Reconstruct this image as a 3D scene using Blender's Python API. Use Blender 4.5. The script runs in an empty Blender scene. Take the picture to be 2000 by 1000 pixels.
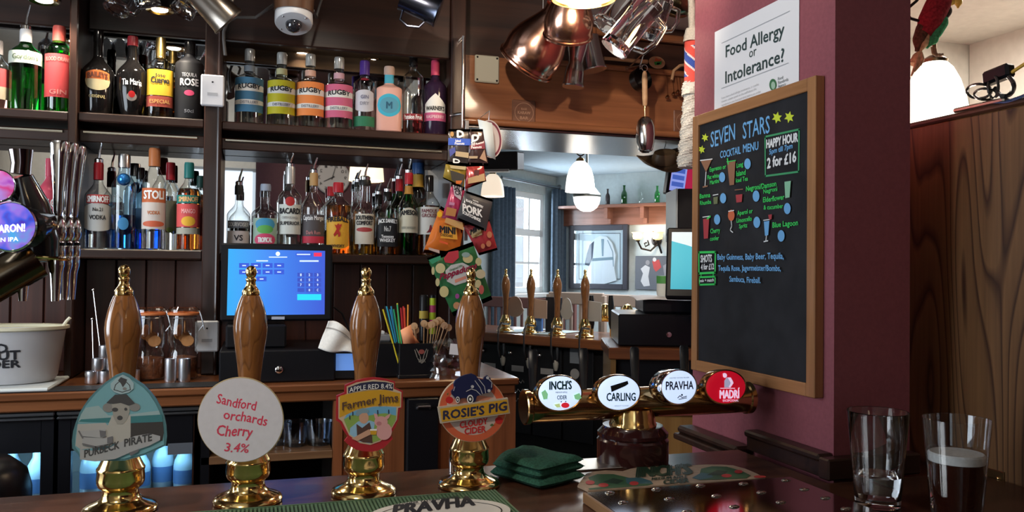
import bpy, math, random
from mathutils import Vector, Matrix
random.seed(7)
SC = bpy.context.scene
COL = SC.collection
PI = math.pi
# ------------------------------------------------------------------ camera
CAM = Vector((0, 0, 1.44))
_yaw, _pitch, _roll = math.radians(17.45), math.radians(0.9), 0.010
_F0 = Vector((math.sin(_yaw), math.cos(_yaw), 0)); _R0 = Vector((math.cos(_yaw), -math.sin(_yaw), 0)); _U0 = Vector((0, 0, 1))
_F = _F0 * math.cos(_pitch) + _U0 * math.sin(_pitch); _U = _U0 * math.cos(_pitch) - _F0 * math.sin(_pitch)
_R = _R0 * math.cos(_roll) + _U * math.sin(_roll); _U = _U * math.cos(_roll) - _R0 * math.sin(_roll)
cd = bpy.data.cameras.new('camera'); cam = bpy.data.objects.new('camera', cd); COL.objects.link(cam)
cd.sensor_width = 36; cd.lens = 28.8; cd.clip_start = 0.05
cam.matrix_world = Matrix(((_R.x, _U.x, -_F.x, CAM.x), (_R.y, _U.y, -_F.y, CAM.y), (_R.z, _U.z, -_F.z, CAM.z), (0, 0, 0, 1)))
SC.camera = cam
# ------------------------------------------------------------------ world, exposure
w = bpy.data.worlds.new('sky'); SC.world = w; w.use_nodes = True
bg = w.node_tree.nodes['Background']; bg.inputs[0].default_value = (0.80, 0.90, 1.0, 1); bg.inputs[1].default_value = 1.0
vs = SC.view_settings; vs.view_transform = 'Standard'; vs.look = 'None'; vs.gamma = 1; vs.use_curve_mapping = False
vs.exposure = 0.0
SC.cycles.transparent_max_bounces = 24
SC.cycles.sample_clamp_indirect = 6
SC.cycles.caustics_reflective = False; SC.cycles.caustics_refractive = False
# ------------------------------------------------------------------ lights
def light(name, kind, loc, power, color=(1, 1, 1), size=0.1, size_y=None, target=None, spot=60, blend=.4):
    d = bpy.data.lights.new(name, kind); d.energy = power; d.color = color
    if kind == 'AREA':
        d.shape = 'RECTANGLE' if size_y else 'SQUARE'; d.size = size
        if size_y: d.size_y = size_y
    else:
        d.shadow_soft_size = size
        if kind == 'SPOT': d.spot_size = math.radians(spot); d.spot_blend = blend
    o = bpy.data.objects.new(name, d); COL.objects.link(o); o.location = loc
    if target is not None:
        o.rotation_euler = (Vector(target) - Vector(loc)).to_track_quat('-Z', 'Y').to_euler()
    return o
WARM = (1.0, .80, .58); DAY = (.80, .90, 1.0)
light('daylight_left_window', 'AREA', (-1.77, 1.45, 1.66), 44, DAY, 1.4, 1.1, (0, 1.45, 1.66))
light('daylight_back_window', 'AREA', (-.275, -1.54, 1.62), 2, DAY, .5, 1.3, (-.275, 1, 1.62))
light('bar_spot', 'SPOT', (-.05, .62, 2.45), 150, (1, .86, .70), .03, None, (1.32, 2.95, 2.06), 36, .5)
light('clock_fill_spot', 'SPOT', (.35, .1, 2.85), 80, WARM, .04, None, (.75, -1.5, 2.2), 50, .6)  # added spot without a fitting, brightens the clock dial
light('rear_wall_fill_spot', 'SPOT', (-.9, -.35, 2.85), 55, (1, .92, .82), .05, None, (-.9, -1.5, 2.1), 110, .8)  # added fill, lifts the pale rear wall as the mirror shows it
light('back_bar_fill_spot', 'SPOT', (.2, 1.85, 2.66), 18, (1, .90, .76), .03, None, (.17, 2.85, 1.58), 50, .5)  # added fill for the bottles on the right shelves, no fitting
light('back_bar_fill_spot_left', 'SPOT', (-.5, 1.85, 2.66), 15, (1, .90, .76), .03, None, (-.43, 2.85, 1.62), 50, .5)  # same added fill for the left shelves
light('pier_fill_spot', 'SPOT', (-.1, 1.2, 2.8), 24, (1, .88, .72), .03, None, (1.06, 1.62, 2.02), 34, .9)  # added spot, lifts the paper notice and the top of the pier
light('servery_fill_spot', 'SPOT', (-.6, .5, 2.6), 56, (1, .86, .70), .04, None, (-.08, 1.45, 1.15), 56, .8)  # added warm fill aimed at the pump clips, kept off the pier
# ------------------------------------------------------------------ pixel helpers (2000 x 1000 frame): a ray of the photograph meets a real plane
def ray(px, py): return _F + _R * ((px - 1000) / 1600) - _U * ((py - 500) / 1600)
def onX(px, py, X): r = ray(px, py); return CAM + r * ((X - CAM.x) / r.x)
def onY(px, py, Y): r = ray(px, py); return CAM + r * ((Y - CAM.y) / r.y)
def onZ(px, py, Z): r = ray(px, py); return CAM + r * ((Z - CAM.z) / r.z)
def atD(px, py, d): return CAM + ray(px, py) * d
def onP(px, py, o, n): r = ray(px, py); return CAM + r * ((o - CAM).dot(n) / r.dot(n))
# ------------------------------------------------------------------ materials
MT = {}
def pbr(name, col, rough=.5, metal=0, spec=.5, coat=0, trans=0, ior=1.45, emit=None, es=0, alpha=1):
    if name in MT: return MT[name]
    m = bpy.data.materials.new(name); m.use_nodes = True; MT[name] = m
    b = m.node_tree.nodes['Principled BSDF']
    b.inputs['Base Color'].default_value = (*col, 1); b.inputs['Roughness'].default_value = rough; b.inputs['Metallic'].default_value = metal
    b.inputs['Specular IOR Level'].default_value = spec; b.inputs['Coat Weight'].default_value = coat; b.inputs['Coat Roughness'].default_value = .08
    b.inputs['Transmission Weight'].default_value = trans; b.inputs['IOR'].default_value = ior; b.inputs['Alpha'].default_value = alpha
    if emit: b.inputs['Emission Color'].default_value = (*emit, 1); b.inputs['Emission Strength'].default_value = es
    return m
def N(m, t, **k):
    n = m.node_tree.nodes.new(t)
    for a, v in k.items(): setattr(n, a, v)
    return n
def L(m, a, b): m.node_tree.links.new(a, b)
def wood(name, c1, c2, axis='x', scale=1.0, rough=.35, coat=.3, ring=9, bump=.06, contrast=(.35, .7)):
    """stretched-noise grain along one axis"""
    m = pbr(name, c1, rough, coat=coat); b = m.node_tree.nodes['Principled BSDF']
    tc = N(m, 'ShaderNodeTexCoord'); mp = N(m, 'ShaderNodeMapping')
    s = [ring * scale] * 3; s['xyz'.index(axis)] = .55 * scale
    mp.inputs['Scale'].default_value = s
    oi = N(m, 'ShaderNodeObjectInfo'); va = N(m, 'ShaderNodeVectorMath'); va.operation = 'ADD'
    L(m, tc.outputs['Object'], va.inputs[0]); L(m, oi.outputs['Random'], va.inputs[1]); L(m, va.outputs[0], mp.inputs['Vector'])
    n1 = N(m, 'ShaderNodeTexNoise'); n1.inputs['Scale'].default_value = 2.2; n1.inputs['Detail'].default_value = 6; n1.inputs['Distortion'].default_value = .6
    L(m, mp.outputs[0], n1.inputs['Vector'])
    mp2 = N(m, 'ShaderNodeMapping'); s2 = [70 * scale] * 3; s2['xyz'.index(axis)] = 2.2 * scale; mp2.inputs['Scale'].default_value = s2
    L(m, va.outputs[0], mp2.inputs['Vector'])
    n2 = N(m, 'ShaderNodeTexNoise'); n2.inputs['Scale'].default_value = 2; n2.inputs['Detail'].default_value = 3; L(m, mp2.outputs[0], n2.inputs['Vector'])
    mx = N(m, 'ShaderNodeMath'); mx.operation = 'MULTIPLY_ADD'; mx.inputs[1].default_value = .35
    L(m, n2.outputs[0], mx.inputs[0]); L(m, n1.outputs[0], mx.inputs[2])
    r = N(m, 'ShaderNodeValToRGB'); r.color_ramp.elements[0].position = contrast[0] + .15; r.color_ramp.elements[1].position = contrast[1] + .15
    r.color_ramp.elements[0].color = (*c2, 1); r.color_ramp.elements[1].color = (*c1, 1)
    L(m, mx.outputs[0], r.inputs[0]); L(m, r.outputs[0], b.inputs['Base Color'])
    bp = N(m, 'ShaderNodeBump'); bp.inputs['Strength'].default_value = bump; bp.inputs['Distance'].default_value = .002
    L(m, mx.outputs[0], bp.inputs['Height']); L(m, bp.outputs[0], b.inputs['Normal'])
    return m
def rings(name, c1, c2, axis='z', rough=.4, freq=13, dist=5.0, stretch=.10, mul=1.0):
    """cathedral grain: distorted bands, stretched along one axis"""
    m = pbr(name, c1, rough, coat=.15); b = m.node_tree.nodes['Principled BSDF']
    tc = N(m, 'ShaderNodeTexCoord'); mp = N(m, 'ShaderNodeMapping'); s = [mul] * 3; s['xyz'.index(axis)] = stretch * mul
    mp.inputs['Scale'].default_value = s; L(m, tc.outputs['Object'], mp.inputs['Vector'])
    nz = N(m, 'ShaderNodeTexNoise'); nz.inputs['Scale'].default_value = 5.5; nz.inputs['Detail'].default_value = 1.5
    L(m, mp.outputs[0], nz.inputs['Vector'])
    ml = N(m, 'ShaderNodeMath'); ml.operation = 'MULTIPLY'; ml.inputs[1].default_value = freq; L(m, nz.outputs[0], ml.inputs[0])
    fr = N(m, 'ShaderNodeMath'); fr.operation = 'FRACT'; L(m, ml.outputs[0], fr.inputs[0])
    r = N(m, 'ShaderNodeValToRGB'); e = r.color_ramp.elements
    e[0].position = 0; e[0].color = (*c2, 1); e[1].position = 1; e[1].color = (*c1, 1)
    x = e.new(.22); x.color = (*[(a * .75 + b_ * .25) for a, b_ in zip(c1, c2)], 1)
    x = e.new(.86); x.color = (*c1, 1)
    e[-1].color = (*c2, 1)
    L(m, fr.outputs[0], r.inputs[0])
    mp2 = N(m, 'ShaderNodeMapping'); s2 = [160.] * 3; s2['xyz'.index(axis)] = 5; mp2.inputs['Scale'].default_value = s2
    L(m, tc.outputs['Object'], mp2.inputs['Vector'])
    n2 = N(m, 'ShaderNodeTexNoise'); n2.inputs['Scale'].default_value = 1; L(m, mp2.outputs[0], n2.inputs['Vector'])
    mi = N(m, 'ShaderNodeMix'); mi.data_type = 'RGBA'; mi.blend_type = 'MULTIPLY'; mi.inputs[0].default_value = .45
    L(m, r.outputs[0], mi.inputs[6]); L(m, n2.outputs[0], mi.inputs[7]); L(m, mi.outputs[2], b.inputs['Base Color'])
    return m
def speckle(name, col, var=.12, scale=60, rough=.8, bump=.15, dist=.001):
    m = pbr(name, col, rough, spec=.3); b = m.node_tree.nodes['Principled BSDF']
    tc = N(m, 'ShaderNodeTexCoord'); n1 = N(m, 'ShaderNodeTexNoise'); n1.inputs['Scale'].default_value = scale; n1.inputs['Detail'].default_value = 4
    L(m, tc.outputs['Object'], n1.inputs['Vector'])
    r = N(m, 'ShaderNodeValToRGB'); r.color_ramp.elements[0].position = .3; r.color_ramp.elements[1].position = .7
    r.color_ramp.elements[0].color = (*[c * (1 - var) for c in col], 1); r.color_ramp.elements[1].color = (*[min(1, c * (1 + var)) for c in col], 1)
    L(m, n1.outputs[0], r.inputs[0]); L(m, r.outputs[0], b.inputs['Base Color'])
    bp = N(m, 'ShaderNodeBump'); bp.inputs['Strength'].default_value = bump; bp.inputs['Distance'].default_value = dist
    L(m, n1.outputs[0], bp.inputs['Height']); L(m, bp.outputs[0], b.inputs['Normal'])
    return m
def glass(name, tint=(1, 1, 1), refl=1.0, rough=.02):
    """thin-walled glass: tinted transmission + fresnel reflection"""
    if name in MT: return MT[name]
    m = bpy.data.materials.new(name); m.use_nodes = True; MT[name] = m
    nt = m.node_tree; nt.nodes.remove(nt.nodes['Principled BSDF'])
    t = N(m, 'ShaderNodeBsdfTransparent')
    g = N(m, 'ShaderNodeBsdfGlossy'); g.inputs['Roughness'].default_value = rough; g.inputs[0].default_value = (refl, refl, refl, 1)
    lw = N(m, 'ShaderNodeLayerWeight'); lw.inputs[0].default_value = .42
    mr = N(m, 'ShaderNodeMapRange'); mr.inputs[3].default_value = .05; mr.inputs[4].default_value = .9
    pw = N(m, 'ShaderNodeMath'); pw.operation = 'POWER'; pw.inputs[1].default_value = 1.8
    pe = N(m, 'ShaderNodeMath'); pe.operation = 'POWER'; pe.inputs[1].default_value = 3.0; L(m, lw.outputs['Facing'], pe.inputs[0])
    mt = N(m, 'ShaderNodeMix'); mt.data_type = 'RGBA'; mt.inputs[6].default_value = (*tint, 1); mt.inputs[7].default_value = (*[c * .30 for c in tint], 1); L(m, pe.outputs[0], mt.inputs[0]); L(m, mt.outputs[2], t.inputs[0])
    L(m, lw.outputs['Facing'], pw.inputs[0]); L(m, pw.outputs[0], mr.inputs[0])
    mx = N(m, 'ShaderNodeMixShader'); L(m, mr.outputs[0], mx.inputs[0]); L(m, t.outputs[0], mx.inputs[1]); L(m, g.outputs[0], mx.inputs[2])
    L(m, mx.outputs[0], nt.nodes['Material Output'].inputs[0])
    return m
def liquid(name, col): return pbr(name, col, .03, trans=1, ior=1.33)
def emis(name, col, s):
    return pbr(name, col, .4, emit=col, es=s)
def flat(name, col, rough=.6): return pbr(name, col, rough, spec=.3)
# ------------------------------------------------------------------ mesh builder
class MB:
    def __init__(s): s.v = []; s.f = []; s.mi = []; s.k = 0
    def add(s, vs, fs, M=None):
        o = len(s.v)
        s.v += [tuple(M @ Vector(p)) if M is not None else tuple(p) for p in vs]
        s.f += [tuple(i + o for i in f) for f in fs]; s.mi += [s.k] * len(fs)
        return s
    def box(s, x0, x1, y0, y1, z0, z1, M=None):
        return s.add([(x0, y0, z0), (x1, y0, z0), (x1, y1, z0), (x0, y1, z0), (x0, y0, z1), (x1, y0, z1), (x1, y1, z1), (x0, y1, z1)],
                     [(0, 3, 2, 1), (4, 5, 6, 7), (0, 1, 5, 4), (1, 2, 6, 5), (2, 3, 7, 6), (3, 0, 4, 7)], M)
    def rbox(s, x0, x1, y0, y1, z0, z1, b=.004, M=None):
        """box with chamfered edges"""
        import itertools
        v = []; idx = {}
        lo = (x0, y0, z0); hi = (x1, y1, z1)
        for sx, sy, sz in itertools.product((0, 1), repeat=3):
            c = [(lo, hi)[q][i] for i, q in enumerate((sx, sy, sz))]; d = [(1, -1)[q] * b for q in (sx, sy, sz)]
            for a in range(3):
                p = [c[i] + (0 if i == a else d[i]) for i in range(3)]
                idx[(sx, sy, sz, a)] = len(v); v.append(p)
        f = []
        for a in range(3):
            b1, b2 = (a + 1) % 3, (a + 2) % 3
            for q in (0, 1):
                def key(u, w_):
                    k = [0, 0, 0]; k[a] = q; k[b1] = u; k[b2] = w_; return (*k, a)
                loop = [idx[key(0, 0)], idx[key(1, 0)], idx[key(1, 1)], idx[key(0, 1)]]
                f.append(tuple(loop if q else loop[::-1]))
            for u in (0, 1):
                for w_ in (0, 1):
                    k0 = [0, 0, 0]; k1 = [0, 0, 0]; k0[a] = 0; k1[a] = 1
                    for k in (k0, k1): k[b1] = u; k[b2] = w_
                    loop = [idx[(*k0, b1)], idx[(*k1, b1)], idx[(*k1, b2)], idx[(*k0, b2)]]
                    f.append(tuple(loop if (u + w_) % 2 == 0 else loop[::-1]))
        for sx, sy, sz in itertools.product((0, 1), repeat=3):
            t = [idx[(sx, sy, sz, i)] for i in range(3)]
            f.append(tuple(t if (sx + sy + sz) % 2 else t[::-1]))
        return s.add(v, f, M)
    def lathe(s, prof, seg=24, M=None, sq=2.0, sy=1.0, close=True):
        """prof: [(r, z)] bottom to top; sq > 2 squares the section; sy flattens it"""
        vs, fs = [], []
        for r, z in prof:
            for i in range(seg):
                a = 2 * PI * (i + .5 * (sq > 2)) / seg; c, n = math.cos(a), math.sin(a)
                q = (abs(c) ** sq + abs(n) ** sq) ** (-1 / sq)
                vs.append((r * q * c, r * q * n * sy, z))
        for j in range(len(prof) - 1):
            for i in range(seg):
                k = (i + 1) % seg
                fs.append((j * seg + i, j * seg + k, (j + 1) * seg + k, (j + 1) * seg + i))
        if close:
            if prof[0][0] > 1e-5: fs.append(tuple(reversed(range(seg))))
            if prof[-1][0] > 1e-5: fs.append(tuple((len(prof) - 1) * seg + i for i in range(seg)))
        return s.add(vs, fs, M)
    def tube(s, pts, r, seg=8, M=None, cap=True):
        pts = [Vector(p) for p in pts]; n = len(pts); rs = r if isinstance(r, (list, tuple)) else [r] * n
        vs, fs = [], []; prev = None
        for i, p in enumerate(pts):
            t = (pts[min(i + 1, n - 1)] - pts[max(i - 1, 0)]).normalized()
            if prev is None: a = t.orthogonal().normalized()
            else: a = (prev - t * prev.dot(t)).normalized()
            prev = a; b = t.cross(a)
            vs += [tuple(p + (a * math.cos(2 * PI * k / seg) + b * math.sin(2 * PI * k / seg)) * rs[i]) for k in range(seg)]
        for i in range(n - 1):
            for k in range(seg):
                q = (k + 1) % seg; fs.append((i * seg + k, i * seg + q, (i + 1) * seg + q, (i + 1) * seg + k))
        if cap: fs += [tuple(reversed(range(seg))), tuple((n - 1) * seg + k for k in range(seg))]
        return s.add(vs, fs, M)
    def prism(s, poly, z0, z1, M=None):
        n = len(poly); ar = sum(poly[i][0] * poly[(i + 1) % n][1] - poly[(i + 1) % n][0] * poly[i][1] for i in range(n))
        if ar < 0: poly = poly[::-1]
        vs = [(x, y, z0) for x, y in poly] + [(x, y, z1) for x, y in poly]
        fs = [tuple(reversed(range(n))), tuple(range(n, 2 * n))] + [(i, (i + 1) % n, n + (i + 1) % n, n + i) for i in range(n)]
        return s.add(vs, fs, M)
    def sheet(s, poly, z=0, M=None):
        n = len(poly); ar = sum(poly[i][0] * poly[(i + 1) % n][1] - poly[(i + 1) % n][0] * poly[i][1] for i in range(n))
        if ar < 0: poly = poly[::-1]
        return s.add([(x, y, z) for x, y in poly], [tuple(range(n))], M)
    def grid(s, nu, nv, fn, M=None, two=False):
        vs = [fn(i / nu, j / nv) for j in range(nv + 1) for i in range(nu + 1)]
        fs = [(j * (nu + 1) + i, j * (nu + 1) + i + 1, (j + 1) * (nu + 1) + i + 1, (j + 1) * (nu + 1) + i) for j in range(nv) for i in range(nu)]
        return s.add(vs, fs, M)
    def sphere(s, r, seg=16, rings_=8, M=None, sz=1.0):
        return s.lathe([(max(1e-6, r * math.sin(PI * i / rings_)), -r * sz * math.cos(PI * i / rings_)) for i in range(rings_ + 1)], seg, M, close=False)
    def mesh(s, name, sharp=.65):
        me = bpy.data.meshes.new(name); me.from_pydata(s.v, [], s.f)
        if s.k: me.polygons.foreach_set('material_index', s.mi)
        me.polygons.foreach_set('use_smooth', [True] * len(me.polygons)); me.update()
        try: me.set_sharp_from_angle(angle=sharp)
        except Exception: pass
        return me
    def obj(s, name, mat, parent=None, loc=None, rot=None, bevel=0, sharp=.65):
        o = bpy.data.objects.new(name, s.mesh(name, sharp)); COL.objects.link(o)
        for m in (mat if isinstance(mat, (list, tuple)) else [mat]): o.data.materials.append(m)
        if parent: o.parent = parent
        if loc is not None: o.location = loc
        if rot is not None: o.rotation_euler = rot
        if bevel:
            b = o.modifiers.new('bevel', 'BEVEL'); b.width = bevel; b.segments = 2; b.limit_method = 'ANGLE'
        return o
def tag(o, label=None, cat=None, group=None, kind=None):
    if label: o['label'] = label
    if cat: o['category'] = cat
    if group: o['group'] = group
    if kind: o['kind'] = kind
    return o
def thing(name, label, cat, loc=(0, 0, 0), rz=0, group=None, M=None):
    o = bpy.data.objects.new(name, None); COL.objects.link(o); o.empty_display_size = .05
    if M is not None: o.matrix_world = M
    else: o.location = loc; o.rotation_euler = (0, 0, rz)
    return tag(o, label, cat, group)
def struct(name, mb, mat, bevel=0, label=None): return tag(mb.obj(name, mat, bevel=bevel), label, None, None, 'structure')
def one(name, mb, mat, label, cat, group=None, **k): return tag(mb.obj(name, mat, **k), label, cat, group)
def T(x=0, y=0, z=0): return Matrix.Translation((x, y, z))
def RX(a): return Matrix.Rotation(a, 4, 'X')
def RY(a): return Matrix.Rotation(a, 4, 'Y')
def RZ(a): return Matrix.Rotation(a, 4, 'Z')
def align(a, b):
    """matrix whose local z runs from a towards b, origin a"""
    a, b = Vector(a), Vector(b); return Matrix.Translation(a) @ (b - a).to_track_quat('Z', 'Y').to_matrix().to_4x4()
def frame(o, u, v):
    u = Vector(u).normalized(); n = u.cross(Vector(v)).normalized(); v = n.cross(u)
    return Matrix(((u.x, v.x, n.x, o[0]), (u.y, v.y, n.y, o[1]), (u.z, v.z, n.z, o[2]), (0, 0, 0, 1)))
# ------------------------------------------------------------------ lettering
_tc = {}
def glyphs(s, shear=0):
    k = (s, shear)
    if k not in _tc:
        c = bpy.data.curves.new('lettering', 'FONT'); c.body = s; c.size = 1; c.shear = shear; c.resolution_u = 2
        o = bpy.data.objects.new('lettering', c); me = bpy.data.meshes.new_from_object(o)
        vs = [v.co.copy() for v in me.vertices]; fs = [tuple(p.vertices) for p in me.polygons]
        bpy.data.objects.remove(o); bpy.data.curves.remove(c); bpy.data.meshes.remove(me)
        x0 = min(v.x for v in vs); x1 = max(v.x for v in vs)
        _tc[k] = ([((v.x - x0) / (x1 - x0), v.y / .70) for v in vs], fs)   # x 0..1, cap height 1
    return _tc[k]
def bold(vs, fs, r):
    """thicken strokes by stacking shifted copies"""
    V, Fs = [], []
    for dx, dy in ((0, 0), (r, 0), (-r, 0), (0, r), (0, -r)):
        o = len(V); V += [(x + dx, y + dy) for x, y in vs]; Fs += [tuple(i + o for i in f) for f in fs]
    return V, Fs
def letters(name, s, fn, mat, parent, weight=0, shear=0, asp=.0):
    """fn maps (x 0..1, y cap units) to local 3-D"""
    vs, fs = glyphs(s, shear)
    if weight:
        V, Fs = [], []
        for i, (dx, dy) in enumerate(((0, 0), (weight * asp, 0), (-weight * asp, 0), (0, weight), (0, -weight))):
            o = len(V); q0 = Vector(fn(.5, .5)); nn = (Vector(fn(.52, .5)) - q0).cross(Vector(fn(.5, .6)) - q0)
            if nn.length > 1e-12: nn.normalize()
            for x, y in vs:
                V.append(tuple(Vector(fn(x + dx, y + dy)) + nn * (1.3e-5 * i)))
            Fs += [tuple(k + o for k in f) for f in fs]
        m = MB(); m.add(V, Fs)
    else:
        m = MB(); m.add([fn(x, y) for x, y in vs], fs)
    return m.obj(name, mat, parent)
class Sign:
    """a flat printed face: everything is laid on a real plane, given by where the photograph shows it"""
    def __init__(s, parent, M): s.p = parent; s.M = M; s.I = M.inverted(); s.o = M.to_translation(); s.n = Vector((M[0][2], M[1][2], M[2][2])); s.lift = .0006
    def uv(s, px, py): q = s.I @ onP(px, py, s.o, s.n); return (q.x, q.y)
    def up(s): s.lift += .00008; return s.lift
    def text(s, t, a, b, h, mat, weight=0, shear=0, wob=0, name='lettering', arc=0):
        A = Vector(s.uv(*a)); B = Vector(s.uv(*b)); mid = ((a[0] + b[0]) / 2, (a[1] + b[1]) / 2)
        H = Vector(s.uv(mid[0], mid[1] - h)) - Vector(s.uv(*mid)); z = s.up(); rnd = random.Random(t)
        ph = rnd.random() * 6
        asp = H.length / max(1e-6, (B - A).length)
        def fn(x, y):
            p = A + (B - A) * x + H * (y + wob * math.sin(x * 9 + ph) * .5 + arc * (4 * x * (1 - x)))
            return (p.x, p.y, z)
        return letters(name, t, fn, mat, s.p, weight, shear, asp)
    def poly(s, pts, mat, name='print', z=None):
        m = MB(); m.sheet([s.uv(*q) for q in pts], s.up() if z is None else z); return m.obj(name, mat, s.p)
    def oval(s, c, rx, ry, mat, name='print', rot=0, n=28):
        return s.poly([(c[0] + rx * math.cos(t) * math.cos(rot) - ry * math.sin(t) * math.sin(rot), c[1] + rx * math.cos(t) * math.sin(rot) + ry * math.sin(t) * math.cos(rot)) for t in [2 * PI * i / n for i in range(n)]], mat, name)
    def line(s, pts, wpx, mat, name='print', closed=False):
        P = [Vector(s.uv(*q)) for q in pts]; w_ = (Vector(s.uv(pts[0][0] + wpx, pts[0][1])) - P[0]).length; z = s.up(); m = MB()
        if closed: P = P + [P[0]]
        for a, b in zip(P, P[1:]):
            d = (b - a); 
            if d.length < 1e-7: continue
            d.normalize(); n = Vector((-d.y, d.x)) * w_ / 2; e = d * w_ * .4
            m.add([(*(a - e + n), z), (*(b + e + n), z), (*(b + e - n), z), (*(a - e - n), z)], [(3, 2, 1, 0)])
        return m.obj(name, mat, s.p)
    def star(s, c, r, mat):
        k = [(c[0] + (r if i % 2 == 0 else r * .5) * math.sin(i * PI / 6 + .2) * .85, c[1] - (r if i % 2 == 0 else r * .5) * math.cos(i * PI / 6 + .2)) for i in range(12)]
        return s.poly(k, mat, 'star')
    def slab(s, pts, z0, z1, mat, name): m = MB(); m.prism([s.uv(*q) for q in pts], z0, z1); return m.obj(name, mat, s.p)
def arcpts(c, rx, ry, a0, a1, n=12): return [(c[0] + rx * math.cos(math.radians(a0 + (a1 - a0) * i / n)), c[1] - ry * math.sin(math.radians(a0 + (a1 - a0) * i / n))) for i in range(n + 1)]
# ------------------------------------------------------------------ shared materials
dwood = wood('dark_mahogany', (.042, .016, .010), (.017, .007, .005), 'x', 1, .40, .12)
dwoodz = wood('dark_mahogany_upright', (.042, .016, .010), (.017, .007, .005), 'z', 1, .34, .2)
board_w = wood('panel_board', (.085, .026, .016), (.045, .014, .009), 'z', 1, .4, .2)
header_w = wood('header_oak', (.30, .115, .048), (.165, .058, .024), 'x', .9, .35, .3, contrast=(.3, .75))
edge_w = wood('counter_edge', (.23, .080, .028), (.12, .038, .013), 'x', 1, .3, .4)
edge_wz = wood('counter_upright', (.28, .095, .036), (.15, .048, .018), 'z', 1, .35, .3)
bar_w = wood('bar_top', (.105, .042, .024), (.042, .016, .010), 'x', 1.2, .26, .08)
black = flat('black_plastic', (.007, .007, .009), .30)
blackm = flat('black_matt', (.006, .006, .008), .6)
chrome = pbr('chrome', (.82, .83, .85), .10, 1)
steel = pbr('steel', (.60, .61, .63), .28, 1)
brass = pbr('brass', (.86, .60, .24), .13, 1)
copper = pbr('copper', (.80, .42, .29), .20, 1)
pewter = pbr('pewter', (.58, .58, .60), .20, 1)
white = flat('white_paint', (.80, .79, .77), .5)
paper = flat('paper', (.80, .78, .80), .7)
cream = flat('cream', (.72, .66, .50), .5)
ink = flat('ink', (.02, .02, .025), .7)
whink = flat('white_ink', (.85, .85, .85), .7)
MT['bar_top'].node_tree.nodes['Principled BSDF'].inputs['Specular IOR Level'].default_value = .25
clear = glass('clear_glass', (.97, .98, .97))
# ================================================================== SETTING
BZ, YB = 1.05, 1.57            # bar top, its staff edge
YC, YS, YM = 2.50, 2.80, 2.985   # back counter front, shelf front, mirror face
CEIL = 2.42
TOP = 2.95; CAN = 2.72
pale = speckle('pale_plaster', (.62, .60, .55), .05, 30, .85)
bluish = speckle('blue_grey_plaster', (.50, .56, .56), .05, 30, .85)
plum = speckle('plum_paint', (.285, .082, .100), .08, 120, .62, .2)
maroon = speckle('maroon_paint', (.045, .016, .024), .08, 60, .7)
carpet = speckle('dark_carpet', (.06, .03, .03), .3, 200, .95)
struct('floor', MB().box(-2.8, 8, -1.8, 10.5, -.05, 0), carpet)
struct('ceiling_far', MB().box(-2.8, 8, 3.02, 10.5, CEIL, CEIL + .1), speckle('ceiling_blue_grey', (.40, .49, .55), .04, 20, .85))
struct('ceiling_right', MB().box(1.24, 8, -1.8, 3.02, CEIL, CEIL + .1), pale)
struct('ceiling', MB().box(-2.8, 0, -1.8, 3.02, TOP, TOP + .1), pale)
struct('ceiling_timber', MB().box(0, 2.3, -1.8, 3.02, TOP - .02, TOP + .1), dwood)
struct('wall_bulkhead', MB().box(1.19, 1.237, -1.8, 1.31, CEIL, TOP).box(1.19, 1.237, 1.85, 2.9, CEIL, TOP), pale)
# left wall with its window opening (out of frame, gives the daylight)
struct('wall_left', MB().box(-1.95, -1.8, -1.8, .72, 0, TOP).box(-1.95, -1.8, 2.18, 3.0, 0, TOP).box(-1.95, -1.8, .72, 2.18, 0, 1.05).box(-1.95, -1.8, .72, 2.18, 2.26, TOP), pale)
struct('wall_rear', MB().box(-2.8, -.55, -1.8, -1.5, 0, TOP).box(-.55, 0, -1.8, -1.5, 0, .95).box(-.55, 0, -1.8, -1.5, 2.29, TOP), pale)
struct('wall_rear_maroon', MB().box(0, 3.1, -1.8, -1.49, 0, TOP), maroon)
struct('wall_right', MB().box(2.91, 3.1, .9, 2.75, 0, CEIL), pale)
struct('wall_right_unseen_dark', MB().box(2.9, 3.1, -1.5, .9, 0, TOP), maroon)  # unseen stretch of wall, made dark to cut light bouncing onto the pier
struct('wall_right_rear', MB().box(1.9, 7.9, 2.755, 2.95, 0, CEIL), pale)
struct('wall_back', MB().box(-2.65, .70, 3.02, 3.45, 0, TOP), pale)
# plum pier between the servery and the right-hand room, standing through the bar
XP0, XP1, YP0, YP1 = 1.06, 1.239, 1.312, 1.84
struct('wall_pier', MB().box(XP0, XP1, YP0, YP1, 0, TOP), plum)
struct('baseboard_pier', MB().rbox(XP0 - .028, XP0, YP0 - .0, 1.56, BZ, BZ + .030, .002).rbox(XP0 - .036, XP0, YP0, 1.56, BZ + .030, BZ + .044, .004)
       .rbox(XP0 - .036, XP1, YP0 - .03, YP0, BZ, BZ + .04, .003), dwood)
struct('trim_pier', MB().rbox(XP0 - .055, XP0, 1.575, 1.84, 1.02, 1.035, .003).rbox(XP0 - .045, XP0, 1.575, 1.84, 1.035, 1.053, .006), dwood)
_a = math.atan2(2.96 - 1.84, 2.3 - 1.24)
tag(MB().box(0, 1.55, 0, .06, 0, CEIL, T(1.245, 1.842, 0) @ RZ(_a)).obj('wall_servery_light_block', plum), None, None, None, 'structure')  # hidden wall, added to keep the right room's light off the header
# dark canopy over the servery
can = MB().box(-2.65, 2.3, 1.75, 3.02, CAN, TOP - .03)
struct('ceiling_canopy', can, dwood)
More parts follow.
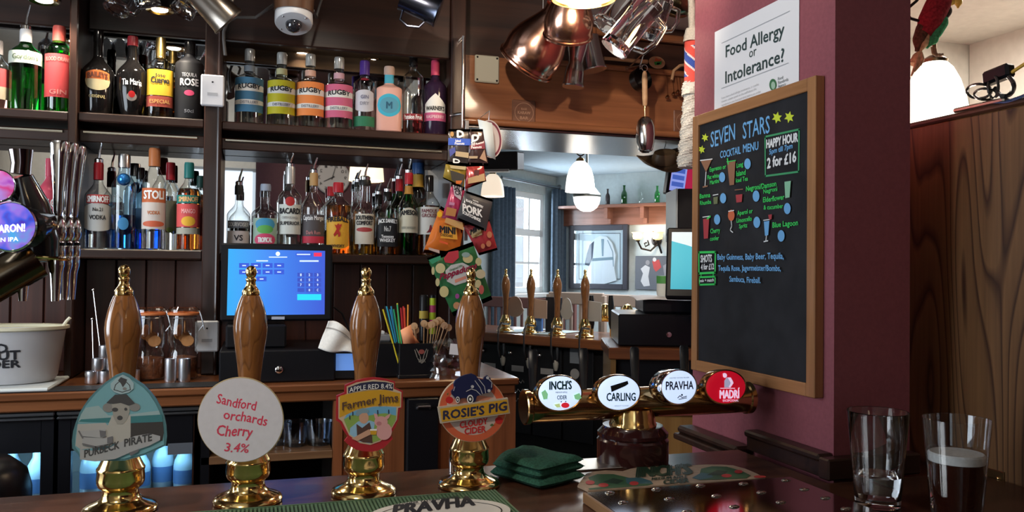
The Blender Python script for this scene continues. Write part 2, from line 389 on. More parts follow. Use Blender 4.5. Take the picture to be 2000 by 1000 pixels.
# ------------------------------------------------------------------ far room seen through the hatch: its walls stand askew to the bar
Cw = atD(1085, 520, 8.7); Cw.z = 0
u2 = Vector((.65, -.76, 0)).normalized(); w2 = Vector((-.76, -.65, 0)).normalized()
MF = frame(Cw, u2, (0, 0, 1)); MW = frame(Cw, w2, (0, 0, 1))
tag(MB().box(-.2, 7.2, 0, CEIL, -.25, 0, MF).obj('wall_far', bluish), None, None, None, 'structure')
def onW(px, py): q = MW.inverted() @ onP(px, py, Cw, u2); return q.x, q.y
def onF(px, py): q = MF.inverted() @ onP(px, py, Cw, w2); return q.x, q.y
sx1, zt = onW(1064, 382); sx0, zb = onW(982, 572); s0, s1 = min(sx0, sx1), max(sx0, sx1)
zt = onW(1025, 374)[1]; zb = onW(1025, 573)[1]
tag(MB().box(0, s0, 0, CEIL, 0, .25, MW).box(s1, 7.2, 0, CEIL, 0, .25, MW).box(s0, s1, 0, zb, 0, .25, MW).box(s0, s1, zt, CEIL, 0, .25, MW).obj('wall_window', bluish), None, None, None, 'structure')
win = tag(bpy.data.objects.new('window_1', None), None, None, None, 'structure'); COL.objects.link(win); win.matrix_world = MW
wf = flat('window_white', (.80, .82, .82), .4)
fr = MB(); t_ = .06
fr.box(s0, s0 + t_, zb, zt, .02, .1).box(s1 - t_, s1, zb, zt, .02, .1).box(s0, s1, zb, zb + t_, .02, .1).box(s0, s1, zt - t_, zt, .02, .1)
zm = zb + (zt - zb) * .60; fr.box(s0, s1, zm - .035, zm + .035, .02, .09)
fr.obj('window_frame', wf, win)
for k in (1, 2): MB().box(s0 + (s1 - s0) * k / 3 - .015, s0 + (s1 - s0) * k / 3 + .015, zb, zt, .03, .08).obj('glazing_bar', wf, win)
MB().box(s0, s1, zb + (zm - zb) * .5 - .012, zb + (zm - zb) * .5 + .012, .03, .08).obj('glazing_bar', wf, win)
MB().box(s0 + .03, s1 - .03, zb + .03, zt - .03, .052, .056).obj('pane', glass('window_glass', (.98, .99, 1)), win)
MB().rbox(s0 - .05, s1 + .05, zb - .04, zb, -.1, .1, .004).obj('window_sill', wf, win)
wc = MW @ Vector(((s0 + s1) / 2, (zb + zt) / 2, .30)); wi = MW @ Vector(((s0 + s1) / 2, (zb + zt) / 2, -1))
light('daylight_far_window', 'AREA', wc, 140, DAY, (s1 - s0) * 1.3, (zt - zb) * 1.1, wi)
light('far_room_fill_light', 'AREA', MF @ Vector((2.4, 2.38, 2.0)), 80, (.86, .92, 1.0), 1.8, 1.8, MF @ Vector((2.4, 0, 2.0)))  # added area fill facing the far wall, not a fitting of the room
# ------------------------------------------------------------------ header over the hatch
ZH = onY(1125, 256, 2.95).z
struct('trim_header', MB().box(.70, 2.3, 2.95, 3.45, ZH, 2.235).box(.70, 2.3, 3.02, 3.45, 2.235, TOP - .01), header_w)
struct('trim_header_bead', MB().tube([(.70, 2.948, ZH + .012), (2.3, 2.948, ZH + .012)], .014, 10).rbox(1.0, 2.3, 2.925, 2.95, 2.222, 2.243, .005).rbox(1.2, 2.3, 2.93, 2.96, 2.355, 2.385, .006), header_w)
struct('trim_header_upper', MB().box(.70, 2.3, 2.965, 3.018, 2.235, CAN - .002), dwood)
struct('trim_hatch_track', MB().rbox(.70, 2.3, 2.955, 3.44, ZH - .012, ZH - .001, .002), pbr('track_steel', (.13, .13, .14), .26, 1))
# ================================================================== FRONT BAR
bar = thing('bar_counter', 'polished dark brown wooden bar counter carrying the hand pumps', 'bar counter')
MB().prism([(-1.6, .62), (1.355, .62), (1.355, 1.278), (1.02, 1.278), (1.02, YB), (-1.6, YB)], BZ - .045, BZ).obj('counter_top', bar_w, bar, bevel=.006)
MB().box(-1.55, 1.35, .80, .84, 0, BZ - .046).obj('front_panel', dwood, bar)
MB().box(-1.55, 1.0, 1.40, 1.44, 0, BZ - .046).obj('rear_panel', dwood, bar)
# tall oak partition hinged at the bar end
part_w = rings('partition_oak', (.250, .118, .046), (.060, .022, .009), 'z', .42, 26, stretch=.11)
pt = thing('oak_partition', 'tall varnished oak partition panel with bold dark grain behind pint glasses', 'partition')
zp = onX(1880, 218, 1.36).z
MB().rbox(1.36, 1.395, .45, 1.80, 0, zp - .012, .003).obj('panel', part_w, pt)
MB().rbox(1.357, 1.402, .45, 1.805, zp - .012, zp, .004).obj('top_cap', wood('partition_cap', (.10, .045, .02), (.05, .02, .01), 'y'), pt)
hp = onX(1938, 938, 1.36)
hg = MB().rbox(1.3565, 1.3598, hp.y - .028, hp.y + .028, hp.z - .03, hp.z + .022, .001).obj('hinge_plate', pbr('old_brass', (.16, .09, .04), .4, 1), pt)
for dy, dz in ((-.017, .008), (.012, .006), (-.006, -.016)):
    MB().sphere(.0035, 10, 6, T(1.356, hp.y + dy, hp.z + dz)).obj('screw', brass, hg)
# ================================================================== BACK BAR
def tk(px, py, Y): return onY(px, py, Y)
ZCt = tk(414, 757, YC).z
XE = .815
bc = thing('back_counter', 'long wooden back bar counter with a moulded reddish front edge', 'counter')
MB().rbox(-1.6, XE, YC, 3.015, ZCt - .022, ZCt, .004).rbox(-1.6, XE - .01, YC + .008, 3.015, ZCt - .052, ZCt - .022, .004).obj('worktop', edge_w, bc)
MB().box(XE - .02, XE - .002, YC + .03, 3.0, 0, ZCt - .052).obj('end_panel', edge_wz, bc)
xa = tk(651, 850, YC + .02).x; xb = tk(668, 850, YC + .02).x; xc = tk(791, 830, YC + .02).x; xd = tk(858, 830, YC + .02).x; xl = tk(383, 850, YC + .02).x
MB().box(xa, xb, YC + .015, YC + .06, 0, ZCt - .052).obj('upright', edge_wz, bc)
MB().box(xb, xc, YC + .03, YC + .05, 0, ZCt - .052).obj('front_panel', edge_wz, bc)
MB().box(xd, XE - .02, YC + .03, YC + .05, 0, ZCt - .052).obj('front_panel', edge_wz, bc)
MB().box(xl - .01, xl + .012, YC + .03, 2.95, 0, ZCt - .052).obj('upright', dwoodz, bc)
MB().box(xl, xa, 2.93, 2.95, 0, ZCt - .052).obj('back_board', blackm, bc)
zsh = tk(560, 892, YC + .03).z
MB().rbox(xl + .012, xa, YC + .03, 2.93, zsh - .012, zsh + .012, .002).obj('shelf', wood('pale_shelf', (.24, .13, .06), (.13, .06, .03), 'x'), bc)
# black under-counter bin door
bd = thing('black_bin_cabinet', 'black under-counter bin cabinet set between reddish wood panels', 'cabinet')
MB().rbox(xc + .004, xd - .004, YC + .005, YC + .4, 0.05, ZCt - .054, .004).obj('body', black, bd)
hx = (xc + xd) / 2; MB().tube([(hx - .02, YC + .002, ZCt - .085), (hx - .018, YC - .008, ZCt - .078), (hx + .018, YC - .008, ZCt - .078), (hx + .02, YC + .002, ZCt - .085)], .004, 8).obj('handle', steel, bd)
# back-bar shelf unit: posts, shelves, mirrors, boards
ZL1 = tk(270, 487, YS).z; ZL2 = tk(750, 498, YS).z; ZU1 = tk(270, 225, YS).z; ZU2 = tk(650, 249, YS).z; ZU0 = tk(70, 214, YS).z; ZL0 = ZL1
ZF = tk(640, 94, YS).z; ZFL = tk(270, 66, 2.94).z
xp1, xp1b = tk(133, 300, YS).x, tk(150, 300, YS).x; xp2, xp2b = tk(397, 350, YS).x, tk(431, 350, YS).x; XU = .70; xp3 = tk(878, 320, YS).x
un = thing('back_bar_unit', 'dark mahogany back bar shelf unit with mirrors behind the spirit bottles', 'shelf unit')
def post(x0, x1): MB().rbox(x0, x1, YS - .012, 3.015, ZCt + .001, CAN - .002, .004).obj('post', dwoodz, un)
MB().rbox(xp1, xp1b, YS - .012, 3.015, ZCt + .001, CAN - .002, .004).obj('post', dwoodz, un)
MB().rbox(xp2, xp2b, YS - .012, 3.015, ZCt + .001, CAN - .002, .004).tube([(xp2b - .008, YS - .014, ZCt + .001), (xp2b - .008, YS - .014, CAN - .002)], .006, 8).obj('post', dwoodz, un)
MB().rbox(xp3, XU - .001, YS - .012, 3.015, ZCt + .001, CAN - .002, .004).obj('post', dwoodz, un)
shl = pbr('shelf_metal_strip', (.6, .58, .5), .25, 1)
for x0, x1, zl, zu in ((-1.5, xp1, ZL0, ZU0), (xp1b, xp2, ZL1, ZU1), (xp2b, xp3, ZL2, ZU2)):
    MB().rbox(x0, x1, YS, 3.0, zl - .03, zl, .004).obj('shelf', dwood, un)
    MB().rbox(x0, x1, YS, 3.0, zu - .028, zu, .004).obj('shelf', dwood, un)
    r_ = MB().rbox(x0, x1, YS + .03, 3.0, zu - .088, zu - .050, .003).obj('under_rail', dwood, un)
    MB().rbox(x0 + .01, x1 - .02, YS + .024, YS + .0298, zu - .062, zu - .053, .002).obj('metal_strip', shl, un)
    mm = pbr('mirror', (.72, .74, .76), .015, 1)
    MB().box(x0, x1, YM, 3.012, zl + .001, zu - .089).obj('mirror', mm, un)
    MB().box(x0, x1, YM, 3.012, zu + .001, ZF + .04 if x0 > 0 - .2 and x0 == xp2b else ZFL + .06).obj('mirror', mm, un)
    yf = YS + .004 if x0 == xp2b else 2.94
    MB().rbox(x0, x1, yf, yf + .026, ZF if x0 == xp2b else ZFL, CAN - .002, .004).obj('fascia', dwood, un)
    if x0 != xp2b: continue
    MB().box(x0, x1, YS + .031, YM - .002, ZF + .02, ZF + .03).box(x0, x1, YM - .006, YM - .0005, ZF - .03, ZF + .02).obj('soffit', wood('soffit_wood', (.20, .12, .06), (.10, .055, .028), 'x', 1, .4, .2), un)
for x0, x1, zl in ((-1.5, xp1, ZL0), (xp1b, xp2, ZL1), (xp2b, xp3, ZL2)):
    nb = max(1, round((x1 - x0) / .098))
    for k in range(nb):
        a = x0 + (x1 - x0) * k / nb; b = x0 + (x1 - x0) * (k + 1) / nb
        MB().rbox(a + .0012, b - .0012, 2.97, 2.985, ZCt + .001, zl - .031, .003).obj('panel_board', board_w, un)
# ================================================================== FRONT BAR OBJECTS
def cr(ox, oy, s): return lambda *p: [(ox + s * x, oy + s * y) for x, y in p]
def copy_tree(o, parent=None):
    c = o.copy(); COL.objects.link(c)
    if parent: c.parent = parent
    for ch in [q for q in o.children]: copy_tree(ch, c)
    return c
handle_w = rings('handle_oak', (.34, .138, .042), (.20, .078, .025), 'z', .16, 6, stretch=.14, mul=9)
MT['handle_oak'].node_tree.nodes['Principled BSDF'].inputs['Coat Weight'].default_value = .4
def make_pump(label, x, y, tilt=0, z=BZ, full=True):
    t = thing('beer_pump', label, 'beer pump', (x, y, z), 0, None)
    MB().lathe([(.050, 0), (.055, .002), (.0555, .006), (.053, .010), (.046, .013), (.034, .018), (.028, .024), (.0262, .032), (.027, .036), (.033, .041), (.0350, .046),
                (.0355, .052), (.0345, .064), (.0355, .066), (.0355, .069), (.034, .071), (.0285, .082), (.0245, .090), (.0215, .100), (.019, .106), (.001, .108)], 40).obj('brass_base', brass, t)
    h = MB().lathe([(.0165, .106), (.0165, .15), (.0168, .18), (.0178, .205), (.0205, .23), (.0240, .255), (.0266, .275), (.0275, .288), (.0268, .30), (.0240, .315), (.0195, .330), (.0150, .341), (.0001, .342)], 32).obj('handle', handle_w, t)
    MB().lathe([(.0135, .341), (.0142, .343), (.0140, .349), (.0112, .353), (.0085, .357), (.0072, .364), (.0082, .366), (.0086, .368), (.0080, .370), (.0062, .3715), (.0078, .374), (.0090, .379),
                (.0086, .384), (.0062, .3885), (.0030, .3905), (.0003, .391)], 24).obj('finial', brass, t)
    return t
YPm = 1.43
pump_x = [onY(px, 640, YPm).x for px in (241, 489, 714, 919)]
PL = ['oak-handled beer pump with pale blue arched clip showing a sheep', 'oak-handled beer pump with round white handwritten clip',
      'oak-handled beer pump with red and yellow shield-shaped clip', 'oak-handled beer pump with round orange clip and dark blue lorry']
pumps = [make_pump(l, x, YPm) for l, x in zip(PL, pump_x)]
YCL = YPm - .055
MC = frame((0, YCL, 1.2), (1, 0, 0), (0, 0, 1))
def clip(pump, pts, mat, th=.006, M=MC, name='pump_clip'):
    s = Sign(None, M); o = MB().prism([s.uv(*q) for q in pts], -th, 0).obj(name, mat, pump)
    o.location = M.to_translation() - pump.location; o.rotation_euler = M.to_euler(); s.p = o
    br = MB().box(-.006, .006, YCL - YPm + th, -.015, .13, .15).obj('clip_bracket', brass, pump)
    return s
F = lambda n, c: flat(n, c, .35)
# --- pale blue arched clip
k = cr(130, 720, .19)
s = clip(pumps[0], k((580, 40), (640, 60), (700, 105), (790, 165), (860, 235), (920, 310), (970, 400), (1005, 490), (1025, 580), (1032, 700), (1020, 790), (900, 848), (800, 890), (600, 945), (300, 952), (140, 930), (122, 880), (58, 820), (55, 740),
                    (68, 640), (95, 550), (130, 460), (175, 385), (230, 305), (290, 240), (400, 140), (500, 70)), F('clip_blue_rim', (.10, .24, .29)))
inn = k((580, 75), (690, 125), (790, 195), (850, 260), (910, 350), (955, 440), (985, 540), (1000, 640), (1003, 780), (800, 870), (600, 925), (300, 935), (150, 915), (130, 860), (88, 800), (92, 700), (110, 590), (150, 470), (200, 380), (300, 260), (400, 165), (500, 95))
s.poly(inn, F('clip_sky', (.19, .42, .50)))
s.poly(k((150, 470), (200, 400), (330, 380), (430, 480), (640, 470), (950, 430), (985, 540), (640, 540), (120, 550)), F('clip_sea_haze', (.34, .48, .52)))
s.poly(k((125, 545), (150, 520), (985, 470), (990, 545), (600, 560)), F('clip_sea', (.06, .22, .25)))
s.poly(k((115, 570), (400, 555), (470, 640), (470, 790), (150, 830), (92, 790)), F('clip_sand', (.46, .46, .46)))
s.poly(k((640, 560), (990, 545), (1000, 660), (985, 740), (700, 740), (640, 690)), F('clip_deck', (.060, .055, .055)))
wool = F('clip_wool', (.47, .46, .44)); greyd = F('clip_dark_grey', (.07, .07, .075)); greym = F('clip_mid_grey', (.25, .25, .25))
s.poly(k((470, 480), (660, 480), (660, 690), (640, 780), (420, 760), (400, 640)), wool)
s.oval(k((430, 400))[0], 11, 9, greym); s.oval(k((700, 395))[0], 11, 8, greym)
s.poly(k((465, 350), (640, 350), (650, 440), (625, 520), (580, 570), (520, 570), (480, 490)), F('clip_face', (.36, .35, .33)))
s.oval(k((550, 505))[0], 5.5, 4.5, greyd); s.oval(k((500, 420))[0], 6, 4, greyd); s.oval(k((610, 415))[0], 3, 3, greyd)
s.poly(k((410, 350), (500, 265), (620, 262), (705, 355), (640, 378), (560, 350), (480, 360)), greyd)
s.poly(k((455, 150), (520, 90), (580, 60), (650, 95), (692, 150), (690, 205), (640, 245), (560, 262), (490, 240), (455, 200)), F('clip_crest', (.36, .50, .56)))
s.line(k((490, 215), (505, 165), (545, 130), (610, 130), (650, 170), (658, 215), (575, 240)), 1.6, greyd, 'print', True); s.poly(k((530, 120), (560, 85), (625, 110), (610, 150), (580, 190), (560, 150)), greyd); s.oval(k((600, 205))[0], 4, 3, greym)
rib = F('clip_ribbon', (.42, .43, .46)); ribd = F('clip_ribbon_fold', (.17, .17, .19))
s.poly(k((120, 640), (400, 620), (410, 690), (360, 710), (160, 690)), rib); s.poly(k((340, 630), (405, 640), (405, 695), (350, 705)), ribd)
s.poly(k((160, 700), (420, 715), (480, 690), (470, 760), (320, 800), (170, 770)), rib); s.poly(k((420, 705), (478, 690), (480, 770), (420, 765)), ribd)
s.line(k((130, 640), (170, 710)), 3, ribd); s.line(k((170, 770), (300, 800), (420, 780)), 3, ribd)
s.poly(k((140, 780), (160, 830), (280, 840), (400, 830), (520, 770), (700, 690), (860, 662), (965, 690), (965, 730), (850, 790), (700, 840), (500, 925), (300, 952), (140, 930)), rib)
s.poly(k((645, 860), (750, 820), (740, 850), (660, 895)), ribd)
s.text('PURBECK', *k((188, 910), (545, 815)), 14.5, greyd, .04); s.text('PIRATE', *k((598, 798), (878, 735)), 14.5, greyd, .04)
# --- round white handwritten clip
s = clip(pumps[1], [(470 + 84.5 * math.cos(2 * PI * i / 64), 820 - 83 * math.sin(2 * PI * i / 64)) for i in range(64)], flat('clip_kraft_edge', (.50, .40, .22)))
s.oval((469.5, 820), 83, 81.8, speckle('clip_card', (.70, .69, .76), .03, 90, .7, .05), n=64)
redp = flat('red_felt_pen', (.72, .06, .12), .6)
s.text('Sandford', (423, 788), (502, 803), 19, redp, .02, .25, .12); s.text('orchards', (437, 817), (522, 831), 19, redp, .02, .25, .12)
s.text('Cherry', (424, 850), (494, 853), 21, redp, .02, .25, .12); s.text('3.4%', (438, 881), (487, 884), 17, redp, .02, .25, .1)
# --- red and yellow shield clip
k = cr(640, 730, .16)
red = F('clip_red', (.42, .028, .038)); navy = F('clip_navy', (.035, .035, .075)); yel = F('clip_yellow', (.62, .34, .030)); crm = F('clip_cream', (.60, .46, .32))
s = clip(pumps[2], k((210, 140), (350, 82), (460, 55), (560, 45), (650, 52), (720, 65), (822, 95), (822, 172), (918, 210), (912, 420), (885, 425), (865, 560), (830, 650), (770, 735), (795, 795), (690, 900), (620, 935), (540, 952), (430, 945), (340, 925),
                    (260, 875), (205, 822), (245, 770), (190, 690), (150, 600), (102, 570), (108, 270), (205, 232)), red)
s.poly(k((232, 155), (350, 105), (560, 70), (720, 88), (806, 112), (806, 182), (900, 222), (895, 410), (860, 415), (845, 560), (750, 725), (640, 825), (520, 868), (390, 845), (260, 750), (175, 580), (130, 545), (130, 285), (232, 245)), crm)
s.poly(k((248, 168), (400, 112), (550, 92), (700, 100), (800, 122), (797, 205), (650, 188), (500, 190), (350, 215), (250, 240)), navy)
s.poly(k((148, 268), (300, 235), (500, 202), (700, 195), (885, 238), (882, 398), (700, 390), (550, 395), (350, 435), (230, 495), (142, 535)), yel)
s.poly(k((195, 555), (230, 500), (350, 445), (560, 402), (700, 398), (838, 408), (832, 560), (740, 715), (640, 805), (520, 848), (400, 828), (270, 738)), F('clip_sky_blue', (.16, .42, .66)))
s.poly(k((195, 555), (300, 500), (450, 520), (600, 490), (700, 480), (835, 510), (825, 570), (740, 715), (640, 805), (520, 848), (400, 828), (270, 738)), F('clip_grass', (.26, .40, .10)))
shirt = F('clip_shirt', (.30, .52, .72)); skin = F('clip_skin', (.62, .36, .25)); waist = F('clip_waistcoat', (.10, .055, .045)); pinkp = F('clip_pink', (.70, .37, .37))
s.poly(k((275, 660), (370, 580), (520, 570), (575, 590), (560, 700), (520, 850), (400, 828), (265, 735)), shirt)
s.poly(k((350, 610), (420, 660), (510, 590), (535, 680), (548, 845), (430, 835), (360, 800)), waist)
s.oval(k((440, 535))[0], 9.5, 11.5, skin)
s.poly(k((340, 490), (360, 440), (430, 415), (500, 440), (505, 475), (420, 480), (360, 520)), F('clip_cap', (.22, .34, .42)))
s.oval(k((685, 700))[0], 15.5, 17, pinkp); s.oval(k((650, 585))[0], 13, 11, pinkp)
s.poly(k((560, 480), (600, 490), (620, 540), (575, 545)), pinkp); s.poly(k((700, 520), (770, 480), (745, 540), (700, 570)), pinkp)
s.oval(k((625, 605))[0], 5, 4, F('clip_pink_dark', (.52, .22, .24)))
s.poly(k((290, 790), (500, 675), (545, 700), (520, 740), (360, 818)), skin)
s.poly(k((515, 690), (598, 688), (590, 742), (525, 742)), yel); s.poly(k((515, 672), (598, 670), (598, 692), (515, 692)), whink)
for x0, y0 in ((305, 480), (268, 525), (608, 460), (742, 455)): s.line(k((x0, y0 - 15), (x0, y0 + 25)), 2, navy)
s.text('APPLE RED 8.4%', *k((262, 228), (787, 182)), 9.5, whink, .01, 0, 0, arc=.35)
s.text('Farmer', *k((178, 440), (588, 352)), 14.5, waist, .03); s.text('Jims', *k((615, 352), (856, 336)), 16, waist, .03)
# --- round orange clip with lorry
k = cr(840, 720, .16)
org = F('clip_orange', (.62, .13, .06)); pk = F('clip_pale', (.56, .44, .40)); ap = F('clip_apple', (.55, .03, .03))
c0 = k((517, 497))[0]
s = clip(pumps[3], [(c0[0] + 65.8 * math.cos(2 * PI * i / 56), c0[1] - 64 * math.sin(2 * PI * i / 56)) for i in range(56)], crm)
s.oval(c0, 64.5, 62.8, org, n=56); s.oval(c0, 51, 50, pk, n=56)
s.poly(k((220, 430), (330, 330), (640, 330), (760, 350), (640, 420), (300, 440)), F('clip_road', (.62, .26, .18)))
for q in ((235, 382), (838, 632)): s.oval(k(q)[0], 7.5, 6.8, ap)
s.poly(k((200, 310), (225, 290), (215, 320)), F('clip_leaf', (.10, .18, .06))); s.poly(k((725, 690), (755, 668), (780, 690), (745, 702)), F('clip_leaf', (.10, .18, .06)))
s.text('CLOUDY', *k((362, 724), (697, 672)), 12, ap, .05); s.text('CIDER', *k((420, 802), (676, 768)), 12, ap, .05)
lor = F('clip_lorry', (.018, .022, .075)); lorl = F('clip_lorry_line', (.52, .52, .56))
o = s.slab(k((280, 180), (300, 140), (350, 100), (420, 72), (500, 55), (545, 75), (570, 110), (640, 130), (655, 100), (690, 78), (722, 105), (750, 180), (752, 240), (720, 285), (640, 300), (560, 330), (545, 390), (500, 415), (455, 395), (430, 350), (365, 355), (345, 405), (315, 400), (295, 345), (255, 305), (250, 270), (285, 235)), .0005, .006, lor, 'lorry_relief')
s.lift = .0066
for q, r1, r2 in (((478, 365), 6.2, 8.5), ((325, 372), 4, 6.2)): s.oval(k(q)[0], r1, r2, whink); s.oval(k(q)[0], r1 * .72, r2 * .72, ink); s.oval(k(q)[0], r1 * .35, r2 * .35, whink)
for pts in (((535, 140), (600, 230), (625, 300)), ((580, 120), (650, 210), (665, 290)), ((430, 270), (490, 240), (550, 260), (600, 310)), ((700, 120), (740, 160), (735, 220)), ((290, 215), (275, 260))): s.line(k(*pts), 1.3, lorl)
for q in ((503, 212), (688, 105), (705, 262)): s.oval(k(q)[0], 3, 3, lorl)
s.lift = .0066
s.slab(k((85, 462), (935, 350), (962, 538), (118, 662)), .001, .007, F('clip_plate_rim', (.50, .42, .32)), 'number_plate'); s.lift = .0074
s.poly(k((108, 480), (925, 368), (945, 525), (135, 640)), yel)
s.text('ROSIE\'S', *k((150, 612), (645, 546)), 16.5, navy, .055); s.text('PIG', *k((708, 530), (920, 496)), 16.5, navy, .055)
# ------------------------------------------------------------------ ribbed green bar runner under the pumps, with its oval badge
p1 = onZ(957, 953, BZ); yb_ = YPm - .059
xr = p1.x
rn = thing('bar_runner', 'green ribbed rubber bar runner with white oval badge along the pump bases', 'bar mat', (0, 0, BZ))
gr = flat('runner_green', (.085, .155, .085), .6); grd = flat('runner_dark', (.035, .06, .040), .7)
MB().rbox(-.62, xr, 1.02, yb_, .0005, .004, .001).obj('base', grd, rn)
m = MB(); x = -.615
while x < xr - .03: m.box(x, x + .0034, 1.02, yb_ - .008, .004, .0072); x += .0062
for i in range(5): m.box(xr - .028 + i * .0058, xr - .0246 + i * .0058, 1.02, yb_ - .001, .004, .0072)
m.box(-.615, xr - .03, yb_ - .005, yb_ - .001, .004, .0072)
tag(m.obj('rib', gr, rn), kind='stuff')
MR = frame((0, 0, BZ + .0075), (1, 0, 0), (0, 1, 0))
sg = Sign(None, MR); c1 = sg.uv(860, 1004)
bo = MB().prism([(c1[0] + .112 * math.cos(2 * PI * i / 48), c1[1] + .075 * math.sin(2 * PI * i / 48)) for i in range(48)], 0, .002).obj('badge', flat('badge_white', (.60, .57, .52)), rn, (0, 0, .0075))
sg = Sign(bo, frame((0, 0, BZ + .0095), (1, 0, 0), (0, 1, 0))); sg.M = frame((0, 0, BZ + .0075), (1, 0, 0), (0, 1, 0)); sg.I = sg.M.inverted(); sg.lift = .0022
c1 = sg.uv(860, 1003)
def ov(a, b): 
    z = sg.up(); m = MB()
    pts = [[(c1[0] + r * a * math.cos(2 * PI * i / 48), c1[1] + r * b * math.sin(2 * PI * i / 48), z) for i in range(48)] for r in (1, .975)]
    m.add(pts[0] + pts[1], [(i, (i + 1) % 48, 48 + (i + 1) % 48, 48 + i) for i in range(48)]); m.obj('ring', ink, bo)
ov(.099, .062)
sg.text('PRAVHA', (768, 1007), (927, 987), 20, ink, .04); sg.text('LIGHTER TASTING PILSNER', (780, 988), (895, 972), 4, ink, .02)
sg.text('4% ABV', (814, 973), (846, 968), 3, ink)
# ------------------------------------------------------------------ folded green bar towel
twl = speckle('green_towel', (.022, .085, .055), .35, 220, .95, .8, .003)
q = [onZ(*p, BZ + .002) for p in ((956, 930), (1053, 957), (1144, 936), (1012, 896))]
def towel(z0, h, sh, ph, uu=1.0):
    def side(top):
        def fn(u, v):
            U = sh + (uu - sh) * u; a = q[0].lerp(q[1], U); b = q[3].lerp(q[2], U); p = a.lerp(b, v)
            eu = min(1, min(u, 1 - u) * 8); ev = min(1, min(v, 1 - v) * 7); e = (1 - (1 - eu) ** 2) ** .5 * (1 - (1 - ev) ** 2) ** .5
            wv = .005 * math.sin(u * 3.5 + ph) * math.sin(v * 3 + ph * 2) + .0015 * math.sin(v * 11 + u * 4 + ph)
            lift = .016 * max(0, .5 - u) ** 1.2 * math.sin(PI * v)
            p = p + Vector((.004 * math.sin(v * 6 + ph), .004 * math.sin(u * 5 + ph), 0))
            return (p.x, p.y, z0 + lift * (z0 > BZ + .01) + (h * (.5 + .5 * e) + wv * e if top else h * (.5 - .5 * e)))
        return fn
    m = MB(); m.grid(40, 30, side(True)); m2 = MB(); m2.grid(40, 30, side(False)); m.add(m2.v, [f[::-1] for f in m2.f]); return m
tw = thing('bar_towel', 'folded dark green bar towel lying beside the drip tray', 'towel', (0, 0, 0))
towel(BZ + .001, .017, 0, 0).obj('lower_fold', twl, tw, sharp=3); towel(BZ + .016, .017, .03, 1.7, .97).obj('upper_fold', twl, tw, sharp=3)
towel(BZ + .031, .012, .25, .6, .96).obj('top_fold', twl, tw, sharp=3)
# steel strip let into the staff edge of the bar
ps = onZ(1125, 905, BZ)
one('steel_strip', MB().rbox(.47, .70, 1.475, 1.562, BZ + .0006, BZ + .003, .001), pbr('strip_steel', (.70, .68, .62), .34, 1), 'bright steel strip at the staff edge beside the font base', 'steel plate')
# ------------------------------------------------------------------ drip tray and card runner behind it
ta = onZ(1146, 964, BZ + .016); tb = onZ(1541, 931, BZ + .016); Yt = (ta.y + tb.y) / 2
tr = thing('drip_tray', 'shallow polished metal drip tray with domed drainage slots', 'drip tray', (0, 0, BZ))
tm = pbr('tray_metal', (.36, .33, .30), .10, 1); b_ = MT['tray_metal'].node_tree.nodes['Principled BSDF']
MB().rbox(ta.x, tb.x, .98, Yt, .012, .017, .001).obj('grid_plate', tm, tr)
tre = wood('tray_edge', (.30, .17, .08), (.18, .09, .04), 'y')
MB().rbox(ta.x - .006, ta.x, .98, Yt, 0.0005, .0175, .001).obj('rim', tre, tr); MB().rbox(ta.x, tb.x, Yt - .004, Yt, .0005, .0118, .001).rbox(tb.x - .004, tb.x, .98, Yt - .005, .0005, .0118, .001).obj('side', tm, tr)
sl = MB().lathe([(.0095, 0), (.0088, .0014), (.006, .0026), (.003, .0031), (.0001, .0032)], 20).mesh('drain_dome'); sl.materials.append(pbr('dome_metal', (.45, .42, .38), .16, 1))
rows = [((1191, 963), (1282, 956), (1368, 949), (1452, 945), (1535, 938)), ((1217, 982), (1307, 975), (1399, 969), (1487, 962), (1571, 956)), ((1236, 1006), (1341, 1000), (1434, 990), (1525, 981), (1612, 973)), ((1262, 1034), (1372, 1026), (1470, 1018), (1568, 1006), (1652, 994))]
for rw in rows:
    for px, py in rw:
        p = onZ(px, py, BZ + .017); o = bpy.data.objects.new('drain_dome', sl); COL.objects.link(o); o.parent = tr; o.location = (p.x, p.y, .017); o.scale = (1, .55, 1)
k = cr(1120, 890, .26)
MI = frame((0, 0, BZ + .0035), (1, 0, 0), (0, 1, 0)); sg = Sign(None, MI)
cm = thing('card_bar_runner', 'lobed cream card bar runner with green apple print behind drip tray', 'bar mat', (0, 0, BZ))
out = k((30, 225), (95, 135), (160, 118), (240, 110), (370, 116), (430, 97), (520, 82), (640, 78), (740, 78), (840, 80), (900, 70), (1000, 66), (1120, 67), (1200, 73), (1290, 97), (1370, 130), (1440, 166), (110, 262))
kr = speckle('runner_card', (.38, .28, .20), .12, 60, .7, .05)
co = MB().prism([sg.uv(*q_) for q_ in out], -.003, 0).obj('card', kr, cm, (0, 0, .0035)); sg.p = co; sg.lift = .0004
g1 = flat('runner_print_green', (.035, .10, .045)); g2 = flat('runner_print_teal', (.04, .11, .13)); g3 = flat('runner_print_dark', (.012, .035, .018)); rp = flat('runner_print_red', (.40, .03, .03))
sg.poly(k((110, 165), (180, 140), (300, 140), (430, 170), (440, 215), (250, 232), (140, 215)), g1); sg.poly(k((390, 170), (500, 165), (580, 190), (600, 215), (460, 228), (400, 210)), g2)
sg.poly(k((110, 248), (330, 225), (430, 215), (600, 212), (560, 226), (120, 258)), g1); sg.poly(k((220, 200), (300, 170), (380, 190), (330, 215)), g3)
sg.poly(k((950, 130), (960, 100), (1040, 82), (1150, 85), (1260, 115), (1330, 150), (1300, 172), (1080, 182), (950, 185)), g1); sg.poly(k((890, 170), (960, 130), (1030, 140), (1050, 165), (950, 185)), g2)
sg.poly(k((1000, 150), (1080, 110), (1160, 120), (1130, 150)), g3)
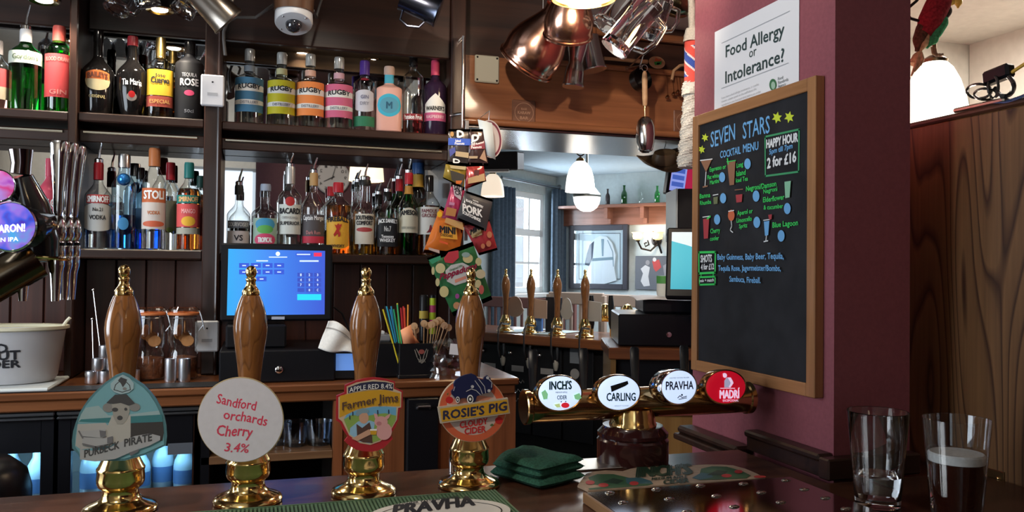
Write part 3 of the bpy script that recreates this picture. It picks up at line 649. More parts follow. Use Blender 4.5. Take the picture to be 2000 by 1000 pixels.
for q_, rx, ry in (((125, 205), 9, 4), ((225, 225), 10, 4), ((455, 212), 9, 4), ((1150, 155), 10, 3.5), ((1240, 125), 8, 3.5), ((1400, 163), 12, 2.5)): sg.oval(k(q_)[0], rx, ry, rp)
sg.text("INCH'S", (1245, 933), (1350, 927), 20, g3, .05); sg.text('MEDIUM APPLE', (1273, 939), (1342, 934), 4.5, g3, .03); sg.text('CIDER', (1296, 947), (1345, 943), 8, g3, .04)
# ------------------------------------------------------------------ brass T-bar font with four lit badges
YF = 1.53
pc = onY(1236, 786, YF); zt_ = pc.z; xl_ = onY(1022, 788, YF).x; xr_ = onY(1462, 775, YF).x
ft = thing('beer_font', 'brass T-bar beer font with four lit badges on a round mahogany base', 'beer font', (pc.x, YF, BZ))
mah = pbr('mahogany_gloss', (.035, .008, .008), .18, coat=.6)
MB().lathe([(.072, 0.0005), (.073, .004), (.073, .045), (.069, .050), (.072, .053), (.072, .060), (.066, .066), (.062, .071), (.061, .074), (.02, .075)], 48).obj('base', mah, ft)
hb = zt_ - BZ
MB().lathe([(.0485, .072), (.0485, .077), (.046, .082), (.0445, .095), (.041, .108), (.034, hb - .022), (.026, hb - .01)], 40).obj('bell', brass, ft)
brt = pbr('aged_brass', (.55, .34, .15), .16, 1)
MB().lathe([(.032, 0), (.0345, .002), (.0345, .010), (.0315, .013), (.0315, xr_ - xl_ - .013), (.0345, xr_ - xl_ - .010), (.0345, xr_ - xl_), (.03, xr_ - xl_ + .002)], 40, T(xl_ - pc.x, 0, hb) @ RY(PI / 2)).obj('cross_tube', brt, ft)
lit_w = emis('lit_badge_white', (.60, .74, 1.0), .95); lit_r = emis('lit_badge_red', (.55, .004, .02), .62)
teal = flat('badge_teal', (.010, .055, .07)); vio = flat('badge_violet', (.03, .03, .08))
def badge(cx, cy, rx, ry, face, bez, depth=.03, dy=-.050, yaw=0):
    o_ = onY(cx, cy, YF + dy); Mx = frame(o_, (math.cos(yaw), math.sin(yaw), 0), (0, .10, 1))
    b = MB(); A = (onY(cx + rx, cy, YF + dy) - onY(cx - rx, cy, YF + dy)).length / 2; B = (onY(cx, cy - ry, YF + dy) - onY(cx, cy + ry, YF + dy)).length / 2
    b.lathe([(A * .9, -depth), (A * 1.04, -depth * .8), (A * 1.06, -.004), (A * 1.03, 0), (A * .97, -.0006)], 48, sy=B / A, close=False)
    b.lathe([(.012, -depth * .5), (.012, dy - .0 if False else dy * .9)], 12)
    ob = b.obj('badge', bez, ft); ob.location = o_ - ft.location; ob.rotation_euler = Mx.to_euler()
    f_ = MB().lathe([(A * .985, -.001), (A * .9, .0012), (A * .6, .002), (.0001, .0024)], 48, sy=B / A).obj('lit_face', face, ob)
    s_ = Sign(ob, Mx); s_.lift = .0030; return s_
s = badge(1094, 768, 43, 34, lit_w, brt)
k = cr(1040, 720, .215)
s.text('INCH\'S', *k((150, 190), (350, 184)), 16, teal, .045); s.line(k((235, 184), (315, 184)), 1.3, teal)
s.text('MEDIUM APPLE', *k((205, 221), (310, 219)), 2.6, teal, .02); s.text('CIDER', *k((218, 278), (307, 276)), 7.5, teal, .02)
bg1 = emis('badge_green', (.25, .62, .32), .55); bg2 = emis('badge_yellowgreen', (.55, .70, .30), .6); bgr = emis('badge_apple_red', (.70, .02, .04), .6)
s.poly(k((75, 215), (110, 190), (135, 230), (130, 275), (95, 280)), bg1); s.poly(k((370, 240), (420, 220), (440, 265), (410, 285), (380, 275)), bg1); s.poly(k((190, 325), (240, 315), (250, 350), (215, 352)), bg2)
s.oval(k((292, 332))[0], 8, 5.2, bgr); s.poly(k((285, 302), (300, 290), (300, 305)), teal); s.poly(k((245, 300), (262, 292), (258, 305)), teal)
s = badge(1209, 767, 42, 34, lit_w, brt)
s.text('CARLING', *k((668, 292), (930, 290)), 15.5, teal, .03)
s.poly(k((703, 158), (858, 110), (866, 138), (836, 158), (712, 212)), flat('badge_black', (.012, .012, .016))); s.text('ENJOY COLD', *k((742, 342), (868, 340)), 2, teal)
s = badge(1327, 756, 40, 33, lit_w, chrome, .045, -.066, math.radians(12))
s.text('PRAVHA', *k((1203, 192), (1452, 184)), 16, vio, .03); s.text('LIGHTER TASTING PILSNER', *k((1235, 90), (1415, 84)), 2, vio, .01)
s.line(k((1310, 265), (1330, 245), (1350, 262), (1390, 250)), 1.2, vio); s.oval(k((1348, 238))[0], 1.8, 1.8, vio); s.line(k((1320, 278), (1390, 265)), 1.0, vio)
s = badge(1418, 756, 39.5, 32.5, lit_r, brt)
mw = emis('badge_pinkwhite', (.85, .62, .85), .75)
s.text('MADRÍ', *k((1695, 270), (1872, 266)), 16, mw, .05); s.text('EXCEPCIONAL', *k((1722, 300), (1865, 297)), 4.2, mw, .02); s.line(k((1700, 178), (1830, 178)), 1.2, mw)
s.poly(k((1735, 170), (1735, 110), (1755, 80), (1790, 78), (1812, 110), (1818, 130), (1785, 172)), emis('badge_figure', (.42, .42, .60), .6))
s.poly(k((1765, 80), (1795, 82), (1818, 130), (1790, 172), (1775, 165), (1795, 130)), mw); s.oval(k((1740, 62))[0], 4, 4.5, mw); s.poly(k((1716, 48), (1735, 38), (1750, 50), (1736, 60)), mw)
# taps on the staff side
for px in (1040, 1139, 1239, 1336):
    p = onY(px, 700, YF + .06); tp = onY(px + 4, 673, YF + .075)
    h = MB().lathe([(.006, 0), (.0075, .02), (.0095, (tp - p).length + .025), (.0098, (tp - p).length + .05), (.008, (tp - p).length + .055)], 12, align((p.x, YF + .055, zt_ + .02), (tp.x, YF + .085, tp.z)) , sq=4).obj('tap_handle', black, ft)
    h.location = (-pc.x, -YF, -BZ)
    MB().tube([(p.x - pc.x, .03, hb + .01), (p.x - pc.x, .055, hb + .012), (p.x - pc.x, .062, hb - .005), (p.x - pc.x, .062, hb - .018)], [.012, .013, .010, .008], 12).obj('tap_body', chrome, ft)
# ------------------------------------------------------------------ pint glasses
pg = pbr('pint_glass', (1, 1, 1), 0.0, trans=1, ior=1.47); water = liquid('water', (.97, .98, 1))
def pint(label, bx, by, rpx, rim_y, liq, level, name='pint_glass', gm=None):
    b = onZ(bx, by, BZ); d = (b - CAM).dot(_F); H = atD(bx, rim_y, d).z - BZ; R = rpx * d / 1600; rb = R * .72
    t = thing(name, label, 'glass', (b.x, b.y, BZ))
    pr = lambda z: rb + (R - rb) * (z / H)
    MB().lathe([(rb - .004, 0.0006), (rb, .002), (pr(.03), .03), (pr(H * .6), H * .6), (R, H - .001), (R - .0008, H), (R - .0016, H - .001), (pr(H * .6) - .002, H * .6), (pr(.03) - .0025, .03), (rb - .004, .014), (.0001, .012)], 64).obj('glass_wall', pg, t) if gm is None else MB().lathe([(.0001, .001), (rb, .002), (pr(.03), .03), (R, H - .001), (R - .001, H)], 64, close=False).obj('glass_wall', gm, t)
    zl = H * level
    MB().lathe([(.0001, .0125), (rb - .0046, .0145), (pr(.03) - .003, .03), (pr(zl) - .0026, zl), (.0001, zl)], 64).obj('drink', liq, t)
    return t, H, pr, zl
pgt = glass('pint_thin_glass', (.93, .95, .96))
pint('nearly empty pint glass with a little clear water left', 1714, 988, 57, 803, water, .33)
stout = pbr('dark_ale', (.030, .006, .003), .05, trans=.12, ior=1.33)
t, H, pr, zl = pint('pint glass of dark ale topped with white foam', 1868, 1024, 61, 817, stout, .59, 'ale_pint_glass', pgt)
foam = speckle('foam', (.62, .60, .57), .08, 150, .9, .4)
m = MB(); m.lathe([(.0001, zl + .0005), (pr(zl) - .003, zl + .0005), (pr(zl + .012) - .003, zl + .012), (pr(zl + .012) - .006, zl + .0145), (pr(zl) * .6, zl + .0125), (pr(zl) * .3, zl + .015), (.0001, zl + .013)], 48); m.obj('foam', foam, t)
# ------------------------------------------------------------------ chalkboard and paper notice on the pier
BX = XP0 - .022
pa = onX(1352.5, 228, BX); pb = onX(1593, 147, BX); pd = onX(1593, 779, BX); pe = onX(1351, 722, BX)
y0, y1 = pb.y, pa.y; z1 = (pa.z + pb.z) / 2; z0 = (pd.z + pe.z) / 2
cbf = wood('board_frame_oak', (.42, .19, .075), (.27, .115, .042), 'z', 1.5, .45, .1); cbh = wood('board_frame_oak_rail', (.42, .19, .075), (.27, .115, .042), 'y', 1.5, .45, .1)
cb = thing('chalkboard', 'oak framed chalkboard with hand drawn menu hung on the plum pier', 'chalkboard')
fw = .026
MB().rbox(BX, XP0 - .0005, y0, y0 + fw, z0, z1, .0015).obj('frame_stile', cbf, cb); MB().rbox(BX, XP0 - .0005, y1 - fw, y1, z0, z1, .0015).obj('frame_stile', cbf, cb)
MB().rbox(BX, XP0 - .0005, y0 + fw, y1 - fw, z1 - fw, z1, .0015).obj('frame_rail', cbh, cb); MB().rbox(BX, XP0 - .0005, y0 + fw, y1 - fw, z0, z0 + fw, .0015).obj('frame_rail', cbh, cb)
sla = speckle('slate', (.016, .016, .019), .35, 14, .75, .05)
MB().box(XP0 - .016, XP0 - .001, y0 + fw, y1 - fw, z0 + fw, z1 - fw).obj('slate', sla, cb)
MBd = frame((XP0 - .016, (y0 + y1) / 2, (z0 + z1) / 2), (0, -1, 0), (0, 0, 1))
sm = bpy.data.objects.new('chalk_lettering', None); COL.objects.link(sm); sm.parent = cb; sm.matrix_local = MBd
s = Sign(sm, MBd)
cbl = flat('chalk_blue', (.17, .42, .74)); cgr = flat('chalk_green', (.05, .62, .12)); cwh = flat('chalk_white', (.80, .80, .80)); cye = flat('chalk_yellow', (.62, .72, .05)); cgb = flat('chalk_green_border', (.06, .33, .14)); crd = flat('chalk_red', (.42, .05, .06)); cbr = flat('chalk_brown', (.30, .14, .08))
k = cr(1340, 160, .32)
def ct(t, a, b, h, m, w=.035): s.text(t, *k(a, b), h, m, w, 0, .06)
ct('SEVEN', (152, 402), (300, 348), 31, cbl, .012); ct('STARS', (348, 348), (512, 306), 33, cbl, .012); ct('COCKTAIL', (210, 467), (335, 437), 14, cbl, .03); ct('MENU', (350, 432), (443, 414), 16, cbl, .03)
for q_, r in (((557, 218), 12), ((632, 215), 12), ((118, 340), 8.5), ((98, 413), 8.5)): s.star(k(q_)[0], r, cye)
s.line(k((485, 335), (693, 290), (690, 548), (487, 575)), 2.2, cgb, 'print', True)
ct('HAPPY HOUR', (494, 405), (685, 362), 17, cwh, .055); ct('5pm till 7pm', (512, 443), (653, 405), 10, cbl, .04); ct('2 for £16', (499, 526), (675, 487), 20, cwh, .055)
for t_, a, b, h in (('Espresso or', (148, 548), (247, 528), 8.5), ('Flat white', (134, 596), (205, 581), 8), ('Martini', (150, 627), (205, 614), 8), ('Long', (313, 525), (352, 514), 9.5), ('Island', (311, 576), (368, 565), 10), ('Iced Tea', (309, 614), (382, 601), 8.5),
                    ('Banna', (88, 712), (152, 702), 9), ('Rhumba', (90, 752), (158, 743), 8), ('Negroni/Damson', (372, 668), (556, 636), 10), ('Negroni', (478, 682), (562, 664), 8.5), ('Elderflower', (476, 736), (606, 717), 10), ('& cucumber', (480, 780), (598, 770), 8.5),
                    ('Aperol or', (319, 815), (412, 800), 9), ('Limoncello', (315, 860), (407, 847), 9), ('Spritz', (330, 894), (380, 886), 8), ('Cherry', (155, 925), (213, 917), 9), ('cooler', (153, 970), (207, 964), 8.5), ('Blue Lagoon', (535, 889), (690, 874), 10.5)):
    ct(t_, a, b, h, cgr)
for q_, r in (((382, 500), 10.5), ((227, 582), 9.8), ((233, 710), 10), ((435, 697), 11), ((626, 773), 11), ((197, 840), 10), ((440, 857), 11), ((589, 940), 11.3)): s.oval(k(q_)[0], r * .60, r, cbl, 'chalk_dot')
dr = lambda m, *p: s.poly(k(*p), m, 'drawing')
dr(cbr, (97, 482), (165, 474), (130, 552)); s.line(k((95, 480), (168, 471)), 1, cwh); s.line(k((130, 552), (124, 635)), 1.3, cwh); s.line(k((112, 642), (138, 636)), 1.5, cbr)
dr(cbr, (260, 492), (310, 484), (302, 628), (275, 632)); s.line(k((258, 488), (312, 480)), 1, cgr); s.line(k((266, 500), (262, 470)), 2, cgr)
dr(flat('chalk_olive', (.16, .18, .09)), (176, 705), (203, 700), (201, 744), (178, 747)); s.line(k((174, 692), (205, 686)), .9, cwh)
dr(crd, (313, 690), (354, 685), (350, 733), (318, 737)); s.line(k((308, 660), (357, 655)), .9, cbr)
dr(flat('chalk_mint', (.28, .55, .36)), (612, 610), (651, 604), (643, 705), (617, 710))
dr(crd, (114, 838), (151, 832), (144, 955), (119, 958)); s.line(k((112, 826), (153, 820)), .9, cwh); s.line(k((140, 835), (158, 822)), 2, cgr)
s.oval(k((287, 815))[0], 6.4, 11, flat('chalk_orange', (.60, .14, .06)), 'drawing'); s.line(k((270, 790), (303, 785)), 1, cwh); s.line(k((287, 850), (290, 880), (280, 905), (296, 918)), 1.2, cwh)
dr(cbl, (487, 852), (521, 848), (514, 935), (494, 940)); s.line(k((485, 845), (523, 840)), 1, cwh); s.line(k((503, 940), (500, 970)), 1.3, cwh); s.line(k((488, 975), (512, 970)), 1.3, cwh); dr(crd, (515, 812), (537, 808), (535, 838), (520, 842))
k = cr(1340, 460, .34)
s.line(k((85, 97), (180, 95), (178, 213), (85, 218)), 2.2, cgr, 'print', True); s.line(k((88, 240), (179, 236), (178, 280), (88, 283)), 1.8, cgr, 'print', True); s.line(k((98, 218), (98, 240)), 1.3, cgr); s.line(k((168, 214), (168, 238)), 1.3, cgr)
ct('SHOTS', (96, 155), (160, 150), 14, cwh, .05); ct('4 for £12', (98, 197), (172, 193), 11, cwh, .05); ct('mix + match', (93, 268), (172, 263), 6, cwh, .04)
ct('Baby Guinness, Baby Beer, Tequila,', (193, 140), (575, 134), 11.5, cbl); ct('Tequila Rose, Jagermeister/Bombs,', (198, 202), (558, 203), 11, cbl); ct('Sambuca, Fireball.', (263, 264), (442, 274), 11, cbl)
# paper notice, its lower part tucked behind the chalkboard
MP = frame((XP0 - .0018, 1.35, 1.9), (0, -1, 0), (0, 0, 1))
ntc = thing('paper_notice', 'white printed food allergy notice taped to the plum pier', 'notice', M=MP)
s = Sign(None, MP); a = s.uv(1396, 63); b = s.uv(1561, -21)
zb_ = z1 - .10 - 1.9
o = MB().box(a[0], b[0], zb_, a[1], -.0006, 0).obj('sheet', paper, ntc); s.p = ntc
gtx = flat('notice_text', (.035, .06, .06)); gtl = flat('notice_small_text', (.40, .40, .42))
k = cr(1340, 0, .24)
s.text('Food Allergy', *k((325, 467), (800, 285)), 24, gtx, .022); s.text('or', *k((515, 472), (574, 447)), 19, gtx); s.text('Intolerance?', *k((322, 680), (800, 497)), 25, gtx, .022)
for q_ in (((292, 352), (845, 90)), ((290, 720), (835, 512))): s.line(k(*q_), .7, gtl)
s.oval(k((710, 690))[0], 7, 11.5, flat('notice_logo_green', (.05, .16, .07))); s.oval(k((712, 695))[0], 4, 7.5, flat('notice_logo_pale', (.35, .50, .38)))
for t_, a_, b_ in (('Food', (750, 655), (792, 640)), ('Standards', (750, 686), (835, 656)), ('Agency', (750, 716), (815, 694))): s.text(t_, *k(a_, b_), 6, gtx)
for t_, a_, b_ in (('If you have a food allergy, intolerance, or coeliac', (292, 808), (596, 692)), ('disease - please speak to the staff about the', (292, 836), (576, 730)), ('ingredients in your food and drink before you order', (292, 866), (612, 752))): s.text(t_, *k(a_, b_), 4.2, gtl)
# ================================================================== BOTTLES
def gl(n, c): return glass(n, c)
G = dict(clear=clear, green=gl('green_glass', (.22, .72, .30)), dgreen=gl('dark_green_glass', (.06, .38, .10)), paleblue=gl('pale_blue_glass', (.72, .86, .95)), smoke=gl('smoke_glass', (.5, .5, .5)))
LQ = {}
def lq(n, c):
    if n not in LQ: LQ[n] = liquid('liquid_' + n, c)
    return LQ[n]
gold = pbr('gold_foil', (.75, .50, .16), .3, 1)
ppb = flat('pourer_black', (.015, .015, .015), .4)
def lab(c, n=None): return flat('label_%02x%02x%02x' % tuple(int(255 * max(0, min(1, x)) ** .45) for x in c), c, .55)
WH = (.72, .70, .66)
def smooth(a, b, n=7): return [(a[0] + (b[0] - a[0]) * (.5 - .5 * math.cos(PI * i / n)), a[1] + (b[1] - a[1]) * i / n) for i in range(n + 1)]
LASTR = [0]
def bottle(label, px, ytop, ybase, wpx, glassm, s=.6, n=.76, rn=.30, cap=None, capr=1.15, pour=None, liq=None, labels=(), texts=(), sq=2.0, foot=1.0, capc=None, Y=None, group=None, ball=None, bulge=0, lip=True, zb=None):
    """px, ytop, ybase, wpx: where the photograph shows the bottle; fractions of its height for shoulder, neck, labels"""
    Y = Y or 2.862; base = onY(px, ybase, Y); d = (base - CAM).dot(_F); Z = zb
    H = onY(px, ytop, Y).z - Z; R = wpx * d / 3200
    t = thing('spirit_bottle', label, 'bottle', (base.x, Y, Z + .0006), math.atan2(-base.x, Y) * .85, group)
    LASTR[0] = R
    pts = [(R * foot * .93, 0), (R * foot, .004 / H)] + ([(R * (1 + bulge), s * .55)] if foot != 1 or bulge else []) + smooth((R, s), (R * rn, n)) + [(R * rn * .96, cap[0] if cap else .985)] + ([] if cap else [(R * rn * 1.12, .99), (R * rn * 1.12, 1)])
    prof = [(r, z * H) for r, z in pts]
    def rad(z):
        for (r0, z0), (r1, z1) in zip(prof, prof[1:]):
            if z0 <= z <= z1: return r0 + (r1 - r0) * (z - z0) / max(1e-9, z1 - z0)
        return prof[-1][0]
    def at(a, z, off):
        r = rad(z); c, q = math.cos(a), math.sin(a); f = (abs(c) ** sq + abs(q) ** sq) ** (-1 / sq)
        return ((r * f + off) * c, (r * f + off) * q, z)
    seg = 32 if sq == 2 else 40
    MB().lathe(prof, seg, sq=sq).obj('glass_body', glassm, t)
    if liq:
        zl = liq[1] * H; lp = [(max(.001, r - .0022), max(z, .003)) for r, z in prof if z < zl] + [(max(.001, rad(zl) - .0022), zl)]
        MB().lathe(lp, seg, sq=sq).obj('drink', liq[0], t)
    if cap:
        rc = R * rn * capr
        MB().lathe([(rc, cap[0] * H), (rc, H * .975), (rc * .9, H), (.0001, H)], 20).obj('cap', cap[1], t)
    if pour is not None:
        zt = onY(px, pour, Y).z - Z; zz = H
        MB().lathe([(R * rn * .95, zz - .004), (R * rn * 1.0, zz + .010), (R * rn * .7, zz + .014)], 14).tube([(0, 0, zz + .01), (.002, 0, zz + (zt - zz) * .5), (.010, -.002, zt)], [.0042, .0036, .0024], 8).obj('pourer', chrome, t)
    F0 = -PI / 2
    for i, L_ in enumerate(labels):
        z0, z1, ha, m = L_[:4]; shp = L_[4] if len(L_) > 4 else 'rect'; off = .0005 + .0003 * i; nc = 20
        def fn(u, v):
            x = u * 2 - 1; a0, a1 = z0, z1
            if shp == 'arch': a1 = z1 - (z1 - z0) * .28 * x * x
            elif shp == 'oval': e = math.sqrt(max(0, 1 - x * x)); c = (z0 + z1) / 2; h = (z1 - z0) / 2 * e; a0, a1 = c - h, c + h
            elif shp == 'point': a1 = z1 - (z1 - z0) * .55 * abs(x)
            elif shp == 'dip': a0 = z0 + (z1 - z0) * .12 * x * x; a1 = z1 - (z1 - z0) * .12 * x * x
            return at(F0 + x * ha, (a0 + (a1 - a0) * v) * H, off)
        MB().grid(nc if ha < 3 else 40, 4, fn).obj('label', m, t)
    for tx in texts:
        st, zc, h, wa, m = tx[:5]; wt = tx[5] if len(tx) > 5 else .03; arc = tx[6] if len(tx) > 6 else 0
        asp = h * H / (2 * wa * R)
        letters('lettering', st, lambda x, y: at(F0 + (x - .5) * 2 * wa, (zc + h * (y - .5 + arc * (1 - (2 * x - 1) ** 2))) * H, .0022), m, t, wt, 0, asp)
    if ball: MB().sphere(R * ball[1], 16, 10, T(0, -R * .55, ball[0] * H)).obj('blue_ball', ball[2], t)
    return t
w_ = whink; k_ = ink
gU1, gU2, gL1, gL2 = 'bottles on the upper middle shelf', 'bottles on the upper right shelf', 'bottles on the lower middle shelf', 'bottles on the lower right shelf'
capk = pbr('black_cap', (.008, .007, .007), .10); capr_ = flat('red_cap', (.42, .02, .03), .35); capg = flat('teal_cap', (.02, .16, .15), .35)
coral = flat('coral_foil', (.55, .10, .08), .4)
# --- upper left bay
bottle('clear bottle with red label cut by the picture edge, upper left', -6, 80, 213, 44, G['clear'], .6, .78, .34, (.80, flat('silver_cap', (.4, .35, .35), .3)), liq=(lq('pink', (.9, .35, .3)), .3), labels=((.32, .58, 1.2, lab((.48, .08, .09))), (.14, .32, 1.2, lab((.5, .42, .3)))), zb=ZU0, group='bottles on the upper left shelf')
bottle('green gin bottle with white band label and pourer', 48, 58, 213, 57, G['green'], .70, .84, .36, (.84, flat('white_foil', (.62, .60, .60), .4)), 1.05, pour=9, liq=(lq('green', (.16, .85, .24)), .68), labels=((.56, .71, PI, lab((.55, .58, .50))),), texts=(('Gordon\'s', .635, .06, .8, lab((.12, .16, .10))),), zb=ZU0, group='bottles on the upper left shelf')
bottle('green bottle with tall red label and coral cap', 113, 52, 216, 48, G['green'], .72, .84, .46, (.80, coral), 1.05, liq=(lq('green', (.16, .85, .24)), .7), labels=((.17, .66, 1.35, lab((.46, .055, .06))),), texts=(('BLOOD ORANGE', .60, .045, 1.0, lab((.50, .2, .18))), ('GIN', .23, .05, .6, lab((.50, .2, .18)))), zb=ZU0, group='bottles on the upper left shelf')
# --- upper middle bay
bottle('black cream liqueur bottle with orange and cream label', 190, 60, 221, 57, capk, .50, .70, .31, (.86, capk), 1.05, labels=((.27, .50, .85, lab((.46, .38, .22)), 'oval'), (.40, .505, .78, lab((.62, .15, .035)), 'arch')), texts=(('BAILEYS', .435, .062, .62, lab((.14, .04, .02)), .05, .25), ('ORIGINAL', .20, .035, .5, lab((.4, .32, .15)))), foot=.94, zb=ZU1, group=gU1)
bottle('black tapering liqueur bottle with white script and red neck', 257, 72, 223, 56, capk, .52, .74, .32, (.88, flat('wine_red_cap', (.20, .015, .02), .35)), 1.1, labels=((.18, .28, .35, lab((.30, .25, .22)), 'oval'), (.22, .30, .22, lab((.55, .02, .02)), 'oval')), texts=(('Tia Maria', .405, .075, .62, w_, .02, .1),), foot=.68, zb=ZU1, group=gU1)
amb = lq('amber', (.85, .42, .06))
bottle('second amber tequila bottle standing behind the gold-capped one', 336, 100, 224, 34, G['clear'], .66, .8, .4, (.82, gold), liq=(amb, .62), Y=2.94, zb=ZU1, group=gU1)
bottle('amber tequila bottle with gold cap and yellow label', 312, 75, 226, 48, G['clear'], .64, .77, .36, (.745, gold), 1.05, liq=(lq('gold', (.95, .55, .06)), .60), labels=((.27, .585, 1.25, lab((.68, .40, .03))), (.13, .26, 1.25, lab((.32, .06, .04))),), texts=(('Jose', .515, .04, .35, k_), ('Cuervo', .455, .075, .62, k_, .04), ('ESPECIAL', .195, .045, .7, lab((.55, .3, .1)))), sq=3, zb=ZU1, group=gU1)
bottle('matt black squat bottle with grey lettering and pink rose', 369, 82, 229, 53, blackm, .70, .82, .36, (.84, capk), 1.1, labels=((.29, .36, .35, lab((.55, .06, .14)), 'oval'),), texts=(('TEQUILA', .55, .045, .5, lab((.3, .3, .32))), ('ROSE', .46, .085, .62, lab((.62, .60, .62)), .04), ('50cl', .10, .04, .3, lab((.2, .2, .22)))), zb=ZU1, group=gU1)
# --- upper right bay: four striped gins and four more
cork = flat('clear_stopper', (.62, .58, .52), .2)
def gin(nm, px, yt, yb, c):
    a = lab(c); b = lab(WH)
    bottle('clear gin bottle with %s and white striped label' % nm, px, yt, yb, 54, G['clear'], .60, .69, .36, (.84, pbr('glass_stopper', (.75, .74, .70), .08, .6)), 1.02, liq=(lq('water', (.97, .97, .95)), .5),
           labels=((.15, .60, 1.3, a), (.42, .51, 1.3, b, 'dip'), (.245, .31, 1.3, b, 'dip'), (.70, .78, PI, lab([.5 * x + .25 for x in c]))), texts=(('RUGBY', .475, .062, .80, k_, .045, .25), ('DISTILLERY', .275, .036, .62, lab((.2, .2, .24)))), zb=ZU2, group=gU2)
gin('blue', 486, 97, 240, (.05, .16, .28)); gin('yellow', 549, 104, 243, (.52, .46, .02)); gin('orange', 605, 107, 247, (.75, .23, .06)); gin('pink', 661, 113, 250, (.58, .12, .22))
bottle('clear gin bottle with purple cap and white shield label', 711, 120, 251, 42, G['clear'], .68, .78, .40, (.80, flat('purple_cap', (.07, .03, .22), .35)), labels=((.26, .57, .95, lab((.58, .57, .62)), 'dip'), (.06, .20, 1.2, lab((.03, .18, .09))), (.70, .75, .5, lab((.25, .02, .03)), 'oval')), texts=(('GIN', .47, .05, .35, lab((.2, .2, .3))), ('DRY', .38, .045, .4, lab((.3, .3, .36)))), zb=ZU2, group=gU2)
bottle('frosted pink square gin bottle with round blue label', 759, 131, 255, 50, flat('frosted_pink', (.80, .42, .34), .35), .64, .74, .36, (.88, flat('cork_pink', (.60, .42, .34), .7)), 1.15, labels=((.74, .87, PI, lab((.08, .42, .56))), (.22, .56, .85, lab((.06, .45, .62)), 'oval'), (.27, .51, .66, lab((.10, .34, .46)), 'oval')), texts=(('M', .39, .10, .2, lab((.03, .12, .2)), .05),), sq=4, zb=ZU2, group=gU2)
bottle('clear faceted bottle with dark cap and red drink in its foot', 806, 111, 258, 40, G['clear'], .72, .84, .36, (.88, capk), liq=(lq('rose', (.80, .10, .10)), .17), labels=((.17, .25, 1.1, lab((.28, .03, .04))),), texts=(('Passion Fruit', .21, .055, .85, w_, .03),), sq=2.6, zb=ZU2, group=gU2)
bottle('dark purple gin bottle with pink cap and pointed white label', 849, 119, 260, 44, flat('dark_purple_glass', (.025, .012, .03), .1), .64, .78, .34, (.80, flat('pink_cap', (.58, .06, .13), .35)), labels=((.29, .54, 1.05, lab(WH), 'point'), (.18, .29, 1.2, lab((.50, .09, .20)))), texts=(('WARNER\'S', .345, .055, .85, k_, .04), ('RASPBERRY', .235, .04, .8, lab((.75, .5, .55)))), zb=ZU2, group=gU2)
# --- lower left and middle bay
bottle('pink frosted bottle with white lettering behind the chrome taps', 94, 310, 487, 40, flat('frosted_red', (.50, .07, .11), .3), .62, .80, .32, (.80, flat('red_foil', (.48, .06, .10), .4)), texts=(('PINK GIN', .50, .08, .85, w_, .05), ('SPIRIT', .38, .04, .6, w_)), zb=ZL0)
bottle('clear vodka bottle with red neck, white label and pourer', 190, 318, 485, 48, G['clear'], .60, .78, .34, (.80, capr_), 1.1, pour=276, liq=(lq('water', (.97, .97, .95)), .28), labels=((.20, .52, 1.25, lab((.50, .50, .48)), 'dip'), (.52, .62, .95, lab((.42, .05, .05)))), texts=(('SMIRNOFF', .57, .07, .8, w_, .04), ('VODKA', .36, .05, .6, k_), ('No.21', .45, .04, .35, k_)), zb=ZL1, group=gL1)
bottle('tall clear bottle fading to blue with a blue ball on its neck', 240, 302, 485, 44, G['paleblue'], .66, .82, .46, (.86, pbr('silver_foil', (.6, .6, .62), .25, 1)), 1.1, liq=(lq('blue', (.05, .28, .75)), .36), ball=(.73, .55, pbr('blue_chrome', (.03, .22, .62), .12, .6)), labels=((.20, .33, .45, lab((.05, .22, .45)), 'oval'),), zb=ZL1, group=gL1)
bottle('blue tinted bottle with black cap tucked between vodka bottles', 272, 328, 486, 38, G['paleblue'], .62, .80, .36, (.86, capk), liq=(lq('blue', (.05, .28, .75)), .3), labels=((.25, .5, .8, lab((.08, .14, .22))),), Y=2.943, zb=ZL1, group=gL1)
bottle('clear vodka bottle with gold cap, orange top label and white label', 299, 290, 487, 44, G['clear'], .64, .82, .42, (.82, flat('orange_gold_foil', (.50, .17, .06), .35)), liq=(lq('water', (.97, .97, .95)), .2), labels=((.46, .60, 1.25, lab((.55, .14, .05))), (.20, .46, 1.25, lab((.60, .54, .50))), (.22, .28, 1.0, lab((.55, .12, .06)), 'oval')), texts=(('STOLI', .535, .08, .85, w_, .05), ('VODKA', .36, .035, .5, lab((.5, .15, .05)))), zb=ZL1, group=gL1)
bottle('slim clear bottle with red cap behind the gold-capped vodka', 331, 318, 487, 30, G['clear'], .66, .80, .50, (.80, capr_), labels=((.22, .56, 1.0, lab((.26, .22, .14))), (.20, .26, .4, lab((.2, .24, .05)), 'oval')), Y=2.943, zb=ZL1, group=gL1)
orl = lq('orange', (.95, .25, .03))
bottle('slim orange bottle with dark cap next to the post', 390, 344, 487, 28, G['clear'], .64, .8, .45, (.84, flat('dark_green_cap', (.02, .07, .06), .35)), liq=(orl, .75), labels=((.2, .5, 1, lab((.5, .05, .04))),), Y=2.943, zb=ZL1, group=gL1)
bottle('orange spirit bottle with teal cap and red and yellow label', 367, 318, 487, 44, G['clear'], .64, .80, .38, (.82, capg), 1.1, liq=(orl, .70), labels=((.53, .62, 1.25, lab((.02, .22, .18))), (.26, .52, 1.25, lab((.62, .09, .09))), (.27, .38, .6, lab((.75, .42, .04)), 'oval'), (.18, .25, 1.2, lab((.35, .35, .3)))), texts=(('SMIRNOFF', .575, .055, .85, lab((.75, .45, .2)), .04), ('MANGO', .44, .05, .55, lab((.8, .4, .4)))), zb=ZL1, group=gL1)
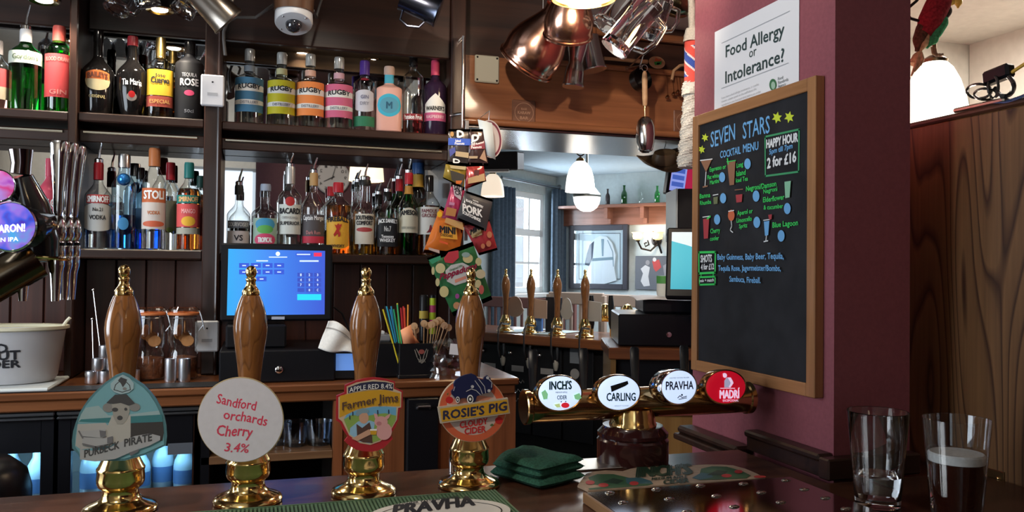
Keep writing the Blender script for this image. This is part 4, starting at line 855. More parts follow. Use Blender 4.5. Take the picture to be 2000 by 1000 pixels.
# --- lower right bay
bottle('brown-shouldered brandy bottle with pourer at the left end, half behind the till', 465, 362, 497, 44, G['clear'], .55, .74, .32, (.86, ppb), pour=330, liq=(lq('cognac', (.42, .12, .03)), .22), labels=((.36, .47, 1.1, lab((.10, .11, .13))), (.12, .32, 1.1, lab((.50, .45, .44)))), texts=(('COURVOISIER', .415, .06, .9, lab((.5, .5, .5))), ('VS', .22, .08, .35, k_)), zb=ZL2, group=gL2)
bottle('short clear rum bottle with bright green, blue and pink label', 517, 360, 497, 52, G['clear'], .56, .72, .34, (.90, flat('silver_blue_foil', (.3, .35, .45), .4)), liq=(lq('water', (.97, .97, .95)), .4), labels=((.10, .50, 1.0, lab((.32, .44, .36))), (.32, .50, .75, lab((.06, .30, .50)), 'oval'), (.28, .40, .6, lab((.12, .42, .10)), 'oval'), (.10, .28, .8, lab((.62, .07, .16)), 'oval')), texts=(('TROPICAL', .19, .07, .5, w_, .05),), zb=ZL2, group=gL2)
bottle('clear white rum bottle with red round emblem and pourer', 565, 326, 497, 44, G['clear'], .64, .78, .36, (.80, pbr('silver_sleeve', (.5, .5, .5), .35, .6)), pour=300, liq=(lq('water', (.97, .97, .95)), .55), labels=((.22, .56, 1.15, lab((.60, .62, .58))), (.54, .645, .42, lab((.42, .03, .03)), 'oval')), texts=(('BACARDI', .485, .062, .95, k_, .05), ('CARTA BLANCA', .41, .026, .7, lab((.35, .35, .35))), ('SUPERIOR', .345, .04, .9, k_)), zb=ZL2, group=gL2)
bottle('dark labelled spiced rum bottle with cork collar and pourer', 611, 338, 497, 44, G['clear'], .56, .80, .32, (.84, flat('cork_collar', (.46, .28, .12), .6)), pour=308, liq=(lq('water', (.97, .97, .95)), .3), labels=((.16, .48, 1.2, lab((.085, .075, .08))), (.13, .215, 1.2, lab((.52, .04, .07)))), texts=(('Captain Morgan', .44, .055, .95, w_, .02), ('Dark Rum', .26, .045, .6, lab((.5, .2, .2)))), zb=ZL2, group=gL2)
bottle('second amber bottle with red cap behind the yellow-labelled one', 645, 365, 497, 34, G['clear'], .66, .80, .4, (.86, capr_), liq=(lq('whisky', (.72, .24, .03)), .6), Y=2.943, zb=ZL2, group=gL2)
fyl = lab((.72, .38, .04)); frd = lab((.42, .03, .02))
fb = bottle('amber cinnamon whisky bottle with red cap and yellow burnt-edge label', 659, 357, 497, 50, G['clear'], .66, .82, .34, (.86, capr_), 1.2, liq=(lq('whisky', (.72, .24, .03)), .68), labels=((.07, .52, 1.0, fyl, 'dip'),), texts=(('FIREBALL', .47, .065, .82, k_, .05, .25), ('WHISKY', .115, .04, .5, k_)), zb=ZL2, group=gL2)
def wrap_print(t, R, H, pts, m, z0):
    R = LASTR[0]
    mb = MB(); mb.add([((R + .0028) * math.cos(-PI / 2 + x / R), (R + .0028) * math.sin(-PI / 2 + x / R), z0 + y) for x, y in pts], [tuple(range(len(pts)))]); return mb.obj('emblem', m, t)
e = .001
wrap_print(fb, .0405, .2, [(-11 * e, 26 * e), (-4 * e, 22 * e), (0, 30 * e), (5 * e, 24 * e), (12 * e, 28 * e), (8 * e, 14 * e), (3 * e, 6 * e), (8 * e, -4 * e), (6 * e, -16 * e), (1 * e, -16 * e), (0, -5 * e), (-5 * e, -8 * e), (-10 * e, -16 * e), (-14 * e, -8 * e), (-8 * e, 2 * e), (-4 * e, 10 * e)], frd, .075)
bottle('clear bottle with ribbed neck and pourer, dark bottle neighbour, orange drink low', 711, 352, 497, 42, G['clear'], .56, .72, .50, (.93, ppb), pour=320, liq=(lq('gold', (.95, .55, .06)), .20), labels=((.14, .54, 1.0, lab((.58, .54, .46))), (.30, .36, .8, lab((.35, .05, .05)), 'oval')), texts=(('SOUTHERN', .49, .055, .85, k_, .05), ('COMFORT', .42, .055, .75, k_, .05)), zb=ZL2, group=gL2)
bottle('clear bottle with pourer peeping behind the ribbed-neck bottle', 697, 356, 497, 30, G['clear'], .6, .76, .42, (.93, ppb), pour=332, Y=2.943, zb=ZL2, group=gL2)
bottle('square whiskey bottle with black label and pourer', 756, 375, 497, 42, G['clear'], .66, .78, .36, (.86, capk), pour=348, liq=(lq('whisky', (.72, .24, .03)), .14), labels=((.13, .58, .95, lab((.016, .016, .018))),), texts=(('JACK DANIEL\'S', .52, .06, .78, w_, .03, .25), ('No.7', .41, .08, .28, lab((.5, .5, .5))), ('Tennessee', .29, .045, .5, w_), ('WHISKEY', .23, .055, .62, w_, .03)), sq=3.5, zb=ZL2, group=gL2)
bottle('black-necked bottle with thin pourer behind the square whiskey', 738, 380, 497, 28, G['smoke'], .64, .78, .42, (.84, capk), pour=356, Y=2.943, zb=ZL2, group=gL2)
bottle('second green whiskey bottle with red foil behind the first', 778, 350, 497, 36, G['dgreen'], .60, .80, .36, (.84, capr_), pour=320, Y=2.94, zb=ZL2, group=gL2)
bottle('dark green whiskey bottle with red foil, cream label and pourer', 797, 338, 497, 40, G['dgreen'], .56, .80, .36, (.86, capr_), pour=306, liq=(lq('whisky_green', (.03, .10, .02)), .5), labels=((.27, .57, 1.1, lab((.60, .55, .42)), 'arch'), (.74, .84, PI, lab((.45, .22, .04)))), texts=(('JAMESON', .50, .055, .9, k_, .05, .25), ('IRISH WHISKEY', .33, .028, .7, lab((.3, .3, .25)))), zb=ZL2, group=gL2)
bottle('tall bottle with blue cap and yellow sleeve behind the whiskies', 815, 314, 497, 34, G['smoke'], .66, .74, .6, (.86, flat('blue_cap', (.03, .08, .22), .35)), labels=((.72, .85, PI, lab((.45, .26, .04))), (.2, .6, 1, lab((.06, .05, .05)))), Y=2.943, zb=ZL2, group=gL2)
gb = bottle('whisky bottle with black cap and white label bearing a dark red grouse', 837, 343, 497, 42, G['clear'], .62, .80, .34, (.80, capk), 1.15, liq=(lq('whisky', (.72, .24, .03)), .62), labels=((.26, .60, 1.2, lab((.58, .56, .52))),), texts=(('FAMOUS', .55, .045, .7, lab((.2, .05, .06)), .03), ('GROUSE', .495, .045, .7, lab((.2, .05, .06)), .03)), zb=ZL2, group=gL2)
wrap_print(gb, .035, .2, [(2 * e, 14 * e), (6 * e, 16 * e), (8 * e, 10 * e), (13 * e, 0), (12 * e, -8 * e), (4 * e, -10 * e), (-10 * e, -12 * e), (-4 * e, -6 * e), (0, 2 * e)], lab((.22, .03, .04)), .092)
# ================================================================== BACK COUNTER OBJECTS
# electronic sensor boxes on the post
def sensor(label, px, py, hp_, Y):
    c = onY(px, py, Y); t = thing('sensor_box', label, 'sensor box', c); w = 44 * .0016; h = hp_ * .0016
    MB().rbox(-w / 2, w / 2, 0, .022, -h / 2, h / 2, .004).obj('casing', flat('sensor_white', (.70, .69, .72), .4), t)
    MB().lathe([(.003, 0), (.0026, .001), (.0001, .0012)], 12, T(0, -.0002, h * .26) @ RX(PI / 2)).obj('indicator', ink, t)
    MB().box(-w * .22, w * .22, -.0008, 0, -h * .18, -h * .08).obj('printed_panel', flat('sensor_grey', (.42, .42, .45), .5), t)
sensor('white sensor box high on the shelf post by the upper bottles', 415, 176, 62, YS - .036)
sensor('white sensor box low on the post left of the till', 404, 657, 61, YS - .036)
# till: touch screen, stand, cash drawer
mid = onY(540, 560, 2.66)
tl = thing('till', 'black touch screen till glowing blue on the back counter', 'till', (mid.x, 2.66, ZCt))
tlc = onY(432, 474, 2.64); trc = onY(650, 472, 2.64); blc = onY(430, 628, 2.64)
W = (trc - tlc).length; H = tlc.z - blc.z
MTi = frame(((tlc.x + trc.x) / 2, 2.64, (tlc.z + blc.z) / 2), (1, -.02, 0), (0, .03, 1))
dsp = MB().rbox(-W / 2, W / 2, -H / 2, H / 2, -.045, 0, .006).obj('display', black, tl)
dsp.location = MTi.to_translation() - tl.location; dsp.rotation_euler = MTi.to_euler()
s = Sign(dsp, MTi); s.lift = .0008
# screen with its blue gradient
scr = pbr('till_screen', (.01, .02, .05), .15); bn = MT['till_screen'].node_tree.nodes['Principled BSDF']
tc = N(scr, 'ShaderNodeTexCoord'); sp = N(scr, 'ShaderNodeSeparateXYZ'); L(scr, tc.outputs['Generated'], sp.inputs[0])
rp_ = N(scr, 'ShaderNodeValToRGB'); rp_.color_ramp.elements[0].color = (.012, .42, .95, 1); rp_.color_ramp.elements[1].color = (.06, .12, .72, 1)
xx = rp_.color_ramp.elements.new(.45); xx.color = (.05, .25, .93, 1)
L(scr, sp.outputs[0], rp_.inputs[0]); L(scr, rp_.outputs[0], bn.inputs['Emission Color']); bn.inputs['Emission Strength'].default_value = .95
s.poly([(446, 486), (635, 490), (634, 614), (443, 616)], scr, 'screen')
k = cr(430, 470, .17)
bt = emis('screen_button', (.03, .08, .52), .8); bk = emis('screen_key', (.035, .07, .42), .8); bw = emis('screen_text', (.55, .68, .95), .8); bcy = emis('screen_cyan', (.02, .52, .95), .95)
for (x, y) in ((218, 258), (353, 258), (487, 258), (620, 258), (218, 333), (353, 333), (487, 333), (620, 333), (418, 413)):
    s.poly(k((x, y), (x + 115, y), (x + 115, y + 54), (x, y + 54)), bt, 'screen_button'); s.poly(k((x + 36, y + 22), (x + 80, y + 22), (x + 80, y + 34), (x + 36, y + 34)), bw, 'screen_caption')
n_ = 0
for j, y in enumerate((370, 428, 485, 545)):
    for i, x in enumerate((888, 985, 1080)):
        s.poly(k((x, y), (x + 78, y), (x + 78, y + 44), (x, y + 44)), bk, 'screen_key')
        n_ += 1; ch = {10: None, 11: '0', 12: 'C'}.get(n_, str(n_))
        if ch: s.text(ch, *k((x + 32, y + 36), (x + 46, y + 36)), 4.6, bw, .05)
s.poly(k((885, 615), (1160, 615), (1160, 683), (885, 683)), bcy, 'screen_button'); s.oval(k((663, 152))[0], 4.2, 4.2, emis('screen_white', (.7, .9, 1), 1), 'screen_icon')
s.poly(k((1075, 140), (1165, 140), (1165, 182), (1075, 182)), emis('screen_red', (.72, .03, .09), .8), 'screen_button')
s.poly(k((870, 140), (1050, 140), (1050, 178), (870, 178)), bt, 'screen_button')
for a_ in (((880, 152), (1035, 166)), ((560, 184), (770, 196)), ((415, 226), (550, 240)), ((912, 226), (1130, 244))): (x0, y0), (x1, y1) = a_; s.poly(k((x0, y0), (x1, y0), (x1, y1), (x0, y1)), bw, 'screen_caption')
s.poly(k((590, 872), (740, 872), (740, 905), (590, 905)), flat('till_logo', (.42, .45, .55)), 'logo_strip')
dz = onY(540, 660, 2.62).z - ZCt; dw0 = onY(428, 700, 2.56).x - mid.x; dw1 = onY(655, 700, 2.56).x - mid.x; dtop = onY(545, 684, 2.56).z - ZCt
MB().rbox(dw0, dw1, -.10, .26, .001, dtop, .004).obj('cash_drawer', black, tl)
lk = onY(545, 722, 2.56)
MB().lathe([(.011, 0), (.011, .004), (.008, .006), (.0001, .006)], 20, T(lk.x - mid.x, -.10, lk.z - ZCt) @ RX(PI / 2)).box(lk.x - mid.x - .0012, lk.x - mid.x + .0012, -.1068, -.1055, lk.z - ZCt - .005, lk.z - ZCt + .005).obj('lock', chrome, tl)
sd0 = onY(440, 660, 2.6).x - mid.x; sd1 = onY(560, 660, 2.6).x - mid.x
MB().rbox(sd0, sd1, -.04, .16, dtop + .001, onY(500, 634, 2.62).z - ZCt, .006).obj('stand', black, tl)
# card machine with blue screen, cloth draped over its back
c0 = onY(655, 745, 2.58); c1 = onY(694, 640, 2.58)
cmn = thing('card_machine', 'black card payment machine with blue screen beside the till', 'card machine', (c0.x + .03, 2.60, ZCt), math.radians(-8))
MB().rbox(-.035, .035, -.03, .05, .001, .085, .006).obj('casing', black, cmn)
MB().box(-.026, .030, -.0315, -.0302, .03, .082).obj('display', emis('card_screen', (.10, .22, .55), .65), cmn)
cl = thing('bar_cloth', 'white folded bar cloth with grey stripe draped over the card machine', 'cloth', (c0.x, 2.60, ZCt))
def clf(u, v):
    tx, ty = (1 - u) ** 2 * 641 + 2 * u * (1 - u) * 672 + u * u * 696, (1 - u) ** 2 * 627 + 2 * u * (1 - u) * 622 + u * u * 676
    bx, by = 623 + 73 * u, 681 + 12 * u + 3 * math.sin(u * 6)
    p = onY(tx + (bx - tx) * v, ty + (by - ty) * v, 2.575 - .012 * math.sin(PI * u) - .012 * v + .006 * math.sin(u * 9 + v * 3)) - cl.location
    return tuple(p)
m = MB(); m.grid(24, 16, clf)
o = m.obj('folded_cloth', speckle('bar_cloth_white', (.74, .72, .68), .06, 160, .9, .5), cl); sd = o.modifiers.new('thick', 'SOLIDIFY'); sd.thickness = .006; sd.offset = -1
m = MB(); m.grid(24, 2, lambda u, v: tuple(Vector(clf(u, .22 + .05 * v)) + Vector((0, -.0085, 0)))); m.obj('stripe', flat('cloth_stripe', (.34, .32, .30), .9), cl)
MB().tube([(onY(652, 600, 2.66)), (onY(668, 612, 2.67)), (onY(680, 640, 2.68)), (onY(684, 700, 2.69))], .003, 6).obj('till_cable', blackm); bpy.data.objects['till_cable']['label'] = 'thin black cable looping down beside the till'; bpy.data.objects['till_cable']['category'] = 'cable'
# receipt printer box right of the cloth
pr_ = onY(730, 700, 2.62); ptop = onY(745, 668, 2.6).z
bx = thing('black_box', 'plain black receipt printer box between card machine and straw caddy', 'printer', (onY(745, 700, 2.62).x, 2.64, ZCt))
MB().rbox(-.058, .055, -.05, .10, .001, ptop - ZCt, .005).obj('casing', black, bx); MB().rbox(-.03, .03, -.02, .06, ptop - ZCt, ptop - ZCt + .022, .004).obj('paper_cover', flat('printer_grey', (.28, .27, .28), .4), bx)
MB().rbox(-.012, .012, -.01, .03, ptop - ZCt + .022, ptop - ZCt + .032, .002).obj('white_button', white, bx)
# caddy with straws and stirrers
ca0 = onY(780, 722, 2.56); ca1 = onY(846, 722, 2.56); cat = onY(812, 671, 2.56).z
cw = ca1.x - ca0.x
cdy = thing('bar_caddy', 'black bar caddy with a grey crest holding straws and wooden stirrers', 'caddy', (ca0.x, 2.56, ZCt))
h_ = cat - ZCt; th = .003
MB().rbox(0, cw, 0, th, .001, h_, .001).box(0, cw, .10 - th, .10, .001, h_).box(0, th, th, .10 - th, .001, h_).box(cw - th, cw, th, .10 - th, .001, h_).box(th, cw - th, th, .10 - th, .001, .004).box(cw * .42, cw * .42 + th, th, .10 - th, .004, h_ * .9).obj('tray', black, cdy)
MB().rbox(-.004, cw + .004, -.006, .106, .0005, .012, .002).obj('foot', black, cdy)
crs = flat('crest_grey', (.22, .20, .17)); sM = frame((ca0.x, 2.5595, ZCt), (1, 0, 0), (0, 0, 1)); so = bpy.data.objects.new('crest', None); COL.objects.link(so); so.parent = cdy; so.location = (0, -.0005, 0); so.rotation_euler = sM.to_euler()
s = Sign(so, sM); k = cr(640, 590, .17)
for pts in (((1000, 550), (1030, 640), (1060, 690)), ((1150, 550), (1130, 640), (1095, 690)), ((1020, 540), (1060, 620), (1075, 700)), ((1135, 540), (1105, 610), (1085, 700))): s.line(k(*pts), 1.6, crs, 'crest_line')
s.oval(k((1078, 570))[0], 6, 4.5, flat('crest_red', (.25, .06, .05)), 'crest_print'); s.text('BAR', *k((1045, 692), (1125, 692)), 6, crs)
scol = [(.62, .50, .03), (.03, .30, .45), (.03, .25, .50), (.03, .35, .16), (.05, .40, .15), (.50, .03, .04), (.62, .07, .03), (.75, .30, .05), (.02, .02, .02), (.04, .28, .48), (.60, .52, .05), (.55, .04, .05)]
snm = ['yellow', 'teal', 'blue', 'green', 'light green', 'red', 'scarlet', 'orange', 'black', 'mid blue', 'pale yellow', 'dark red']
for i in range(12):
    b = Vector((ca0.x + .010 + .0022 * (i % 8) + .004, 2.585 + .022 * (i // 8) + .004 * (i % 3), ZCt + .006)); px = 748 + i * 7.0 if i < 8 else 752 + (i - 8) * 12
    tp = onY(px, 604 - 6 * (i % 3 == 1) - 3 * (i // 4) , 2.60 + .022 * (i // 8)); t_ = b + (tp - b) * 1.0
    one('straw', MB().tube([b, t_], .0026, 8), flat('straw_' + snm[i].replace(' ', '_'), scol[i], .35), 'thin %s plastic straw leaning left in the caddy' % snm[i], 'straw', 'straws in the caddy')
ptag = flat('orange_ticket', (.85, .36, .18), .6)
for i, (a_, b_, c_) in enumerate((((782, 645), (802, 634), (812, 671)), ((796, 655), (806, 652), (820, 670)))):
    A = onY(*a_, 2.556 + .004 * i); B = onY(*b_, 2.556 + .004 * i); C_ = onY(*c_, 2.556 + .004 * i); dv = Vector((A.x, A.y, 0)); m = MB()
    m.add([A, B, C_, Vector((A.x + .010, A.y, C_.z))], [(0, 3, 2, 1)]); o = m.obj('price_ticket', ptag); tag(o, ('large' if i == 0 else 'small') + ' orange paper ticket tucked into the caddy front', 'ticket'); md = o.modifiers.new('t', 'SOLIDIFY'); md.thickness = .0008
stk = flat('stirrer_wood', (.56, .36, .20), .7); stk2 = flat('stirrer_wood_dark', (.40, .25, .15), .7)
for i, (px, py, bx_) in enumerate(((809, 637, 817), (812, 645, 819), (828, 632, 827), (836, 636, 831), (843, 634, 834), (850, 630, 836), (857, 626, 838), (862, 630, 840), (868, 636, 842), (876, 640, 843))):
    Yq = 2.585 + .006 * (i % 4); a = Vector((min(onY(bx_, 690, Yq).x, ca1.x - .008), Yq, ZCt + .006)); b = onY(px, py, Yq); m = MB(); Mx = align(a, b); ln = (b - a).length
    m.box(-.003, .003, -.0009, .0009, 0, ln, Mx); m.lathe([(.0112, -.0012), (.0116, 0), (.0112, .0012)], 18, T(*b) @ RX(PI / 2))
    one('stirrer', m, stk2 if i in (1, 8, 9) else stk, 'round-headed wooden drink stirrer standing in the black caddy', 'stirrer', 'wooden stirrers in the caddy')
# tall canisters behind the caddy
for px, y0_, y1_, wp, nm, bands in ((827, 576, 672, 18, 'tall black shaker can with a yellow band behind the caddy', ((607, 622, (.42, .32, .06)),)), (844, 576, 672, 13, 'tall slim can striped lime and pink behind the caddy', tuple((582 + 14 * i, 596 + 14 * i, (.40, .52, .03) if i % 2 == 0 else (.42, .05, .14)) for i in range(5)))):
    c = onY(px, y1_, 2.70); H = onY(px, y0_, 2.70).z - ZCt; R = wp * 2.6 / 3200; t = thing('shaker_can', nm, 'can', (c.x, 2.70, ZCt))
    MB().lathe([(R, .0005), (R, H - .006), (R * .8, H), (.0001, H)], 24).obj('body', black, t)
    for a_, b_, col in bands:
        za, zb2 = onY(px, b_, 2.70).z - ZCt, onY(px, a_, 2.70).z - ZCt; MB().lathe([(R + .0006, za), (R + .0006, zb2)], 24, close=False).obj('band', lab(col), t)
# clear plastic bag with paper label
bgp = onY(875, 700, 2.54)
pbag = thing('plastic_bag', 'crumpled clear plastic bag with white label at the counter end', 'bag', (bgp.x, 2.56, ZCt))
rb = random.Random(3)
vv = [[(.055 * (1 - .25 * j / 9) * math.cos(2 * PI * i / 26) * (1 + .16 * rb.uniform(-1, 1)), .036 * math.sin(2 * PI * i / 26) * (1 + .22 * rb.uniform(-1, 1)), .001 + .118 * j / 9 + (.006 * rb.uniform(-1, 1) if j else 0)) for i in range(26)] for j in range(10)]
m = MB(); m.add([p for r in vv for p in r], [(j * 26 + i, j * 26 + (i + 1) % 26, (j + 1) * 26 + (i + 1) % 26, (j + 1) * 26 + i) for j in range(9) for i in range(26)])
m.obj('film', glass('plastic_film', (.90, .90, .92), .8, .08), pbag, sharp=.3)
MB().box(-.012, .036, -.046, -.0455, .078, .112, RY(.12)).obj('paper_label', paper, pbag)
for n_ in MT['plastic_film'].node_tree.nodes:
    if n_.type == 'MAP_RANGE': n_.inputs[3].default_value = .22
# enamel ice tub with tray
tc0 = onY(0, 700, 2.66)
tub = thing('ice_tub', 'large cream-rimmed white oval tub with black lettering on the back counter', 'tub', (onY(-6, 700, 2.66).x, 2.665, ZCt))
Wt = 118 * 2.42 / 1600; Ht = onY(20, 640, 2.58).z - ZCt
tubm = flat('tub_enamel', (.50, .49, .50), .45)
MB().lathe([(Wt * .80, .014), (Wt * .86, .03), (Wt * .965, Ht - .012), (Wt * .945, Ht - .012), (Wt * .82, .03), (.001, .028)], 56, sy=.62).obj('body', tubm, tub)
MB().lathe([(Wt * .955, Ht - .012), (Wt * 1.02, Ht - .008), (Wt * 1.02, Ht), (Wt * .95, Ht)], 56, sy=.62, close=False).obj('rim', flat('tub_rim', (.74, .68, .50), .4), tub)
MB().tube([(Wt * .92, 0, Ht - .005), (Wt * .98, 0, Ht + .012), (Wt * 1.03, .0, Ht + .022)], .005, 8).obj('handle', cream, tub)
def tubf(xc, zc, wdt, h): 
    def fn(x, y):
        X = xc + (x - .5) * wdt; z = zc + h * y; r = Wt * (.86 + (.965 - .86) * (z - .03) / (Ht - .042)); ang = math.acos(max(-1, min(1, X / r))); return (X, -math.sin(ang) * r * .62 - .0012, z)
    return fn
zc_ = Ht
for st, px0, px1, py, h in (('OLD', -46, 15, 690, 17), ('MOUT', -56, 38, 704, 17), ('CIDER', -50, 38, 720, 14)):
    a = onY(px0, py, 2.57); b = onY(px1, py, 2.57); letters('lettering', st, tubf((a.x + b.x) / 2 - tub.location.x, a.z - ZCt, b.x - a.x, h * 2.35 / 1600), ink, tub, .05, 0, .25)
MB().rbox(-.22, Wt * .92, -.155, .11, .001, .012, .004).obj('tray', flat('tub_tray', (.62, .65, .64), .3), tub)
# bar mat strip along counter front
bm = MB().rbox(-1.2, onY(425, 760, 2.52).x, 2.512, 2.60, ZCt + .0003, ZCt + .004, .001)
x = -1.19
one('rubber_strip', bm, flat('rubber_black', (.018, .018, .02), .6), 'long black rubber mat along the back counter edge', 'bar mat')
# steel measures: pyramid and pair
jm = pbr('measure_steel', (.80, .80, .84), .30, 1)
def measure(x, y, z, h, r, label, group):
    t = thing('spirit_measure', label, 'measure', (x, y, z), 0, group)
    MB().lathe([(r * .86, 0), (r * .9, .001), (r, h * .1), (r, h), (r * .93, h), (r * .9, h * .2), (.0001, h * .15)], 24).obj('cup', jm, t)
rwH = 24 * 2.44 / 1600; px_m = 26.5 * 2.44 / 1600
zz = ZCt + .0005
for j in range(4):
    for i in range(4 - j):
        c = onY(180 + 13 * j + 26.5 * i, 740, 2.66)
        measure(c.x, 2.66, zz + j * (rwH + .0006), rwH, px_m * .48, ['steel spirit measure in the bottom row of the stacked pyramid', 'steel spirit measure in the second row of the stacked pyramid', 'steel spirit measure in the third row of the stacked pyramid', 'single steel spirit measure topping the stacked pyramid'][j], 'pyramid of steel measures' if j < 3 else None)
for i, px in enumerate((333, 360)):
    c = onY(px, 740, 2.63); measure(c.x, 2.63, ZCt + .0005, onY(px, 698, 2.63).z - ZCt - .004, 11.5 * 2.36 / 1600, ('left-hand' if i == 0 else 'right-hand') + ' tall ribbed steel measure in front of the clip jars', None)
# two long bar spoons leaning behind the measures
for a_, b_, nm in (((182, 566), (203, 700), 'long twisted bar spoon leaning behind the measures'), ((180, 623), (183, 735), 'shorter dark bar spoon leaning upright behind the measures')):
    a = onY(*a_, 2.70); b = onY(b_[0], 760, 2.66); b.z = ZCt + .003; one('bar_spoon', MB().tube([b, a], .0014, 6).sphere(.004, 8, 6, T(*a)), pewter, nm, 'spoon')
# kilner jars
jarl = flat('jar_seal', (.62, .20, .07), .5)
for px, nm in ((291, 'clip-top glass jar with orange seal partly behind the pump handle'), (356, 'clip-top glass jar with orange seal left of the white sensor')):
    c = onY(px, 738, 2.72); H = onY(px, 598, 2.72).z - ZCt; R = 31 * 2.5 / 1600; t = thing('clip_jar', nm, 'jar', (c.x, 2.72, ZCt), 0)
    MB().lathe([(R * .86, .001), (R * .92, .006), (R * .92, H * .36), (R * .80, H * .42), (R * .92, H * .5), (R * .92, H * .72), (R * .78, H * .84), (R * .78, H * .88)], 36).obj('glass_body', clear, t)
    MB().lathe([(R * .86, H * .875), (R * .98, H * .885), (R * .98, H * .91), (R * .86, H * .92)], 36).obj('rubber_seal', jarl, t)
    MB().lathe([(R * .96, H * .92), (R * .96, H * .96), (R * .8, H * .995), (.0001, H)], 36).obj('lid', glass('lid_glass', (.95, .85, .75)), t)
    MB().tube([(R * .95, -.01, H * .9), (R * 1.12, -.012, H * .86), (R * 1.22, -.012, H * .74), (R * .95, -.012, H * .66)], .002, 6).tube([(R * .96, -.014, H * .94), (R * 1.08, -.016, H * .88), (R * 1.3, -.016, H * .68)], .002, 6).tube([(R * .8 * math.cos(2 * PI * i / 24), R * .8 * math.sin(2 * PI * i / 24), H * .845) for i in range(25)], .0016, 5).obj('wire_clip', steel, t)
    MB().lathe([(R * .80, .006), (R * .88, .02), (R * .88, H * .30), (.0001, H * .33)], 24).obj('contents', speckle('dried_fruit', (.20, .07, .03), .5, 70, .6, .8, .006), t)
    for q in range(5):
        a = q * 1.3; MB().lathe([(.018, -.002), (.019, 0), (.018, .002)], 16, T(.014 * math.cos(a), .012 * math.sin(a), H * (.52 + .05 * q)) @ RX(1.1 + .2 * q) @ RY(.4 * q)).obj('fruit_slice', flat('dried_orange', (.46, .20, .07), .5), t)
# ------------------------------------------------------------------ fridges below the counter
def fridge(x0, x1, ztop, zbot, wins, label):
    t = thing('bottle_fridge', label, 'fridge', ((x0 + x1) / 2, YC + .03, .02)); cx = (x0 + x1) / 2; zo = .02
    MB().box(x0 - cx, x1 - cx, .44, .46, 0, ztop - zo).box(x0 - cx, x0 - cx + .015, .03, .44, 0, ztop - zo).box(x1 - cx - .015, x1 - cx, .03, .44, 0, ztop - zo).box(x0 - cx, x1 - cx, .03, .44, ztop - zo - .10, ztop - zo).box(x0 - cx, x1 - cx, .03, .44, 0, .04).obj('cabinet', blackm, t)
    MB().box(x0 - cx + .016, x1 - cx - .016, .435, .439, .05, ztop - zo - .102).obj('liner', flat('fridge_liner', (.55, .60, .62), .4), t)
    for k_i, (a, b) in enumerate(wins):
        wt = wtop - zo; m = MB(); e0, e1 = (a - .045, b + .045)
        m.rbox(e0 - cx, a - cx, 0, .028, .02, ztop - zo - .004, .002).rbox(b - cx, e1 - cx, 0, .028, .02, ztop - zo - .004, .002).box(a - cx, b - cx, 0, .028, wt, ztop - zo - .004).box(a - cx, b - cx, 0, .028, .02, .10)
        dr_ = m.obj('door', black, t); MB().box(a - cx, b - cx, .012, .016, .10, wt).obj('door_glass', clear, dr_)
        MB().rbox(e0 - cx + .01, e1 - cx - .01, -.012, -.001, wt + .10, wt + .112, .003).rbox(e0 - cx + .01, e1 - cx - .01, -.012, -.001, wt + .088, wt + .096, .003).obj('door_handle', pbr('dark_rail', (.25, .26, .28), .3, 1), dr_)
    return t
fz = onY(100, 812, YC + .03).z; wtop = onY(250, 872, YC + .05).z
wa0 = onY(-90, 900, YC + .05).x; wa1 = onY(82, 900, YC + .05).x; wb0 = onY(141, 900, YC + .05).x; wb1 = onY(378, 900, YC + .05).x
fridge(wa0 - .06, wb1 + .046, ZCt - .056, 0, ((wa0, wa1), (wb0, wb1)), 'black glass-door bottle fridge glowing pale blue under the back counter')
fshz = onY(250, 962, YC + .15).z
fr_ = [o for o in bpy.data.objects if o.name.startswith('bottle_fridge')][0]
MB().box(wa0 - .05 - fr_.location.x, wb1 + .03 - fr_.location.x, .06, .43, fshz - .02 - .012, fshz - .02).obj('wire_shelf', steel, fr_)
for a, b in ((wa0, wa1), (wb0, wb1)):
    light('fridge_light', 'AREA', ((a + b) / 2, YC + .10, wtop - .012), 1.0, (.40, .74, 1.0), (b - a) * .95, .06, ((a + b) / 2, YC + .20, .6))
bgl = flat('mixer_glass', (.20, .30, .38), .15); blb = flat('mixer_label', (.04, .09, .20), .5); bcp = [flat('crown_blue', (.05, .12, .3), .4), flat('crown_yellow', (.55, .5, .12), .4), flat('crown_teal', (.08, .38, .38), .4)]
i = 0
for a, b in ((wa0, wa1), (wb0, wb1)):
    n = max(3, round((b - a) / .068))
    for j in range(n):
        x = a + (b - a) * (j + .5) / n; hh = .155 + .02 * (i % 3 == 0)
        t = thing('mixer_bottle', 'small mixer bottle chilled on the lit fridge shelf', 'bottle', (x, YC + .16 + .03 * (j % 2), fshz + .0005), 0, 'mixer bottles in the fridge')
        MB().lathe([(.029, 0), (.032, .004), (.032, hh * .45), (.029, hh * .55), (.013, hh * .75), (.012, hh * .94)], 16).obj('glass_body', bgl, t)
        MB().lathe([(.0324, hh * .12), (.0324, hh * .38)], 16, close=False).obj('label', blb, t); MB().lathe([(.0125, hh * .93), (.0125, hh * .99), (.0001, hh)], 12).obj('cap', bcp[i % 3], t); i += 1
nt = onY(352, 876, YC + .02); 
one('fridge_notice', MB().box(nt.x - .033, nt.x + .033, YC + .018, YC + .0185, nt.z - .016, nt.z + .016), flat('grey_sticker', (.10, .11, .13), .5), 'small dark grey sticker on the fridge door', 'sticker')
